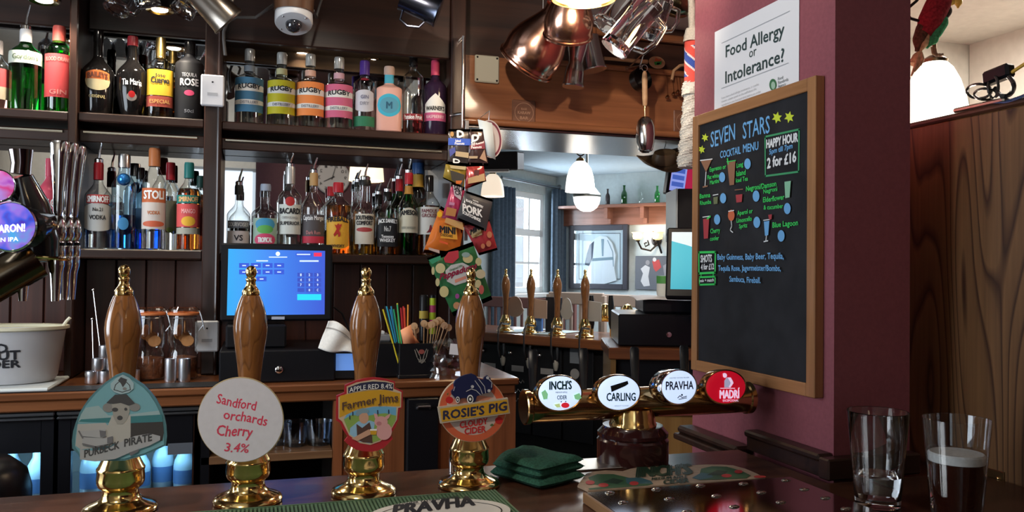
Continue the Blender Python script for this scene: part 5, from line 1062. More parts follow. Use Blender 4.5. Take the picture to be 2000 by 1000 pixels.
# tumblers on the under-counter shelf
for i, (px, rp__, yt, lb) in enumerate(((622, 27, 822, 'clear tumbler nearest the shelf upright under the counter'), (576, 25, 822, 'clear tumbler partly behind the round white clip'), (548, 22, 826, 'clear tumbler mostly hidden by the round white clip'))):
    b = onY(px, 885, 2.62); d = (b - CAM).dot(_F); R = rp__ * d / 1600; H = onY(px, yt, 2.62).z - zsh - .012
    t = thing('tumbler', lb, 'glass', (b.x, 2.62 + .03 * (i == 2), zsh + .0125)); MB().lathe([(R * .78, .001), (R * .8, .004), (R, H), (R * .95, H), (R * .75, .012), (.0001, .010)], 32).obj('glass_wall', glass('tumbler_glass', (.86, .90, .95)), t)
# chrome tap arch seen between the pumps
p0 = onZ(868, 905, BZ); 
one('chrome_swan_neck', MB().tube([(p0.x, 1.535, BZ + .0005), (p0.x, 1.535, BZ + .045), (p0.x + .006, 1.535, BZ + .058), (p0.x + .016, 1.535, BZ + .062), (p0.x + .026, 1.54, BZ + .055), (p0.x + .03, 1.545, BZ + .0005)], .0075, 12), chrome, 'short chrome arched pipe behind the right-hand hand pump', 'pipe')

# black domed bin in the aisle at the bottom left, ochre cupboard end behind the font
c = onY(-42, 950, 2.30); zt9 = onY(-20, 892, 2.30).z
t = thing('black_bin', 'black bin with rounded lid in front of the fridge at the bottom left', 'bin', (c.x, 2.30, 0)); R = 88 * 2.03 / 1600
MB().lathe([(R * .8, .001), (R * .98, zt9 - .12), (R, zt9 - .11)], 36, close=True).obj('body', blackm, t); MB().lathe([(R * 1.02, zt9 - .11), (R * 1.02, zt9 - .08), (R * .92, zt9 - .035), (R * .6, zt9 - .005), (.0001, zt9)], 36).obj('lid', black, t)
a = atD(1275, 812, 2.5); b = atD(1352, 812, 2.5)
oc = thing('ochre_cupboard', 'ochre wooden cupboard end seen under the brass tube beside the pier', 'cupboard', (a.x, a.y, 0), math.atan2(b.y - a.y, b.x - a.x))
MB().rbox(0, .13, 0, .3, .001, a.z, .004).obj('carcass', wood('ochre_board', (.36, .22, .07), (.28, .16, .05), 'z'), oc); MB().rbox(-.01, .14, -.01, .31, a.z + .0005, a.z + .02, .003).obj('worktop', edge_w, oc)
# ================================================================== CANOPY, LAMPS AND HANGING THINGS
def downlight(px, py, Y, label, z=None, power=9):
    p = onZ(px, py, z) if z else onY(px, py, Y); t = thing('downlight', label, 'downlight', (p.x, p.y if z else Y, p.z))
    MB().lathe([(.024, .004), (.040, .0), (.042, .004), (.030, .012)], 28, close=False).obj('brass_ring', brass, t)
    MB().lathe([(.024, .003), (.020, .001), (.0001, .0005)], 24).obj('lamp_face', emis('downlight_glow', (1, .95, .85), 14), t)
    light('downlight_beam', 'SPOT', (t.location.x, t.location.y, t.location.z - .012), power, (1, .88, .70), .02, None, (t.location.x, t.location.y - .02, 1), 130, .6)
zso = ZF + .018
for px, py, lb in ((590, 107, 'brass rimmed downlight above the orange and yellow striped gins'), (728, 120, 'brass rimmed downlight above the purple-capped gin')):
    downlight(px, py, None, lb, zso, 9)
downlight(312, 22, YS - .05, 'downlight with bright cool glow above the amber bottles', None, 12); downlight(86, 4, YS - .05, 'downlight at the top left above the green bottles', None, 12)
for o in [q for q in bpy.data.objects if q.name.startswith('downlight') and q.get('label') and 'above the amber' in q['label'] or q.name.startswith('downlight') and q.get('label') and 'top left' in q['label']]:
    MB().lathe([(.046, .004), (.046, .06), (.03, CAN - .002 - o.location.z), (.0001, CAN - .002 - o.location.z)], 24).obj('housing', black, o)
# dome camera on its round block
c = onY(574, 20, 2.55); zb_ = onY(574, 54, 2.55).z; zt2 = onY(574, 20, 2.55).z
dc = thing('security_camera', 'white dome security camera with dark lens under the canopy', 'security camera', (c.x, 2.55, zb_)); TL = T(0, 0, .03) @ RX(-.42) @ T(0, 0, -.03)
MB().lathe([(.0001, .0035), (.036, .004), (.052, .006), (.056, .012), (.056, .040), (.050, .046), (.0001, .047)], 40, TL).obj('housing', flat('camera_white', (.66, .66, .68), .35), dc)
MB().sphere(.025, 24, 12, TL @ T(0, 0, .004)).obj('dome', pbr('camera_dome', (.02, .02, .025), .05, coat=1), dc)
for a in (.6, 2.5, 3.9, 5.5): MB().sphere(.003, 8, 6, TL @ T(.045 * math.cos(a), .045 * math.sin(a), .005)).obj('screw', steel, dc)
MB().lathe([(.058, .047), (.060, .10), (.07, CAN - .002 - zb_), (.0001, CAN - .002 - zb_)], 32).obj('mounting_block', wood('block_wood', (.13, .06, .03), (.07, .03, .015), 'z'), dc)
# dark conduit running to the camera
pts = [onY(x, y, 2.70) for x, y in ((540, 36), (500, 34), (462, 34), (444, 44), (437, 62), (437, 78), (440, 108))]; pts[0] = Vector((dc.location.x - .058, 2.56, pts[0].z))
one('camera_conduit', MB().tube(pts, .005, 8), flat('conduit_grey', (.10, .09, .085), .4), 'grey cable conduit curving from the dome camera down the fascia', 'cable')
pts = [onY(x, y, 2.70) for x, y in ((608, 46), (618, 34), (624, 12), (632, -12))]; pts[0] = Vector((dc.location.x + .058, 2.56, pts[0].z))
one('camera_lead', MB().tube(pts, .004, 8), flat('conduit_grey', (.10, .09, .085), .4), 'thin grey lead rising from the right of the dome camera', 'cable')
def hang(t, x, y, z, ztop=CAN):
    MB().tube([(0, 0, z), (0, 0, z + .03), (0, 0, ztop - t.location.z)], .0015, 6).tube([(.012 * math.sin(a), 0, z - .012 + .012 * math.cos(a)) for a in [i * .5 for i in range(11)]], .0018, 5).obj('hanging_wire', steel, t)
def vessel(name, label, cat, mat, c, R, H, prof, tilt, az, d, handle=True, group=None, fx=0):
    """open vessel hung by its handle; c: pixel of its centre, tilt/az: lean of its axis"""
    p = atD(*c, d); t = thing(name, label, cat, p, 0, group)
    Mx = RX(fx) @ RZ(az) @ RY(tilt) @ T(0, 0, -H / 2)
    ins = [(max(r - .004, .001) * R, z * H) for r, z in prof[::-1]]; ins[-1] = (ins[-1][0], ins[-1][1] + .004)
    m = MB().lathe([(r * R, z * H) for r, z in prof] + ins + [(.0001, ins[-1][1])], 48, Mx); m.obj('body', mat, t)
    if handle:
        r0 = [r for r, z in prof if z > .75][0] * R
        MB().tube([(r0 * .96, 0, H * .86), (r0 + H * .22, 0, H * .84), (r0 + H * .30, 0, H * .62), (r0 + H * .22, 0, H * .34), (R * .97, 0, H * .26)], H * .035, 8, Mx).obj('handle', mat, t)
    return t, Mx
hay = [(.96, 0), (1.0, .015), (1.0, .045), (.955, .06), (.965, .085), (.95, .10), (.97, .16), (.985, .26), (.96, .36), (.88, .48), (.76, .60), (.64, .71), (.54, .82), (.49, .9), (.53, .98), (.54, 1)]
t, M_ = vessel('copper_measure', 'large copper haystack measure hanging tilted, its broad base down left', 'copper measure', copper, (1060, 74), .108, .225, hay, math.radians(22), math.radians(10), 2.85, False, fx=.78); hang(t, 0, 0, .10)
t, M_ = vessel('copper_measure', 'smaller copper haystack measure overlapping in front of the large one', 'copper measure', copper, (1113, 20), .083, .18, hay, math.radians(-9), math.radians(15), 2.65, False, fx=.60); hang(t, 0, 0, .08)
gob = [(.94, 0), (1, .03), (.9, .1), (.86, .3), (.80, .40), (.62, .52), (.66, .62), (.84, .82), (.96, 1)]
t, M_ = vessel('pewter_goblet', 'waisted pewter goblet hanging below the copper measures', 'goblet', pewter, (1124, 126), .041, .165, gob, math.radians(6), math.radians(-20), 2.94, False); hang(t, 0, 0, .07)
tank = [(.98, 0), (1, .03), (.94, .08), (.88, .4), (.84, .9), (.86, 1)]
t, M_ = vessel('pewter_tankard', 'pewter tankard hanging upside down behind the waisted goblet', 'tankard', pewter, (1153, 106), .050, .125, tank, math.radians(12), math.radians(160), 3.0, False); hang(t, 0, 0, .06)
t, M_ = vessel('pewter_tankard', 'brown pewter tankard hanging tilted at the top left by the shelf post', 'tankard', pbr('bronze_pewter', (.30, .26, .22), .3, 1), (412, 6), .052, .14, tank, math.radians(-48), math.radians(15), 2.35); hang(t, 0, 0, .06)
t, M_ = vessel('pewter_tankard', 'dark blue-grey metal jug hanging at the top centre by the fascia', 'tankard', pbr('blue_pewter', (.10, .11, .15), .25, 1), (822, 8), .05, .12, tank, math.radians(70), math.radians(170), 2.5); hang(t, 0, 0, .06)
mug = pbr('mug_glass', (.97, .98, 1), .02, trans=1, ior=1.46)
def glassmug(label, c, R, H, tilt, az, d):
    p = atD(*c, d); t = thing('glass_tankard', label, 'glass tankard', p, 0, 'glass tankards hanging from the canopy'); Mx = RZ(az) @ RY(tilt) @ T(0, 0, -H / 2)
    m = MB(); seg = 40; prof = [(.92, 0), (1.0, .03), (.97, .10), (.93, .3), (.92, .6), (.98, .85), (1.0, .98)]
    vs, fs = [], []
    for r, z in prof:
        for i in range(seg):
            a = 2 * PI * i / seg; q = R * r * (1 - (.055 * (i % 4 in (1, 2)) if .08 < z < .7 else 0)); vs.append((q * math.cos(a), q * math.sin(a), z * H))
    for j in range(len(prof) - 1):
        for i in range(seg): fs.append((j * seg + i, j * seg + (i + 1) % seg, (j + 1) * seg + (i + 1) % seg, (j + 1) * seg + i))
    fs.append(tuple(reversed(range(seg)))); m.add(vs, fs, Mx); m.lathe([(.0001, .022 * H / .12), (R * .78, .024), (R * .84, H * .5), (R * .94, H * .98), (R, H * .98)], seg, Mx, close=False)
    m.obj('body', mug, t); MB().tube([(R * .95, 0, H * .84), (R + H * .18, 0, H * .80), (R + H * .22, 0, H * .5), (R + H * .16, 0, H * .28), (R * .95, 0, H * .22)], H * .055, 10, Mx).obj('handle', mug, t); hang(t, 0, 0, .05)
glassmug('tall dimpled glass tankard hanging tilted over the wooden spoon handle', (1235, 50), .042, .165, math.radians(38), math.radians(-20), 2.2)
glassmug('short patterned glass tankard right of the tall dimpled one', (1280, 35), .038, .115, math.radians(16), math.radians(-30), 2.35)
glassmug('smooth glass tankard with green glint left of the dimpled one', (1205, 18), .046, .145, math.radians(34), math.radians(-10), 2.62)
glassmug('glass tankard at the left of a row above the amber bottles', (240, -8), .036, .11, math.radians(25), math.radians(40), 2.4)
glassmug('glass tankard in the middle of a row above the amber bottles', (280, -24), .036, .11, math.radians(-20), math.radians(40), 2.38)
glassmug('glass tankard at the right of a row above the amber bottles', (374, -6), .036, .12, math.radians(28), math.radians(10), 2.4)
t, M_ = vessel('brass_ladle_bowl', 'dark brass bowl hanging at the canopy edge beside the plum pier', 'bowl', pbr('dark_brass', (.20, .17, .10), .2, 1), (1324, 10), .070, .068, [(.02, 0), (.5, .08), (.85, .4), (1, 1)], math.radians(12), 0, 2.62, False); hang(t, 0, 0, .02)
# brass lamp whose glowing mouth just shows at the top edge
bl = atD(1140, -3, 2.45); lp = thing('pendant_lamp', 'brass canopy lamp glowing at the top edge above the copper measures', 'lamp', bl)
MB().lathe([(.098, 0), (.097, .008), (.08, .04), (.045, .08), (.018, .10), (.012, CAN - bl.z)], 40, close=False).obj('brass_shade', brass, lp)
MB().lathe([(.0001, .004), (.090, .006), (.090, .012), (.0001, .012)], 32).obj('glowing_diffuser', emis('lamp_glow', (1, .78, .40), 4), lp)
light('canopy_lamp_bulb', 'POINT', (bl.x, bl.y, bl.z - .03), 9, WARM, .05)
# ------------------------------------------------------------------ things on the header
hY = 2.95
def pl(px, py, Y=hY): return onY(px, py, Y)
c = pl(950, 136); t = thing('blank_plate', 'cream square blanking plate with corner screws on the header', 'electrical plate', (c.x, hY, c.z))
MB().rbox(-.047, .047, -.012, -.0005, -.051, .051, .004).obj('plate', flat('plate_cream', (.50, .47, .38), .45), t)
for a in (-1, 1):
    for b in (-1, 1): MB().sphere(.004, 10, 6, T(a * .038, -.012, b * .042)).obj('screw', black, t)
def coaster(px, py, w, label, words):
    c = pl(px, py); t = thing('wooden_plaque', label, 'plaque', (c.x, hY, c.z)); MB().rbox(-w, w, -.010, -.0005, -w * 1.05, w * 1.05, .003).obj('board', wood('plaque_wood', (.20, .085, .045), (.12, .05, .03), 'x', 1, .45, .1), t)
    pt_ = flat('plaque_print', (.36, .20, .13), .6); m = MB(); m.add([(.82 * w * r * math.cos(2 * PI * i / 36), -.0106, .82 * w * r * math.sin(2 * PI * i / 36)) for r in (1, .95) for i in range(36)], [(i, (i + 1) % 36, 36 + (i + 1) % 36, 36 + i) for i in range(36)]); m.obj('ring_print', pt_, t)
    for st, z, ww, hh in words: letters('lettering', st, lambda x, y: ((x - .5) * ww * w, -.0108, z * w + hh * w * y), pt_, t, .04, 0, .3)
coaster(1022, 221, .046, 'square wooden plaque printed with a ring on the header centre', (('BAR', .22, .5, .16), ('KARAW', -.12, 1.1, .24), ('BAR', -.55, .7, .24)))
coaster(1334, 240, .046, 'wooden plaque at the right end of the header behind the rope', ())
# wooden spoon along the ledge, pan, scoop, rope
a = pl(1180, 114, 2.93); b = pl(1264, 121, 2.93); 
sp_ = thing('wooden_spoon', 'long pale wooden spoon with painted bowl lying along the header ledge', 'spoon'); spw = wood('spoon_wood', (.50, .30, .16), (.38, .21, .11), 'x', 1, .6, 0)
MB().tube([a, a.lerp(b, .5), b], [.007, .0075, .009], 10).obj('shaft', spw, sp_)
bc_ = pl(1283, 122, 2.925); Mx = frame(bc_, (1, 0, -.06), (0, 0, 1))
MB().lathe([(.0001, -.006), (.030, -.004), (.036, 0), (.030, .004), (.0001, .005)], 32, Mx @ Matrix.Diagonal((1, .68, 1, 1))).obj('bowl', spw, sp_)
s = Sign(sp_, Mx.copy()); s.I = Mx.inverted(); m = MB()
for pts, col in ((((1277, 120), (1279, 113), (1285, 117), (1290, 115), (1288, 121)), (.55, .12, .04)), (((1276, 122), (1291, 120), (1290, 127), (1278, 128)), (.03, .28, .05)), (((1281, 124), (1288, 123), (1287, 126), (1281, 127)), (.5, .55, .2))):
    mm_ = MB(); mm_.add([tuple(Mx @ Vector((*s.uv(*q), .0062))) for q in pts], [tuple(range(len(pts)))]); mm_.obj('painted_motif', flat('motif_%d' % int(col[0] * 100), col), sp_)
t, M_ = vessel('small_pan', 'small dark round pan hanging on the header behind the scoop handle', 'pan', pbr('pan_dark', (.09, .085, .08), .3, 1), (1250, 156), .044, .035, [(.8, 0), (.95, .1), (1, 1)], math.radians(80), math.radians(-75), 3.10, False)
MB().tube([(0, .0, .04), (0, .0, .06), (.0, -.04, .10), Vector((t.location.x, 2.922, 2.225)) - t.location], .004, 8).obj('handle', pewter, t)
so_ = thing('ice_scoop', 'steel ice scoop with a turned wooden handle hanging from the header', 'scoop')
q0 = pl(1259, 139, 2.76); q1 = pl(1260, 207, 2.76); q2 = pl(1260, 227, 2.76); q3 = pl(1261, 298, 2.76)
MB().lathe([(.006, 0), (.009, .004), (.0105, .03), (.0105, (q0 - q1).length * .8), (.008, (q0 - q1).length * .95), (.004, (q0 - q1).length)], 16, align(q1, q0)).obj('handle', spw, so_)
MB().lathe([(.0055, 0), (.0062, .008), (.004, .02), (.0025, .042)], 12, align(q1, q2) ).obj('ferrule', brass, so_)
ln = (q3 - q2).length; R = .036
m = MB(); m.lathe([(.0001, 0), (R * .45, .004), (R * .80, .018), (R * .97, .042), (R, .07), (R * .93, .10), (R * .72, ln - .008), (R * .45, ln)], 36, align(q2, q3), close=False)
o = m.obj('bowl', pbr('scoop_steel', (.60, .58, .57), .16, 1), so_); sd = o.modifiers.new('t', 'SOLIDIFY'); sd.thickness = .0012
MB().tube([q0 + Vector((.012 * math.sin(a_), 0, .012 + .012 * math.cos(a_))) for a_ in [i * .55 for i in range(12)]], .0015, 6).tube([q0 + Vector((0, 0, .024)), Vector((q0.x, 2.93, 2.235))], .0015, 5).obj('hook', steel, so_)
# bell rope with red, white and blue woolly grip
def rp_pt(px, py): return atD(px, py, 2.28)
rope = thing('bell_rope', 'white braided bell rope with red and blue striped grip beside the pier', 'bell rope'); rw = speckle('rope_white', (.62, .58, .52), .15, 300, .95, .8, .003)
def rad_tube(p0, p1, r0, r1, nm, mat, bump=0, seg=22, n=26):
    m = MB(); vs, fs = [], []; Mx = align(p0, p1); ln = (p1 - p0).length
    for j in range(n + 1):
        r = r0 + (r1 - r0) * j / n
        for i in range(seg):
            a = 2 * PI * i / seg; q = r * (1 + bump * math.sin(a * 5 + j * 1.6) * math.cos(j * 2.1 + a * 2)); vs.append((q * math.cos(a), q * math.sin(a), ln * j / n))
    fs = [(j * seg + i, j * seg + (i + 1) % seg, (j + 1) * seg + (i + 1) % seg, (j + 1) * seg + i) for j in range(n) for i in range(seg)]
    m.add(vs, fs, Mx); m.f.append(tuple(reversed(range(seg)))); m.f.append(tuple(n * seg + i for i in range(seg))); m.mi += [0, 0]; return m.obj(nm, mat, rope)
rx = 1352
rad_tube(rp_pt(rx, 82), rp_pt(rx, 56), .026, .016, 'upper_knot', rw, .12, n=8); rad_tube(rp_pt(rx, 60), rp_pt(rx - 2, -20), .010, .009, 'cord', rw, .1)
rad_tube(rp_pt(rx, 186), rp_pt(rx, 160), .030, .022, 'lower_knot', rw, .2, n=8); rad_tube(rp_pt(rx - 6, 328), rp_pt(rx, 184), .032, .022, 'braided_tail', rw, .20, 30, 70)
sm_ = flat('sally_red', (.66, .09, .07), .9); sb_ = flat('sally_blue', (.04, .08, .34), .9); sw_ = flat('sally_white', (.68, .60, .60), .9)
m = MB(); p0, p1 = rp_pt(rx, 163), rp_pt(rx, 80); Mx = align(p0, p1); ln = (p1 - p0).length; seg, n = 36, 36; vs = []
for j in range(n + 1): vs += [(.0215 * math.cos(2 * PI * i / seg), .0215 * math.sin(2 * PI * i / seg), ln * j / n) for i in range(seg)]
for j in range(n):
    for i in range(seg):
        ph = (i / seg * 2 + j / n * 1.9 + .3) % 1.0; m.k = 0 if (j < 5 or j > n - 6) else (0 if ph < .40 else 2 if ph < .50 else 1 if ph < .90 else 2)
        m.f.append((j * seg + i, j * seg + (i + 1) % seg, (j + 1) * seg + (i + 1) % seg, (j + 1) * seg + i)); m.mi.append(m.k)
m.v = [tuple(Mx @ Vector(v)) for v in vs]; m.k = 1; m.obj('woolly_grip', [sm_, sb_, sw_], rope)
one('pale_hook', MB().tube([pl(x, y, 2.92) for x, y in ((1345, 126), (1328, 128), (1316, 138), (1312, 156))], .006, 8), spw, 'curved pale wooden hook beside the striped rope grip', 'hook')
for i, (px, py) in enumerate(((1316, 184), (1324, 180), (1330, 188), (1304, 190))):
    p = pl(px, py, 2.92); one('brass_charm', MB().lathe([(.0001, -.008), (.008, -.005), (.010, 0), (.006, .006), (.002, .010), (.0001, .011)], 14, T(*p)).tube([p + Vector((0, 0, .01)), Vector((p.x, 2.935, 2.225))], .0008, 4), pbr('old_brass2', (.32, .16, .08), .25, 1), 'small old brass charm dangling on the header behind the rope', 'charm', 'brass charms on the header')
# chrome pole with snack cards
px_ = onY(904, 150, 2.74); pz0 = onY(901, 250, 2.74).z; pz1 = onY(906, 72, 2.74).z
one('chrome_rail', MB().tube([(px_.x, 2.74, pz0), (px_.x, 2.74, pz1)], .0045, 10).tube([(px_.x, 2.74, pz0 + .05), (px_.x - .03, 2.785, pz0 + .05)], .006, 8).tube([(px_.x, 2.74, pz1), (px_.x, 2.787, pz1)], .005, 8), chrome, 'thin upright chrome rail at the end of the shelf unit', 'rail')
# snack packs hung in a bunch
def snack(label, c0, c1, c2, c3, Y, mat, prints=(), texts=(), group='snack packs on the hanging clip strip', bulge=.010):
    """corners in the photograph: top left, top right, bottom right, bottom left"""
    P = [onY(*q, Y) for q in (c0, c1, c2, c3)]; ce = (P[0] + P[1] + P[2] + P[3]) / 4; t = thing('snack_pack', label, 'snack pack', ce, 0, group)
    Mx = frame(ce, P[1] - P[0], P[0] - P[3]); I = Mx.inverted(); Q = [I @ p for p in P]
    def fn(sg):
        def f(u, v):
            p = Q[3].lerp(Q[2], u).lerp(Q[0].lerp(Q[1], u), v); e = math.sin(PI * min(1, max(0, (v - .08) / .84))) * math.sin(PI * u)
            return (p.x, p.y, sg * bulge * max(0, e) ** .6 + .0012 * math.sin(u * 23 + v * 9) * (sg > 0) * e)
        return f
    m = MB(); m.grid(14, 14, fn(1)); n = MB(); n.grid(14, 14, fn(-1)); m.add(n.v, [x[::-1] for x in n.f]); b = m.obj('wrapper', mat, t); b.rotation_euler = Mx.to_euler()
    M2 = frame(ce, P[1] - P[0], P[0] - P[3]); so = bpy.data.objects.new('wrapper_print', None); COL.objects.link(so); so.parent = t; so.rotation_euler = M2.to_euler()
    Mf = M2 @ T(0, 0, bulge + .0012); s_ = Sign(so, Mf); s_.lift = bulge + .0016
    for pts, col in prints: s_.poly(pts, lab(col)) if len(pts) > 2 else s_.oval(pts[0], pts[1][0], pts[1][1], lab(col))
    for tx in texts: s_.text(*tx)
    return t
fo = lambda n, c, r=.25: pbr(n, c, r, .15, coat=.4)
k1 = cr(850, 220, .16)
SY = 2.62
snack('dark snack pack with a broad blue band, topmost of the bunch', (876, 252), (920, 252), (919, 325), (874, 320), SY + .006, fo('foil_dark', (.06, .05, .05)), ((k1((160, 310), (435, 320), (435, 400), (160, 395)), (.05, .12, .55)), (k1((250, 470), (410, 490), (405, 555), (245, 530)), (.45, .35, .22)), (k1((205, 262)) + [(3.5, 5)], (.5, .28, .1)), (k1((170, 450), (240, 420), (250, 480), (180, 540)), (.08, .10, .35))),
      (('D', *k1((268, 300), (345, 302)), 13, whink, .09), ('Salted', *k1((245, 358), (310, 358)), 4.5, whink, .05), ('Peanuts', *k1((240, 390), (355, 390)), 4.5, whink, .05), ('D', *k1((220, 610), (300, 620)), 8, whink, .08)))
snack('dark maroon snack pack beside the blue-banded one', (917, 252), (943, 252), (954, 324), (914, 322), SY, fo('foil_brown', (.055, .03, .03)), ((k1((420, 400), (600, 345), (610, 440), (430, 450)), (.22, .04, .06)), (k1((410, 530), (520, 530), (515, 560), (415, 560)), (.4, .3, .2)), (k1((540, 560), (600, 450), (630, 600)), (.35, .22, .15))),
      (('D', *k1((450, 355), (530, 340)), 13, whink, .09), ('Dry Roasted', *k1((440, 410), (590, 370)), 4, whink, .05), ('Peanuts', *k1((440, 440), (565, 430)), 4.5, whink, .05)))
snack('black and yellow snack pack under the blue-banded one', (871, 318), (912, 325), (905, 368), (865, 348), SY + .004, fo('foil_yellow', (.30, .21, .03)), ((k1((180, 700), (360, 760), (330, 900), (200, 820)), (.05, .045, .04)), (k1((250, 830), (330, 830), (310, 870), (255, 870)), (.6, .15, .03)), (k1((175, 640), (380, 660), (370, 700), (190, 680)), (.5, .40, .22))))
snack('red and gold snack pack beside the yellow one', (912, 322), (944, 322), (950, 354), (908, 370), SY, fo('foil_red', (.32, .03, .03)), ((k1((400, 800), (600, 740), (610, 830), (400, 870)), (.45, .30, .16)), (k1((480, 700), (540, 700), (530, 770), (470, 760)), (.10, .03, .03))))
k2 = cr(820, 340, .16)
snack('pink peanut pack with gold foil corner under the yellow pack', (883, 358), (908, 366), (902, 455), (861, 432), SY + .004, fo('foil_pink', (.42, .035, .11)), ((k2((400, 130), (520, 170), (500, 320), (420, 260)), (.5, .42, .48)), (k2((330, 400), (450, 430), (430, 520), (310, 500)), (.5, .22, .08)), (k2((320, 530), (520, 590), (540, 690), (300, 590)), (.62, .36, .14)), (k2((360, 340), (425, 350), (420, 385), (355, 375)), (.55, .25, .42))),
      (('SALT', *k2((418, 190), (525, 215)), 9, ink, .06), ('CR', *k2((430, 245), (505, 265)), 8, ink, .06)))
snack('orange mini cheese biscuit pack at the left of the bunch', (861, 402), (908, 432), (896, 496), (826, 494), SY + .008, fo('foil_orange', (.74, .19, .025), .4), ((k2((300, 620), (440, 640), (460, 800), (250, 780)), (.80, .38, .05)), (k2((240, 805), (345, 840), (340, 862), (240, 832)), (.75, .12, .04)), (k2((105, 895), (240, 930), (240, 970), (110, 925)), (.55, .40, .35)), (k2((240, 490)) + [(5, 6)], (.85, .5, .03))),
      (('MINI', *k2((245, 712), (430, 735)), 13, ink, .07), ('CHEDDARS', *k2((250, 752), (400, 775)), 5, lab((.2, .1, .02)), .06)))
snack('red mini cheese biscuit pack at the right of the bunch', (902, 436), (955, 428), (972, 488), (936, 499), SY + .010, fo('foil_red_biscuit', (.46, .045, .055), .4), ((k2((850, 740)) + [(5, 6.5)], (.55, .20, .10)), (k2((770, 880)) + [(4, 5)], (.55, .20, .10)), (k2((840, 850)) + [(5, 6)], (.52, .18, .10)), (k2((600, 700), (740, 660), (760, 740), (640, 780)), (.50, .38, .20))),
      (('MINI', *k2((620, 745), (740, 670)), 11, ink, .07), ('CHEDDARS', *k2((650, 785), (765, 710)), 4.5, lab((.2, .1, .02)), .05)))
snack('charcoal pork scratchings pack with white block lettering', (908, 372), (963, 390), (949, 452), (891, 428), SY - .012, fo('foil_charcoal', (.055, .055, .062), .4), (),
      (('BLACK COUNTRY', *k2((565, 330), (772, 420)), 4.5, whink, .06), ('PORK', *k2((525, 445), (760, 525)), 14, whink, .06), ('SCRATCHINGS', *k2((520, 480), (740, 585)), 6, whink, .06), ('TRADITIONAL', *k2((645, 325), (715, 350)), 2.5, whink, .03)))
k3 = cr(820, 460, .16)
snack('large green pappadum pack with round snacks printed on it, lowest of the bunch', (834, 504), (923, 472), (962, 585), (886, 618), SY - .006, fo('foil_green', (.035, .19, .065), .35),
      ((k3((310, 430), (380, 360), (520, 330), (620, 380), (640, 470), (560, 570), (430, 610), (330, 560)), (.55, .56, .55)), (k3((290, 280), (350, 200), (470, 180), (475, 270), (400, 340), (310, 330)), (.52, .05, .07)), (k3((425, 540), (560, 490), (570, 525), (430, 580)), (.70, .28, .20)), (k3((105, 300), (250, 245), (262, 290), (150, 350)), (.05, .30, .16)),
       (k3((250, 400)) + [(9.5, 10)], (.62, .56, .30)), (k3((585, 280)) + [(10, 9)], (.60, .52, .26)), (k3((715, 320)) + [(6, 8)], (.60, .54, .28)), (k3((740, 470)) + [(9.5, 9)], (.62, .54, .34)), (k3((295, 685)) + [(9, 11)], (.60, .54, .26)), (k3((160, 430)) + [(3, 8)], (.58, .52, .28)), (k3((215, 570)) + [(4, 8)], (.58, .52, .28)), (k3((710, 590)) + [(6, 8)], (.58, .52, .28)), (k3((750, 660)) + [(5, 9)], (.55, .12, .10)), (k3((450, 855)) + [(7, 7)], (.55, .28, .14)), (k3((455, 740)) + [(4, 5)], (.35, .08, .30)), (k3((560, 235)) + [(8, 5)], (.30, .42, .40))),
      (('Original Mix', *k3((360, 440), (520, 375)), 4.5, lab((.1, .2, .12)), .03), ('Pappadums', *k3((240, 545), (695, 395)), 12, lab((.28, .01, .05)), .045, .2)))
st0 = onY(912, 236, SY + .03)
one('clip_strip', MB().rbox(st0.x - .006, st0.x + .006, SY + .026, SY + .028, onY(912, 470, SY + .03).z, st0.z, .0005).tube([Vector((st0.x, SY + .027, st0.z - .004)), Vector((px_.x, 2.735, st0.z + .02))], .002, 6), steel, 'narrow metal clip strip holding the bunch of snack packs', 'clip strip')
# white ring with paper ticket behind the packs
rg = onY(954, 272, 2.80); t = thing('hanging_plate', 'white and maroon rimmed round plate hung behind the snack packs', 'plate', rg)
Mx = frame((0, 0, 0), (.81, .58, 0), (0, 0, 1)) @ Matrix.Scale(.76, 4)
MB().lathe([(.050, .002), (.070, .004), (.088, .010), (.089, .013), (.072, .007), (.050, .005), (.0001, .004)], 48, Mx).obj('plate_body', flat('plate_white', (.66, .60, .62), .3), t)
MB().lathe([(.074, .0085), (.083, .0118)], 48, Mx, close=False).obj('maroon_band', flat('plate_maroon', (.20, .05, .08), .3), t)
tk_ = [onY(*q, 2.72) for q in ((933, 233), (961, 240), (968, 312), (945, 300))]; m = MB(); m.add([q_ - t.location for q_ in tk_], [(3, 2, 1, 0)]); o = m.obj('paper_ticket', flat('ticket_blue_white', (.60, .68, .74), .6), t); o['label'] = 'white paper ticket'; o.modifiers.new('t', 'SOLIDIFY').thickness = .0006
MB().tube([(0, 0, .06), (0, -.01, .10), Vector((rg.x, 2.935, ZH + .02)) - t.location], .0012, 5).obj('hanging_wire', steel, t)
# ------------------------------------------------------------------ chrome beer taps at the far left
lt = thing('tap_tower', 'chrome and black beer tap tower with lit badges at the left edge', 'beer font', (onY(20, 520, 1.36).x, 1.36, BZ))
def lp_(px, py, Y): return onY(px, py, Y) - lt.location
def tubep(pts, r, nm, mat, seg=14, par=None): return MB().tube(pts, r, seg).obj(nm, mat, par or lt)
dbz = pbr('dark_bronze', (.10, .075, .05), .2, 1)
a = lp_(-70, 590, 1.36); b = lp_(70, 505, 1.38)
tubep([Vector((a.x, 0, -.0 + .0005)), Vector((a.x, 0, a.z - .03)), a + Vector((.02, 0, .02)), b], [.035, .033, .032, .030], 'tower_arm', dbz, 20)
blk = pbr('gloss_black', (.012, .012, .014), .12, coat=.5)
tubep([lp_(38, 345, 1.37), lp_(52, 400, 1.38), lp_(66, 470, 1.39), lp_(70, 505, 1.39)], [.018, .030, .036, .033], 'upper_body', blk, 20)
tubep([lp_(50, 445, 1.35), lp_(78, 440, 1.39), lp_(98, 470, 1.41)], [.030, .026, .010], 'lower_body', blk, 20)
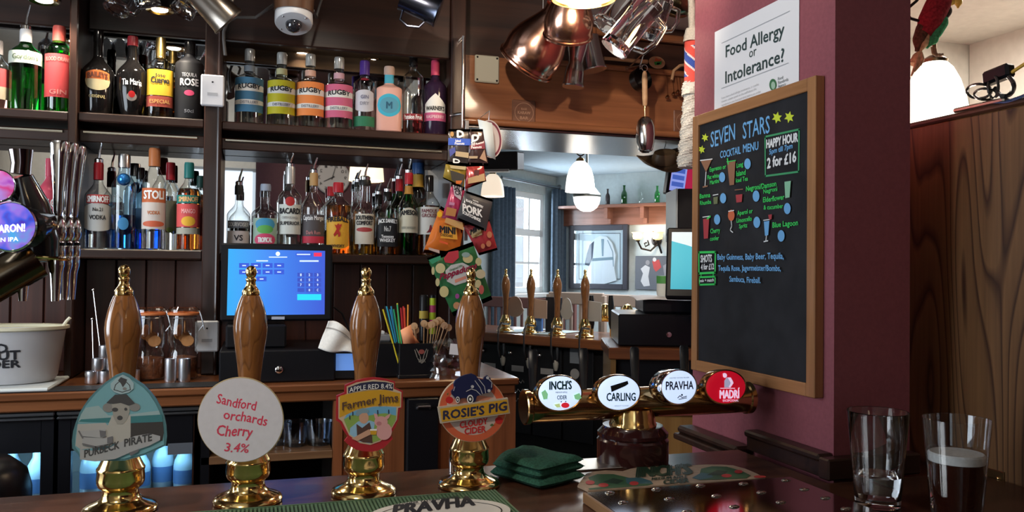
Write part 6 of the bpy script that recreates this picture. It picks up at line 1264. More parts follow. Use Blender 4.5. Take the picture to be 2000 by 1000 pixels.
for c_, d_, r_ in (((40, 362), (-.25, 0, 1), .023), ((72, 428), (.35, 0, 1), .028), ((93, 503), (.1, 0, 1), .030)):
    p = lp_(*c_, 1.38); MB().lathe([(r_, -.002), (r_ + .0015, 0), (r_, .002)], 32, align(p, p + Vector(d_)), close=True).obj('brass_ring', brass, lt)
tubep([lp_(40, 340, 1.37), lp_(42, 320, 1.37), lp_(41, 293, 1.37)], [.014, .0135, .0165], 'dark_handle', pbr('smoked_chrome', (.16, .13, .13), .1, 1), 16)
# three chrome paddle handles with taps and spouts
for i, (x0, x1, yt, yb2, Y) in enumerate(((118, 113, 277, 425, 1.40), (136, 129, 280, 427, 1.43), (151, 143, 286, 430, 1.46))):
    p0 = lp_(x1, yb2, Y); p1 = lp_(x0, yt, Y); Mx = align(p0, p1); ln = (p1 - p0).length
    h = MB().lathe([(.005, 0), (.008, .01), (.0095, ln * .35), (.0145, ln * .75), (.017, ln * .96), (.015, ln), (.0001, ln + .002)], 24, Mx, sq=2.6, sy=.8).obj('tap_handle', chrome, lt)
    q = lp_(x1 - 2, 470, Y)
    MB().lathe([(.008, -.03), (.0115, -.025), (.0125, -.005), (.0095, 0), (.0125, .006), (.0135, .018), (.011, .032), (.006, .038)], 20, T(*q)).obj('tap_body', chrome, lt)
    MB().lathe([(.0125, -.008), (.0125, -.003)], 20, T(*q), close=False).obj('black_washer', black, lt)
    e0 = lp_(x1 - 3, 492, Y); e1 = lp_(x1 - 3, 585 if i else 588, Y)
    MB().lathe([(.006, 0), (.0085, (e0 - e1).length * .55), (.0115, (e0 - e1).length * .72), (.012, (e0 - e1).length * .9), (.009, (e0 - e1).length)], 18, T(e0.x, 0 + e0.y, e1.z)).obj('spout', chrome, lt)
tubep([lp_(60, 500, 1.38), lp_(100, 500, 1.43)], [.010, .010], 'tap_stem', brass); tubep([lp_(98, 500, 1.42), lp_(141, 500, 1.46)], [.008, .008], 'tap_stem', brass)
e0 = lp_(46, 500, 1.37); e1 = lp_(46, 588, 1.37); MB().lathe([(.0055, 0), (.008, .03), (.0105, (e0 - e1).length)], 18, T(e0.x, e0.y, e1.z)).obj('spout', chrome, lt)
def lbadge(cx, cy, r, Y, face, nm, txt=()):
    o_ = onY(cx, cy, Y); Mx = frame(o_, (1, .12, 0), (0, .1, 1)); R = r * 1.25 / 1600
    b_ = MB().lathe([(R * .6, -.03), (R * 1.05, -.012), (R * 1.06, -.002), (R, 0)], 36, close=False, sy=1.1).obj('badge', chrome, lt); b_.location = o_ - lt.location; b_.rotation_euler = Mx.to_euler()
    MB().lathe([(R * .98, -.001), (R * .7, .001), (.0001, .002)], 36, sy=1.1).obj('lit_face', face, b_); s_ = Sign(b_, Mx); s_.lift = .003; return s_
# lit face in blues and violet: colour lies in the artwork
def lit_noise(nm, cols, st):
    m = pbr(nm, cols[0], .3); b_ = m.node_tree.nodes['Principled BSDF']; tc = N(m, 'ShaderNodeTexCoord'); nz = N(m, 'ShaderNodeTexNoise'); nz.inputs['Scale'].default_value = 30; L(m, tc.outputs['Object'], nz.inputs['Vector'])
    r = N(m, 'ShaderNodeValToRGB'); r.color_ramp.elements[0].color = (*cols[0], 1); r.color_ramp.elements[0].position = .35; r.color_ramp.elements[1].color = (*cols[-1], 1); r.color_ramp.elements[1].position = .66
    for i, c in enumerate(cols[1:-1]): e_ = r.color_ramp.elements.new(.42 + .1 * i); e_.color = (*c, 1)
    L(m, nz.outputs[0], r.inputs[0]); L(m, r.outputs[0], b_.inputs['Emission Color']); b_.inputs['Emission Strength'].default_value = st; return m
s = lbadge(20, 442, 40, 1.32, lit_noise('badge_art_blue', [(.05, .02, .35), (.02, .12, .75), (.35, .20, .75), (.05, .5, .8)], .8), 'b')
bwt = emis('badge_text_white', (.85, .88, 1), 1.0)
s.text('MARON!', (-14, 456), (49, 452), 15, bwt, .05); s.text('N IPA', (2, 473), (36, 471), 8, bwt, .04)
s = lbadge(-4, 362, 26, 1.33, lit_noise('badge_art_red', [(.30, .05, .45), (.55, .25, .6), (.65, .03, .06), (.4, .3, .7)], .7), 'b')
# ================================================================== SEEN IN THE BACK BAR MIRROR: clock, shades and glasses hung by the customers' side
def mir(px, py, Yv): p = onY(px, py, Yv); return Vector((p.x, 2 * YM - p.y, p.z))
c = mir(649, 347, 2 * YM + 1.47); t = thing('wall_clock', 'round white wall clock on the maroon wall, reflected in the mirror', 'clock', (c.x, -1.488, c.z)); Rk = 33.5 * 7.35 / 1600
Mx = frame((0, 0, 0), (-1, 0, 0), (0, 0, 1))   # faces +Y
MB().lathe([(Rk, 0), (Rk, .03), (Rk * .95, .036), (Rk * .93, .030)], 48, Mx).obj('rim', flat('clock_rim', (.30, .30, .32), .3), t); MB().lathe([(Rk * .93, .029), (.0001, .03)], 48, Mx).obj('dial', flat('clock_dial', (.72, .70, .70), .5), t)
for i in range(12):
    a = i * PI / 6; st = str(12 if i == 0 else i); wd = .022 * len(st); cx, cy = .74 * Rk * math.sin(a), .74 * Rk * math.cos(a)
    letters('numeral', st, lambda x, y: tuple(Mx @ Vector((cx + (x - .5) * wd, cy + .028 * (y - .5), .0312))), ink, t, .03, 0, .5)
for ang, ln, wd in ((-15, .80, .008), (117, .55, .012)):
    a = math.radians(ang); MB().prism([(-wd / 2, -.02), (wd / 2, -.02), (wd / 2 * .5, Rk * ln), (-wd / 2 * .5, Rk * ln)], .034, .036, Mx @ RZ(-a)).obj('hand', ink, t)
c = mir(716, 330, 6.9); t = thing('pendant_lamp', 'pale ribbed lampshade glowing warmly, reflected in the mirror beside the clock', 'lamp', (c.x, c.y, c.z))
Rs = 34 * 6.7 / 1600; hs = 48 * 6.7 / 1600
m = MB(); vs, fs = [], []
for r, z in ((1, -.5), (.98, -.3), (.92, .2), (.86, .5)): vs += [(Rs * r * (1 + .02 * (i % 2)) * math.cos(2 * PI * i / 64), Rs * r * (1 + .02 * (i % 2)) * math.sin(2 * PI * i / 64), hs * z) for i in range(64)]
m.add(vs, [(j * 64 + i, j * 64 + (i + 1) % 64, (j + 1) * 64 + (i + 1) % 64, (j + 1) * 64 + i) for j in range(3) for i in range(64)])
m.obj('shade', emis('shade_warm', (1, .86, .62), 1.5), t); MB().tube([(0, 0, hs * .3), (0, 0, TOP - c.z)], .004, 6).obj('flex', black, t); MB().tube([(Rs * .85, 0, hs * .5), (-Rs * .85, 0, hs * .5)], .002, 5).obj('spider', steel, t)
light('reflected_shade_bulb', 'POINT', (c.x, c.y, c.z), 5, WARM, .03)
wgm = pbr('dark_wine_glass', (.55, .55, .55), .02, trans=1, ior=1.45)
gk = glass('hung_glass', (.35, .35, .36), .8)
for i in range(9):
    px = 208 + i * 27 if i < 8 else 92; py = 92; p = mir(px, py, 2 * YM - 2.05)
    t = thing('hung_wine_glass', 'stemmed glass hanging upside down from the canopy, reflected behind the upper bottles', 'glass', (p.x, p.y, p.z), 0, 'stemmed glasses hanging under the canopy')
    MB().lathe([(.030, -.05), (.036, -.015), (.034, .01), (.02, .03), (.004, .04), (.0035, .10), (.004, .105)], 20, close=False).obj('bowl', gk, t); MB().lathe([(.0001, .104), (.032, .107), (.033, .110), (.0001, .111)], 20).obj('foot', gk, t)
    MB().tube([(-.02, 0, .112), (-.02, 0, CAN - p.z)], .0015, 5).tube([(-.035, 0, .1125), (.035, 0, .1125)], .002, 5).obj('hanger', steel, t)
# ================================================================== FAR ROOM
def FP(px, py): return onP(px, py, Cw, w2)        # a point on the far wall
# curtains on the window wall
cur = speckle('curtain_blue', (.075, .105, .14), .15, 40, .9, .3)
def curtain(pl_, pr__, pt, pb_, label, pull):
    a = onW(pl_, pt)[0]; b = onW(pr__, pt)[0]; z1_ = onW((pl_ + pr__) / 2, pt)[1]; z0_ = .75; t = thing('curtain', label, 'curtain', MW.to_translation())
    s_a, s_b = min(a, b), max(a, b)
    def fn(u, v):
        sq = 1 - .45 * math.sin(PI * min(1, (1 - v) * 1.1)) ** 2 * pull; c_ = s_a if pull >= 0 else s_b
        x = s_a + (s_b - s_a) * u; return (x, z0_ + (z1_ - z0_) * v, -.10 - .035 * math.sin(u * 2 * PI * 5) * (1 - .2 * v))
    m = MB(); m.grid(60, 10, fn); o = m.obj('fabric', cur, t); o.rotation_euler = MW.to_euler(); o.modifiers.new('t', 'SOLIDIFY').thickness = .004
curtain(1064, 1092, 371, 560, 'dark blue curtain hanging right of the far window', 1); curtain(948, 986, 365, 560, 'dark blue curtain left of the far window behind the snack packs', 1)
ra = MW @ Vector((onW(1074, 375)[0], onW(1074, 375)[1] + .04, -.11)); rb_ = MW @ Vector((onW(960, 375)[0], onW(1074, 375)[1] + .04, -.11))
one('curtain_pole', MB().tube([ra, rb_], .014, 10).lathe([(.026, -.012), (.032, 0), (.026, .012)], 20, align(ra, ra + (ra - rb_))), pbr('pole_steel', (.30, .32, .34), .3, 1), 'steel curtain pole over the far window with a round end', 'curtain pole')
# big framed shirt
def wallframe(label, cat, x0, x1, y0_, y1_, fwm, fmat, name):
    a = onF(x0, y0_); b = onF(x1, y1_); c = MF @ Vector(((a[0] + b[0]) / 2, (a[1] + b[1]) / 2, .005)); t = thing(name, label, cat, c); W_ = abs(b[0] - a[0]) / 2; H_ = abs(a[1] - b[1]) / 2; R_ = MF.to_euler()
    def part(m, nm, mt): o = m.obj(nm, mt, t); o.rotation_euler = R_; return o
    if fwm:
        for bx_ in ((-W_, -W_ + fwm, -H_, H_), (W_ - fwm, W_, -H_, H_), (-W_ + fwm, W_ - fwm, -H_, -H_ + fwm), (-W_ + fwm, W_ - fwm, H_ - fwm, H_)): part(MB().rbox(*bx_, 0, .045, .004), 'frame_side', fmat)
    return t, W_, H_, part, Sign(None, frame(c, u2, (0, 0, 1)) @ T(0, 0, .012))
t, W_, H_, part, s = wallframe('large dark framed display of a white sports shirt on the far wall', 'framed shirt', 1116, 1229, 441, 566, .055, flat('frame_dark', (.035, .035, .045), .4), 'framed_shirt')
part(MB().box(-W_ + .04, W_ - .04, -H_ + .04, H_ - .04, .001, .012), 'mount', flat('mount_pale', (.66, .76, .78), .6))
so = bpy.data.objects.new('shirt_display', None); COL.objects.link(so); so.parent = t; so.rotation_euler = MF.to_euler(); s.p = so; s.lift = .013
k = cr(900, 450, .28)
s.line(k((825, 20), (1112, 20), (1112, 340), (825, 340)), 1.4, flat('mount_line', (.10, .12, .14)), 'inner_line', True)
shm = flat('shirt_white', (.86, .90, .90), .8); shd = flat('shirt_grey_band', (.28, .38, .42), .8)  # white shirt and its darker blue-grey bands
s.slab(k((890, 120), (935, 60), (975, 40), (1020, 45), (1060, 90), (1085, 170), (1075, 260), (1090, 350), (1020, 370), (950, 385), (890, 380), (885, 300), (905, 230)), .013, .03, shm, 'shirt'); s.lift = .031
s.poly(k((905, 100), (935, 75), (925, 190), (900, 250), (870, 240), (885, 160)), flat('shirt_sleeve_dark', (.05, .07, .10)), 'sleeve'); s.poly(k((925, 195), (1070, 185), (1072, 205), (920, 215)), shd, 'band'); s.poly(k((985, 60), (1005, 60), (1000, 180), (990, 180)), shd, 'band'); s.line(k((1030, 70), (1065, 150), (1070, 250)), 1.5, shd)
part(MB().box(-W_ + .045, W_ - .045, -H_ + .045, H_ - .045, .036, .038), 'glazing', glass('picture_glass', (.96, .98, 1), .9))
# smaller sports photograph
t, W_, H_, part, s = wallframe('smaller unframed sports photograph with players under the wall light', 'photograph', 1243, 1318, 500, 567, 0, None, 'sports_photograph')
o = part(MB().rbox(-W_, W_, -H_, H_, 0, .02, .003), 'canvas', flat('photo_ground', (.10, .11, .13), .6)); so = bpy.data.objects.new('photo_print', None); COL.objects.link(so); so.parent = t; so.rotation_euler = MF.to_euler(); s.p = so; s.lift = .021
k = cr(1180, 420, .30)
pw = flat('photo_white', (.45, .46, .48)); pr2 = flat('photo_red', (.38, .06, .06)); pgy = flat('photo_grey', (.22, .22, .24))
s.poly(k((240, 350), (270, 325), (300, 340), (290, 400), (300, 460), (260, 465), (240, 430), (255, 380)), pw, 'player_print'); s.oval(k((285, 310))[0], 4, 5, pgy, 'player_print'); s.poly(k((315, 300), (360, 290), (375, 340), (340, 370), (325, 350)), pr2, 'player_print'); s.oval(k((330, 290))[0], 3.5, 4, pw, 'player_print'); s.poly(k((385, 330), (420, 310), (425, 400), (395, 400)), pgy, 'player_print')
# two-arm wall light
c = FP(1283, 470); sc = thing('wall_light', 'two-armed wrought iron wall light with glowing cream shades', 'wall light', c); iron = pbr('iron_black', (.05, .04, .035), .4, .8); uf = u2; nf = -w2 * -1
def fo_(px, py, off): p = FP(px, py); return p + Vector((-.76, -.65, 0)) * off - c
MB().lathe([(.05, 0), (.055, .01), (.03, .025), (.0001, .03)], 20, frame((0, 0, 0), u2, (0, 0, 1))).obj('back_plate', iron, sc)
for cx, pts in ((1259, ((1288, 475), (1276, 490), (1262, 486), (1259, 472))), (1297, ((1288, 475), (1297, 494), (1298, 486), (1297, 472)))):
    MB().tube([fo_(*q, .02 + .05 * i) for i, q in enumerate(pts)], .010, 8).obj('arm', iron, sc)
    b_ = fo_(cx, 470, .17); SC_ = Matrix.Scale(.72, 4)
    MB().lathe([(.02, 0), (.062, .015), (.070, .05), (.066, .085), (.088, .105)], 24, T(*b_) @ SC_, close=False).obj('glass_shade', emis('sconce_glow', (1, .72, .32), 1.25), sc)
    MB().lathe([(.028, -.02), (.035, -.004), (.02, 0)], 16, T(*b_) @ SC_).obj('cup', iron, sc)
MB().tube([fo_(1268, 470, .04), fo_(1272, 478, .06), fo_(1266, 482, .07), fo_(1264, 476, .07), fo_(1268, 474, .06)], .008, 6).tube([fo_(1278, 472, .03), fo_(1278, 452, .03)], .008, 6).obj('scroll', iron, sc)
light('wall_light_bulb', 'POINT', c + Vector((-.76, -.65, 0)) * .35 + Vector((0, 0, .1)), 7, WARM, .08)
# shelf of bottles
sa = onF(1102, 404); sb2 = onF(1345, 398); zs = (sa[1] + sb2[1]) / 2
shf = thing('wall_shelf', 'brown wooden wall shelf with scrolled brackets high on the far wall', 'shelf', MF.to_translation()); sw2 = wood('far_shelf_wood', (.26, .12, .085), (.17, .075, .05), 'x')
o = MB().rbox(sa[0], sb2[0], zs - .03, zs, .002, .20, .004).obj('board', sw2, shf); o.rotation_euler = MF.to_euler()
o = MB().box(sa[0], sb2[0], zs - .20, zs - .031, .001, .03).obj('back_rail', sw2, shf); o.rotation_euler = MF.to_euler()
for px in (1196, 1266): x = onF(px, 410)[0]; o = MB().box(x - .02, x + .02, zs - .14, zs - .031, .031, .16).box(x - .02, x + .02, zs - .19, zs - .14, .031, .08).obj('bracket', sw2, shf); o.rotation_euler = MF.to_euler()
for px, yt, hw, col, nm in ((1195, 369, 4.5, 'smoke', 'small dark brown bottle standing leftmost on the far shelf'), (1227, 362, 6, 'dgreen', 'dark green bottle on the far shelf'), (1260, 376, 4.5, 'clear', 'faint clear bottle on the far shelf'), (1291, 363, 5.5, 'green', 'pale green bottle standing rightmost on the far shelf')):
    q = onF(px, 400); p = MF @ Vector((q[0], zs + .001, .10)); d = (p - CAM).dot(_F); R = hw * d / 1600; H = atD(px, yt, d).z - p.z
    t = thing('shelf_bottle', nm, 'bottle', p, 0, 'bottles on the far shelf'); MB().lathe([(R * .9, 0), (R, .01), (R, H * .5), (R * .9, H * .6), (R * .4, H * .75), (R * .38, H * .95), (R * .5, H * .96), (R * .5, H)], 20).obj('glass_body', G[col] if col != 'smoke' else flat('brown_bottle', (.05, .04, .04), .2), t)
# pendant lamp in the hatch, with a second half-shade below it and one by the packs
def dome_lamp(label, cx, yt, yb2, hw, d, em, cord=True, flip=False, nm='pendant_lamp'):
    p = atD(cx, yb2, d); H = atD(cx, yt, d).z - p.z; R = hw * d / 1600; t = thing(nm, label, 'lamp', p)
    pr_ = [(1, 0), (1.0, .06), (.97, .25), (.90, .5), (.74, .75), (.48, .93), (.30, 1)]
    if flip: pr_ = [(r, 1 - z) for r, z in pr_][::-1]
    MB().lathe([(r * R, z * H) for r, z in pr_], 36, close=flip).obj('glass_shade', em, t)
    if cord:
        MB().lathe([(R * .3, H * .99), (R * .26, H * 1.08), (R * .08, H * 1.14), (.0001, H * 1.15)], 20).obj('gallery', brass, t)
        MB().tube([(0, 0, H * 1.15), (0, 0, H * 1.18)], .006, 8).tube([(.024 * math.sin(a_), 0, H * 1.18 + .024 - .024 * math.cos(a_)) for a_ in [i * .45 for i in range(15)]], .004, 6).tube([(0, 0, H * 1.18 + .048), (0, 0, CEIL - p.z)], .005, 6).obj('chain', pbr('chain_dark', (.08, .08, .08), .35, 1), t)
    light('pendant_bulb', 'POINT', (p.x, p.y, p.z - .06), 1.0 if d > 3 else 4, (1, .90, .76), .06); return t
glow = emis('opal_glow', (1, .98, .95), 1.7)
dome_lamp('white opal glass pendant lamp hanging bright in the hatch', 1133, 315, 375, 29, 4.3, glow)
tt = dome_lamp('half-round white glass lamp bowl hanging below and behind the pendant', 1146, 385, 413, 26.5, 5.6, emis('opal_bowl_glow', (1, .97, .92), 1.4), False, True, 'bowl_lamp'); 
Rb = 26.5 * 5.6 / 1600; hb2 = 28 * 5.6 / 1600
MB().lathe([(Rb * 1.02, hb2), (Rb * 1.05, hb2 + .01), (Rb * 1.02, hb2 + .02), (Rb * .3, hb2 + .10), (.01, hb2 + .12)], 32, close=False).tube([(0, 0, hb2 + .12), (0, 0, CEIL - tt.location.z)], .008, 6).obj('brass_gallery', pbr('gallery_grey', (.32, .33, .30), .3, 1), tt)
dome_lamp('cream glass pendant lamp half hidden behind the snack packs', 962, 340, 384, 23, 4.0, emis('cream_glow', (1, .84, .66), .85))
# dark speaker box above that lamp
p = atD(978, 315, 4.0); sp2 = thing('wall_speaker', 'dark wall speaker box on a pale bracket behind the hanging plate', 'speaker', p)
MB().rbox(-.10, .10, -.09, .09, -.045, .045, .006, RZ(-.5) @ RX(.12)).obj('box', flat('speaker_dark', (.025, .028, .035), .5), sp2); MB().tube([(0, .05, .04), (0, .05, CEIL - p.z)], .012, 8).obj('bracket', flat('bracket_pale', (.5, .55, .58), .4), sp2); MB().box(-.12, .06, -.10, -.06, -.062, -.05, RZ(-.5)).obj('tray', flat('bracket_pale', (.5, .55, .58), .4), sp2)
# second bar with its four pumps
P1 = atD(987, 645, .39 * 1600 / 123); P4 = atD(1142, 652, .39 * 1600 / 132); ub = (P4 - P1); ub.z = 0; Lb = ub.length; ub.normalize(); nb_ = Vector((ub.y, -ub.x, 0)); 
if nb_.dot(CAM - P1) < 0: nb_ = -nb_
B2 = Vector((P1.x, P1.y, BZ)); M2 = Matrix(((ub.x, -nb_.x, 0, B2.x), (ub.y, -nb_.y, 0, B2.y), (0, 0, 1, 0), (0, 0, 0, 1)))   # local y = away from us
b2 = thing('far_bar_counter', 'second wooden bar counter in the far room, seen from its staff side', 'bar counter', (0, 0, 0), M=M2)
MB().rbox(-.62, 1.05, -.13, .42, BZ - .055, BZ, .006).obj('counter_top', edge_w, b2); MB().box(-.6, 1.05, -.02, .02, .02, BZ - .056).obj('back_panel', blackm, b2)
ppl = ('farthest left oak handle on the far bar, against the window', 'second oak handle on the far bar, against the window', 'third oak handle on the far bar, in front of the curtain', 'rightmost oak handle on the far bar, before the framed shirt')
clm = flat('far_clip_wood', (.50, .36, .28), .6); clw = flat('far_clip_grey', (.45, .45, .43), .6)
for i in range(4):
    p = B2 + ub * Lb * i / 3; t = copy_tree(pumps[0]) if False else make_pump(ppl[i], p.x, p.y); t['group'] = 'hand pumps on the far bar'
    th_ = math.atan2(nb_.y, nb_.x) + PI / 2; t.rotation_euler = (0, 0, th_)
    w_c = [.062, .05, .04, .045][i]; m = MB(); m.prism([(w_c * math.cos(a_) * (1.15 if math.sin(a_) < 0 else .9), .155 + .065 * math.sin(a_)) for a_ in [2 * PI * q_ / 24 for q_ in range(24)]] if i % 2 == 0 else [(-w_c, .09), (w_c, .09), (w_c, .2), (-w_c, .21)], 0, .006, T(.03, .06, 0) @ RX(PI / 2)); m.obj('pump_clip', clm if i < 2 else clw, t)
    # swan neck spout on our side
    MB().tube([(.045, -.03, .05), (.045, -.10, .06), (.045, -.125, .03), (.045, -.125, -.09), (.05, -.115, -.14), (.06, -.10, -.155), (.075, -.105, -.12), (.075, -.11, -.06)], .008, 8).obj('swan_neck', pbr('dark_steel', (.16, .16, .17), .25, 1), t)
    MB().lathe([(.008, -.03), (.014, -.012), (.017, .012), (.010, .03)], 12, T(.062, -.102, -.165)).obj('sparkler', flat('sparkler_grey', (.36, .36, .33), .5), t)
# black boards with white labels under the far bar
x = -.75; lbp = flat('label_pale', (.34, .35, .37), .6); chk = flat('chalk_pale', (.42, .44, .46), .7)
for i in range(5):
    bo = thing('cask_board', ['black board under the far bar at its left end', 'black chalked board below the first far pump', 'black chalked board below the second far pump', 'black chalked board below the third far pump', 'plain black board with round white badge under the far bar'][i], 'board', M=M2 @ T(-.30 + .215 * i, -.032, 0))
    MB().rbox(-.10, .10, -.012, 0, .45, BZ - .075, .003).obj('panel', flat('board_black', (.010, .011, .015), .45), bo)
    if i < 4: MB().box(-.045, .045, -.0135, -.0122, .82, .855).obj('white_label', lbp, bo); MB().sphere(.016, 10, 6, T(-.05, -.018, .93)).obj('tap_knob', pewter, bo)
    else: MB().lathe([(.03, 0), (.03, .003), (.0001, .0035)], 20, T(-.02, -.0125, .84) @ RX(PI / 2)).obj('round_badge', lbp, bo); MB().box(-.055, .02, -.0135, -.0122, .90, .985).obj('display_label', flat('label_bluegrey', (.22, .26, .32), .4), bo)
    if 1 <= i < 4:
        rr = random.Random(i)
        for j in range(3):
            zz = .76 - .055 * j; pts = [(-.05 + .1 * q_ / 9, -.0137, zz + .012 * math.sin(q_ * 2.3 + i) * (1 if q_ % 3 else .3)) for q_ in range(10)]; MB().tube(pts, .002, 4).obj('chalk_writing', chk, bo)
# brass font with two domes on the far bar end
c = atD(1204, 610, 4.95); fb2 = thing('far_brass_font', 'brass font with two shining domes at the far bar end', 'beer font', (c.x, c.y, BZ))
for dx in (-.075, .075): MB().lathe([(.035, .105), (.037, .12), (.034, .155), (.022, .18), (.0001, .19)], 24, M2.to_3x3().to_4x4() @ T(dx, 0, 0)).obj('dome', brass, fb2)
MB().rbox(-.16, .16, -.025, .025, .075, .105, .006, M2.to_3x3().to_4x4()).tube([Vector((0, 0, .001)), Vector((0, 0, .076))], .03, 16).obj('cross_bar', brass, fb2)
for i, px in enumerate((1156, 1194)):
    a = atD(px, 642, 4.8); b = atD(px - 1, 577, 4.8); MB().lathe([(.010, 0), (.016, .03), (.018, (b - a).length * .7), (.012, (b - a).length)], 14, align(a - fb2.location, b - fb2.location)).obj('black_handle', black, fb2)
    MB().tube([a - fb2.location, Vector((a.x - fb2.location.x, a.y - fb2.location.y, .0005))], .01, 8).obj('stem', brass, fb2)
# white cloth, blue can, dark notice on the far bar
for px, py, w_, h__, mt, nm, lb, cat in ((1058, 618, .03, .12, flat('blue_box', (.10, .22, .50), .4), 'blue_carton', 'small blue and white carton standing on the far bar', 'carton'), (1103, 585, .055, .22, flat('notice_black', (.015, .015, .02), .5), 'menu_stand', 'tall black menu holder on the far bar between two pumps', 'menu holder')):
    p = B2 + ub * ((atD(px, py, 5.1) - B2).dot(ub)) - nb_ * .12; t = thing(nm, lb, cat, M=Matrix(((ub.x, -nb_.x, 0, p.x), (ub.y, -nb_.y, 0, p.y), (0, 0, 1, BZ), (0, 0, 0, 1))))
    MB().rbox(-w_, w_, -.012, .012, .001, h__, .003).obj('body', mt, t); MB().rbox(-w_ * 1.15, w_ * 1.15, -.02, .02, .0005, .006, .001).obj('foot', white, t)
for s0_, s1_, lb in ((-.02, .12, 'pale bar towel lying on the far bar between first and second pump'), (.24, .36, 'pale bar towel lying on the far bar right of the second pump')):
    m = MB(); m.rbox(s0_, s1_, -.05, .30, BZ + .0008, BZ + .007, .002, M2); one('far_bar_towel', m, flat('pale_towel', (.55, .66, .68), .9), lb, 'towel')
# chairs and settle beyond the far bar
chw = flat('chair_pale_wood', (.42, .33, .27), .5); chr_ = flat('settle_wood', (.17, .075, .065), .5)
def chair(px, py, d, label, mat, w_=.21, n=6, grp=None):
    p = atD(px, py, d); t = thing('wooden_chair', label, 'chair', M=Matrix(((ub.x, -nb_.x, 0, p.x), (ub.y, -nb_.y, 0, p.y), (0, 0, 1, 0), (0, 0, 0, 1)))); H = p.z
    MB().rbox(-w_, w_, -.015, .015, H - .09, H, .006).obj('top_rail', mat, t); MB().rbox(-w_, w_, -.01, .01, .55, .59, .004).obj('lower_rail', mat, t); MB().rbox(-w_ - .01, w_ + .01, .0, .42, .42, .46, .006).obj('seat', mat, t)
    for i in range(n): x = -w_ + .03 + (2 * w_ - .06) * i / (n - 1); MB().rbox(x - .012, x + .012, -.007, .007, .59, H - .09, .002).obj('slat', mat, t)
    for sx in (-1, 1):
        MB().rbox(sx * w_ - .017, sx * w_ + .017, -.017, .017, 0, H - .02, .003).obj('leg', mat, t); MB().rbox(sx * w_ - .017, sx * w_ + .017, .38, .41, 0, .42, .003).obj('leg', mat, t)
chair(1224, 576, 6.0, 'pale slat-backed wooden chair beyond the far bar near the till', chw); chair(1125, 571, 6.1, 'pale slat-backed wooden chair behind the rightmost far pump', chw, .24)
chair(1000, 580, 6.9, 'long reddish brown slatted settle below the far window', chr_, .62, 18)
# ------------------------------------------------------------------ second till by the pier
d2 = 3.2
p0 = atD(1282, 662, d2); 
drp = thing('far_cash_drawer', 'black cash drawer with a silver lock under a stack of boxes near the pier', 'cash drawer', (atD(1304, 650, d2).x, atD(1304, 650, d2).y, atD(1290, 672, d2).z), math.radians(-20)); hd = .12
MB().rbox(-.20, .24, -.10, .28, 0, hd, .005).obj('body', black, drp); MB().lathe([(.010, 0), (.010, .005), (.0001, .006)], 16, T(-.01, -.10, .045) @ RX(PI / 2)).obj('lock', chrome, drp)
MB().rbox(-.10, .26, -.04, .26, hd + .001, hd + .058, .008).obj('upper_box', black, drp)
zt3 = drp.location.z + hd + .060
pp = thing('paper_pile', 'white papers with keys lying on the black box by the second till', 'papers', (drp.location.x, drp.location.y, zt3), math.radians(-20))
m = MB(); m.grid(16, 8, lambda u, v: (-.13 + .36 * u, -.08 + .3 * v, .003 + .002 * math.sin(u * 9) - .020 * max(0, .35 - v) - .02 * max(0, .15 - u))); o = m.obj('sheet', paper, pp); o.modifiers.new('t', 'SOLIDIFY').thickness = .001
for i in range(7):
    a_ = i * 1.1; MB().tube([(.02 + .012 * i, .0, .009), (.02 + .012 * i + .018 * math.cos(a_), .02 * math.sin(a_), .011)], .003, 6).lathe([(.007, -.001), (.008, 0), (.007, .001)], 12, T(.02 + .012 * i, .0, .010)).obj('key', steel, pp)
q0 = atD(1277, 575, 3.15); t = thing('green_tub', 'white tub with a green lid band standing on the papers', 'tub', (drp.location.x + .02, drp.location.y + .06, zt3 + .006)); R = .034
MB().lathe([(R * .9, 0), (R, .01), (R, .05), (.0001, .051)], 28).obj('body', flat('tub_white2', (.5, .5, .46), .5), t); MB().lathe([(R * 1.03, .05), (R * 1.03, .080), (.0001, .081)], 28).obj('lid', flat('tub_green', (.06, .22, .05), .5), t)
ml = atD(1324, 575, 3.0); til2 = thing('far_till', 'second till screen showing teal and white, tilted beside the chalkboard', 'till', (atD(1372, 520, 3.0)), math.radians(-32))
Mx = RX(-.30)
MB().rbox(-.13, .17, -.02, .02, -.125, .145, .006, Mx).obj('bezel', black, til2); MB().box(-.112, .155, -.0215, -.0202, -.095, .125, Mx).obj('screen', emis('screen_teal', (.02, .30, .40), .8), til2)
m = MB(); m.add([tuple(Mx @ Vector(q)) for q in ((-.112, -.0222, .125), (.155, -.0222, .125), (.155, -.0222, .03), (.06, -.0222, .035), (-.06, -.0222, .075), (-.112, -.0222, .09))], [(0, 5, 4, 3, 2, 1)]); m.obj('screen_page', emis('screen_pale', (.48, .58, .62), .7), til2)
MB().rbox(-.04, .08, .0, .06, -.215, -.10, .01).obj('stand', black, til2); 
# wood counter that carries it
pcn = drp.location
c2 = thing('side_counter', 'reddish wooden side counter carrying the second till near the pier', 'counter', (pcn.x, pcn.y, pcn.z - .001), math.radians(-20))
MB().rbox(-.24, .30, -.16, .30, -.045, -.001, .004).obj('worktop', edge_w, c2); MB().box(-.20, .28, -.10, .28, -pcn.z, -.046).obj('carcass', blackm, c2); MB().box(-.23, -.21, -.12, .3, -pcn.z, -.046).obj('end_board', wood('ochre_board', (.36, .20, .06), (.28, .14, .04), 'z'), c2)
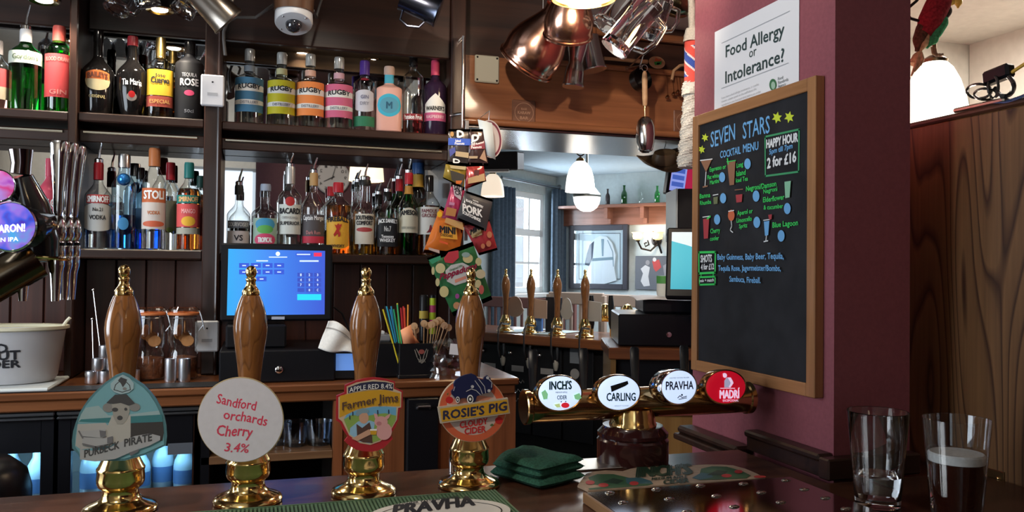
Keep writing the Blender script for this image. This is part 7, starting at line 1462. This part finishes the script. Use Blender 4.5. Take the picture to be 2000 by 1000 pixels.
# TV screen, dark panel and hat near the pier
p = atD(1345, 352, 3.6); tv = thing('wall_screen', 'small wall screen showing blue lists and red, beside the rope tail', 'screen', p, math.radians(-10)); Mx = RY(.14)
MB().rbox(-.10, .2, -.02, .03, -.075, .075, .005, Mx).obj('bezel', black, tv)
MB().box(-.088, .19, -.0215, -.0202, -.06, .06, Mx).obj('screen_red', emis('tv_red', (.55, .02, .08), .6), tv); MB().box(-.088, -.02, -.0228, -.0217, -.06, .055, Mx).obj('screen_panel', emis('tv_blue', (.30, .38, .85), .75), tv)
for i in range(3): MB().box(-.082, -.028, -.0238, -.0229, .02 - .03 * i, .04 - .03 * i, Mx).obj('screen_row', emis('tv_row', (.08, .16, .62), .6), tv)
MB().tube([(.05, .03, 0), (.05, .12, .0), (.05, .12, CEIL - p.z)], .012, 8).obj('bracket', black, tv)
p = atD(1346, 412, 3.3); dp = thing('dark_cupboard', 'dark open cupboard with pale edge behind the chalkboard edge', 'cupboard', p, math.radians(-17)); MB().rbox(-.045, .22, 0, .2, -.08, .09, .003).obj('carcass', blackm, dp); MB().rbox(-.055, -.046, -.005, .2, -.12, .09, .002).obj('edge_trim', flat('pale_grey_edge', (.32, .36, .38), .5), dp); MB().rbox(-.055, .22, -.008, .2, -.095, -.081, .002).obj('lower_shelf', edge_w, dp)
MB().box(.18, .20, .17, .19, -.1, CEIL - p.z).obj('hanger', blackm, dp)
p = atD(1296, 318, 3.4); ht = thing('leather_hat', 'old brown leather hat hanging under the header by the rope', 'hat', p)
htm = pbr('hat_leather', (.085, .055, .03), .45); Mx = RZ(.2) @ RX(.5) @ RY(-.25)
m = MB(); m.grid(40, 5, lambda u, v: tuple(Mx @ Vector(((.045 + .055 * v) * 1.25 * math.cos(2 * PI * u), (.045 + .055 * v) * .9 * math.sin(2 * PI * u), .02 * v * v * (1 + 1.2 * math.cos(4 * PI * u)))))); o = m.obj('brim', htm, ht); o.modifiers.new('t', 'SOLIDIFY').thickness = .003
MB().lathe([(.048, 0), (.046, .03), (.04, .048), (.02, .05), (.0001, .044)], 28, Mx @ Matrix.Diagonal((1.2, .85, 1, 1))).obj('crown', htm, ht); MB().tube([(0, 0, .05), (0, -.02, ZH - p.z - .012)], .0015, 5).obj('hanging_cord', black, ht)
# ================================================================== RIGHT-HAND ROOM: lamp, parrot, cables
lpp = atD(1825, 262, 2.0); wl = thing('table_lamp', 'bright white bell-shaped glass lamp behind the oak partition', 'lamp', (lpp.x, lpp.y, lpp.z)); R = 64 * 2 / 1600; H = atD(1825, 120, 2.0).z - lpp.z
MB().lathe([(R * r, H * z) for r, z in ((1, 0), (1.0, .1), (.95, .3), (.86, .5), (.72, .72), (.52, .9), (.36, .98), (.2, 1))], 40, close=False).obj('glass_shade', emis('lamp_white_glow', (1, .93, .78), 3.2), wl)
MB().lathe([(R * .36, H * .97), (R * .38, H * 1.02), (R * .18, H * 1.08), (.0001, H * 1.09)], 24).tube([(0, 0, H * 1.08), (0, 0, CEIL - lpp.z)], .005, 8).obj('gallery', pbr('lamp_bronze', (.20, .14, .08), .3, 1), wl)
light('white_lamp_bulb', 'POINT', (lpp.x, lpp.y, lpp.z - .03), 32, (1, .88, .70), .05)
light('right_room_fill_light', 'AREA', (2.5, 1.9, 2.40), 36, (1, .90, .78), .5, .5, (2.5, 1.9, 0))  # added overhead fill that brightens the right-hand room, no fitting
# parrot
dP = 1.9
def PP(px, py, o=0): return atD(px, py, dP + o)
par = thing('toy_parrot', 'red and green toy parrot with yellow beak perched on the white lamp', 'toy parrot', PP(1812, 60)); pl0 = par.location
def blob(pts, radii, nm, mat, seg=18, sx=1): 
    P = [PP(*q) - pl0 for q in pts]; n = []; 
    # resample for a smooth body
    k_ = 5
    for i in range(len(P) - 1):
        for j in range(k_): n.append((P[i].lerp(P[i + 1], j / k_), radii[i] + (radii[i + 1] - radii[i]) * (.5 - .5 * math.cos(PI * j / k_))))
    n.append((P[-1], radii[-1])); return MB().tube([q for q, r in n], [r for q, r in n], seg).obj(nm, mat, par)
fr_d = speckle('feather_red', (.26, .022, .035), .35, 160, .9, .8, .003); fg = speckle('feather_green', (.05, .34, .16), .4, 160, .9, .8, .003); fb_ = speckle('feather_brown', (.09, .05, .03), .4, 160, .9, .8, .003); fcr = speckle('feather_cream', (.50, .38, .22), .3, 120, .9, .8, .003); fdk = speckle('feather_dark', (.05, .035, .03), .35, 160, .9, .8, .003); fy = flat('beak_yellow', (.72, .50, .10), .4)
blob(((1846, -34), (1840, -10), (1831, 12), (1818, 38), (1803, 66)), (.012, .024, .028, .027, .018), 'body', fr_d)
blob(((1838, -42), (1848, -30), (1854, -14), (1852, 0)), (.010, .022, .022, .012), 'head', fr_d)
blob(((1848, 8), (1846, 22), (1841, 38)), (.008, .015, .010), 'throat', fdk, 14)
blob(((1850, -8), (1864, -4), (1872, 5), (1871, 16)), (.014, .013, .009, .002), 'beak', fy, 14)
blob(((1846, 0), (1858, 4), (1862, 9)), (.013, .010, .004), 'lower_beak', fy, 12)
blob(((1846, 28), (1838, 44), (1828, 62), (1818, 80), (1810, 94)), (.008, .016, .015, .010, .003), 'green_wing', fg, 14)
blob(((1832, 60), (1822, 78), (1814, 90)), (.006, .012, .003), 'green_wing', fg, 12)
blob(((1812, 36), (1803, 56), (1796, 76), (1791, 100)), (.008, .016, .015, .005), 'brown_wing', fb_, 14)
blob(((1808, 66), (1802, 84), (1796, 100)), (.011, .013, .005), 'tail', fcr, 14)
blob(((1798, 100), (1790, 112), (1784, 126)), (.005, .010, .012), 'raffia_tie', fcr, 12)
for (a, b, c_) in (((1794, 106), (1790, 124), (1780, 148)), ((1797, 106), (1796, 126), (1786, 140)), ((1800, 104), (1802, 116), (1798, 128))): MB().tube([PP(*a, -.02) - pl0, PP(*b, -.03) - pl0, PP(*c_, -.03) - pl0], [.003, .0045, .002], 6).obj('raffia_strand', fcr, par)
MB().sphere(.004, 10, 6, T(*(PP(1852, -16, -.03) - pl0))).obj('eye', black, par)
for px in (1820, 1826): MB().tube([PP(px, 92) - pl0, PP(px + 2, 104) - pl0, PP(px + 8, 108) - pl0, PP(px + 16, 106) - pl0], .003, 6).obj('foot', flat('parrot_foot', (.25, .18, .12), .6), par)
one('lamp_flex', MB().tube([PP(1808, -20), PP(1790, 2), PP(1776, 14), PP(1771, 26), PP(1778, 36), PP(1795, 41), PP(1806, 42)], .0035, 8), black, 'black lamp flex looping left of the toy parrot', 'cable')
# tangle of cables, box and bag on top of the partition ledge
ZT = zp + .0008
def pc_(px, py, X=1.38): return onX(px, py, X)
def loop(cx, cy, r1, r2, ph, n=20, turns=1.0): return [pc_(cx + r1 * math.cos(ph + 2 * PI * turns * i / n), cy + r2 * math.sin(ph + 2 * PI * turns * i / n), 1.372 + .012 * math.sin(i * .7)) for i in range(n + 1)]
cbm = flat('cable_dark', (.045, .04, .035), .5)
one('cable_coil', MB().tube(loop(1912, 178, 24, 14, 2.9, 24), .0028, 6).tube(loop(1925, 184, 22, 11, .4, 24), .0028, 6).tube(loop(1940, 170, 10, 22, .8, 20), .0028, 6).tube(loop(1962, 168, 18, 20, 4.2, 20, .8), .0045, 6), cbm, 'tangled dark cables lying along the top of the oak partition', 'cable')
pb = thing('power_adaptor', 'small black power adaptor resting on the tangled cables', 'adaptor', pc_(1950, 146)); MB().rbox(-.012, .012, -.030, .030, -.014, .014, .005, RX(-.12)).obj('casing', black, pb)
MB().tube([Vector((0, -.03, 0)), pc_(1975, 142) - pb.location, pc_(2012, 118) - pb.location], .0035, 6).obj('yellow_lead', flat('lead_yellow', (.62, .36, .05), .5), pb)
a = pc_(1930, 197, 1.377); tb2 = thing('silver_tray', 'shallow silver tray lying on top of the partition beside the lamp', 'tray', (1.377, a.y, ZT)); MB().rbox(-.018, .018, -.05, .07, 0, .010, .003).obj('tray_body', pbr('tray_silver', (.50, .45, .38), .3, 1), tb2)
a = pc_(1980, 188, 1.377); tb3 = thing('blue_packet', 'crumpled blue and silver packet on the partition top at the edge', 'packet', (1.377, a.y, ZT)); m = MB(); m.grid(14, 10, lambda u, v: (-.018 + .036 * u, -.07 + .10 * v, .001 + .018 * math.sin(PI * u) * (.7 + .3 * math.sin(v * 9)) * math.sin(PI * min(1, v * 1.2 + .1)) + .003 * math.sin(u * 11 + v * 7))); o = m.obj('wrapper', pbr('packet_blue', (.10, .16, .34), .25, .4), tb3); o.modifiers.new('t', 'SOLIDIFY').thickness = .001
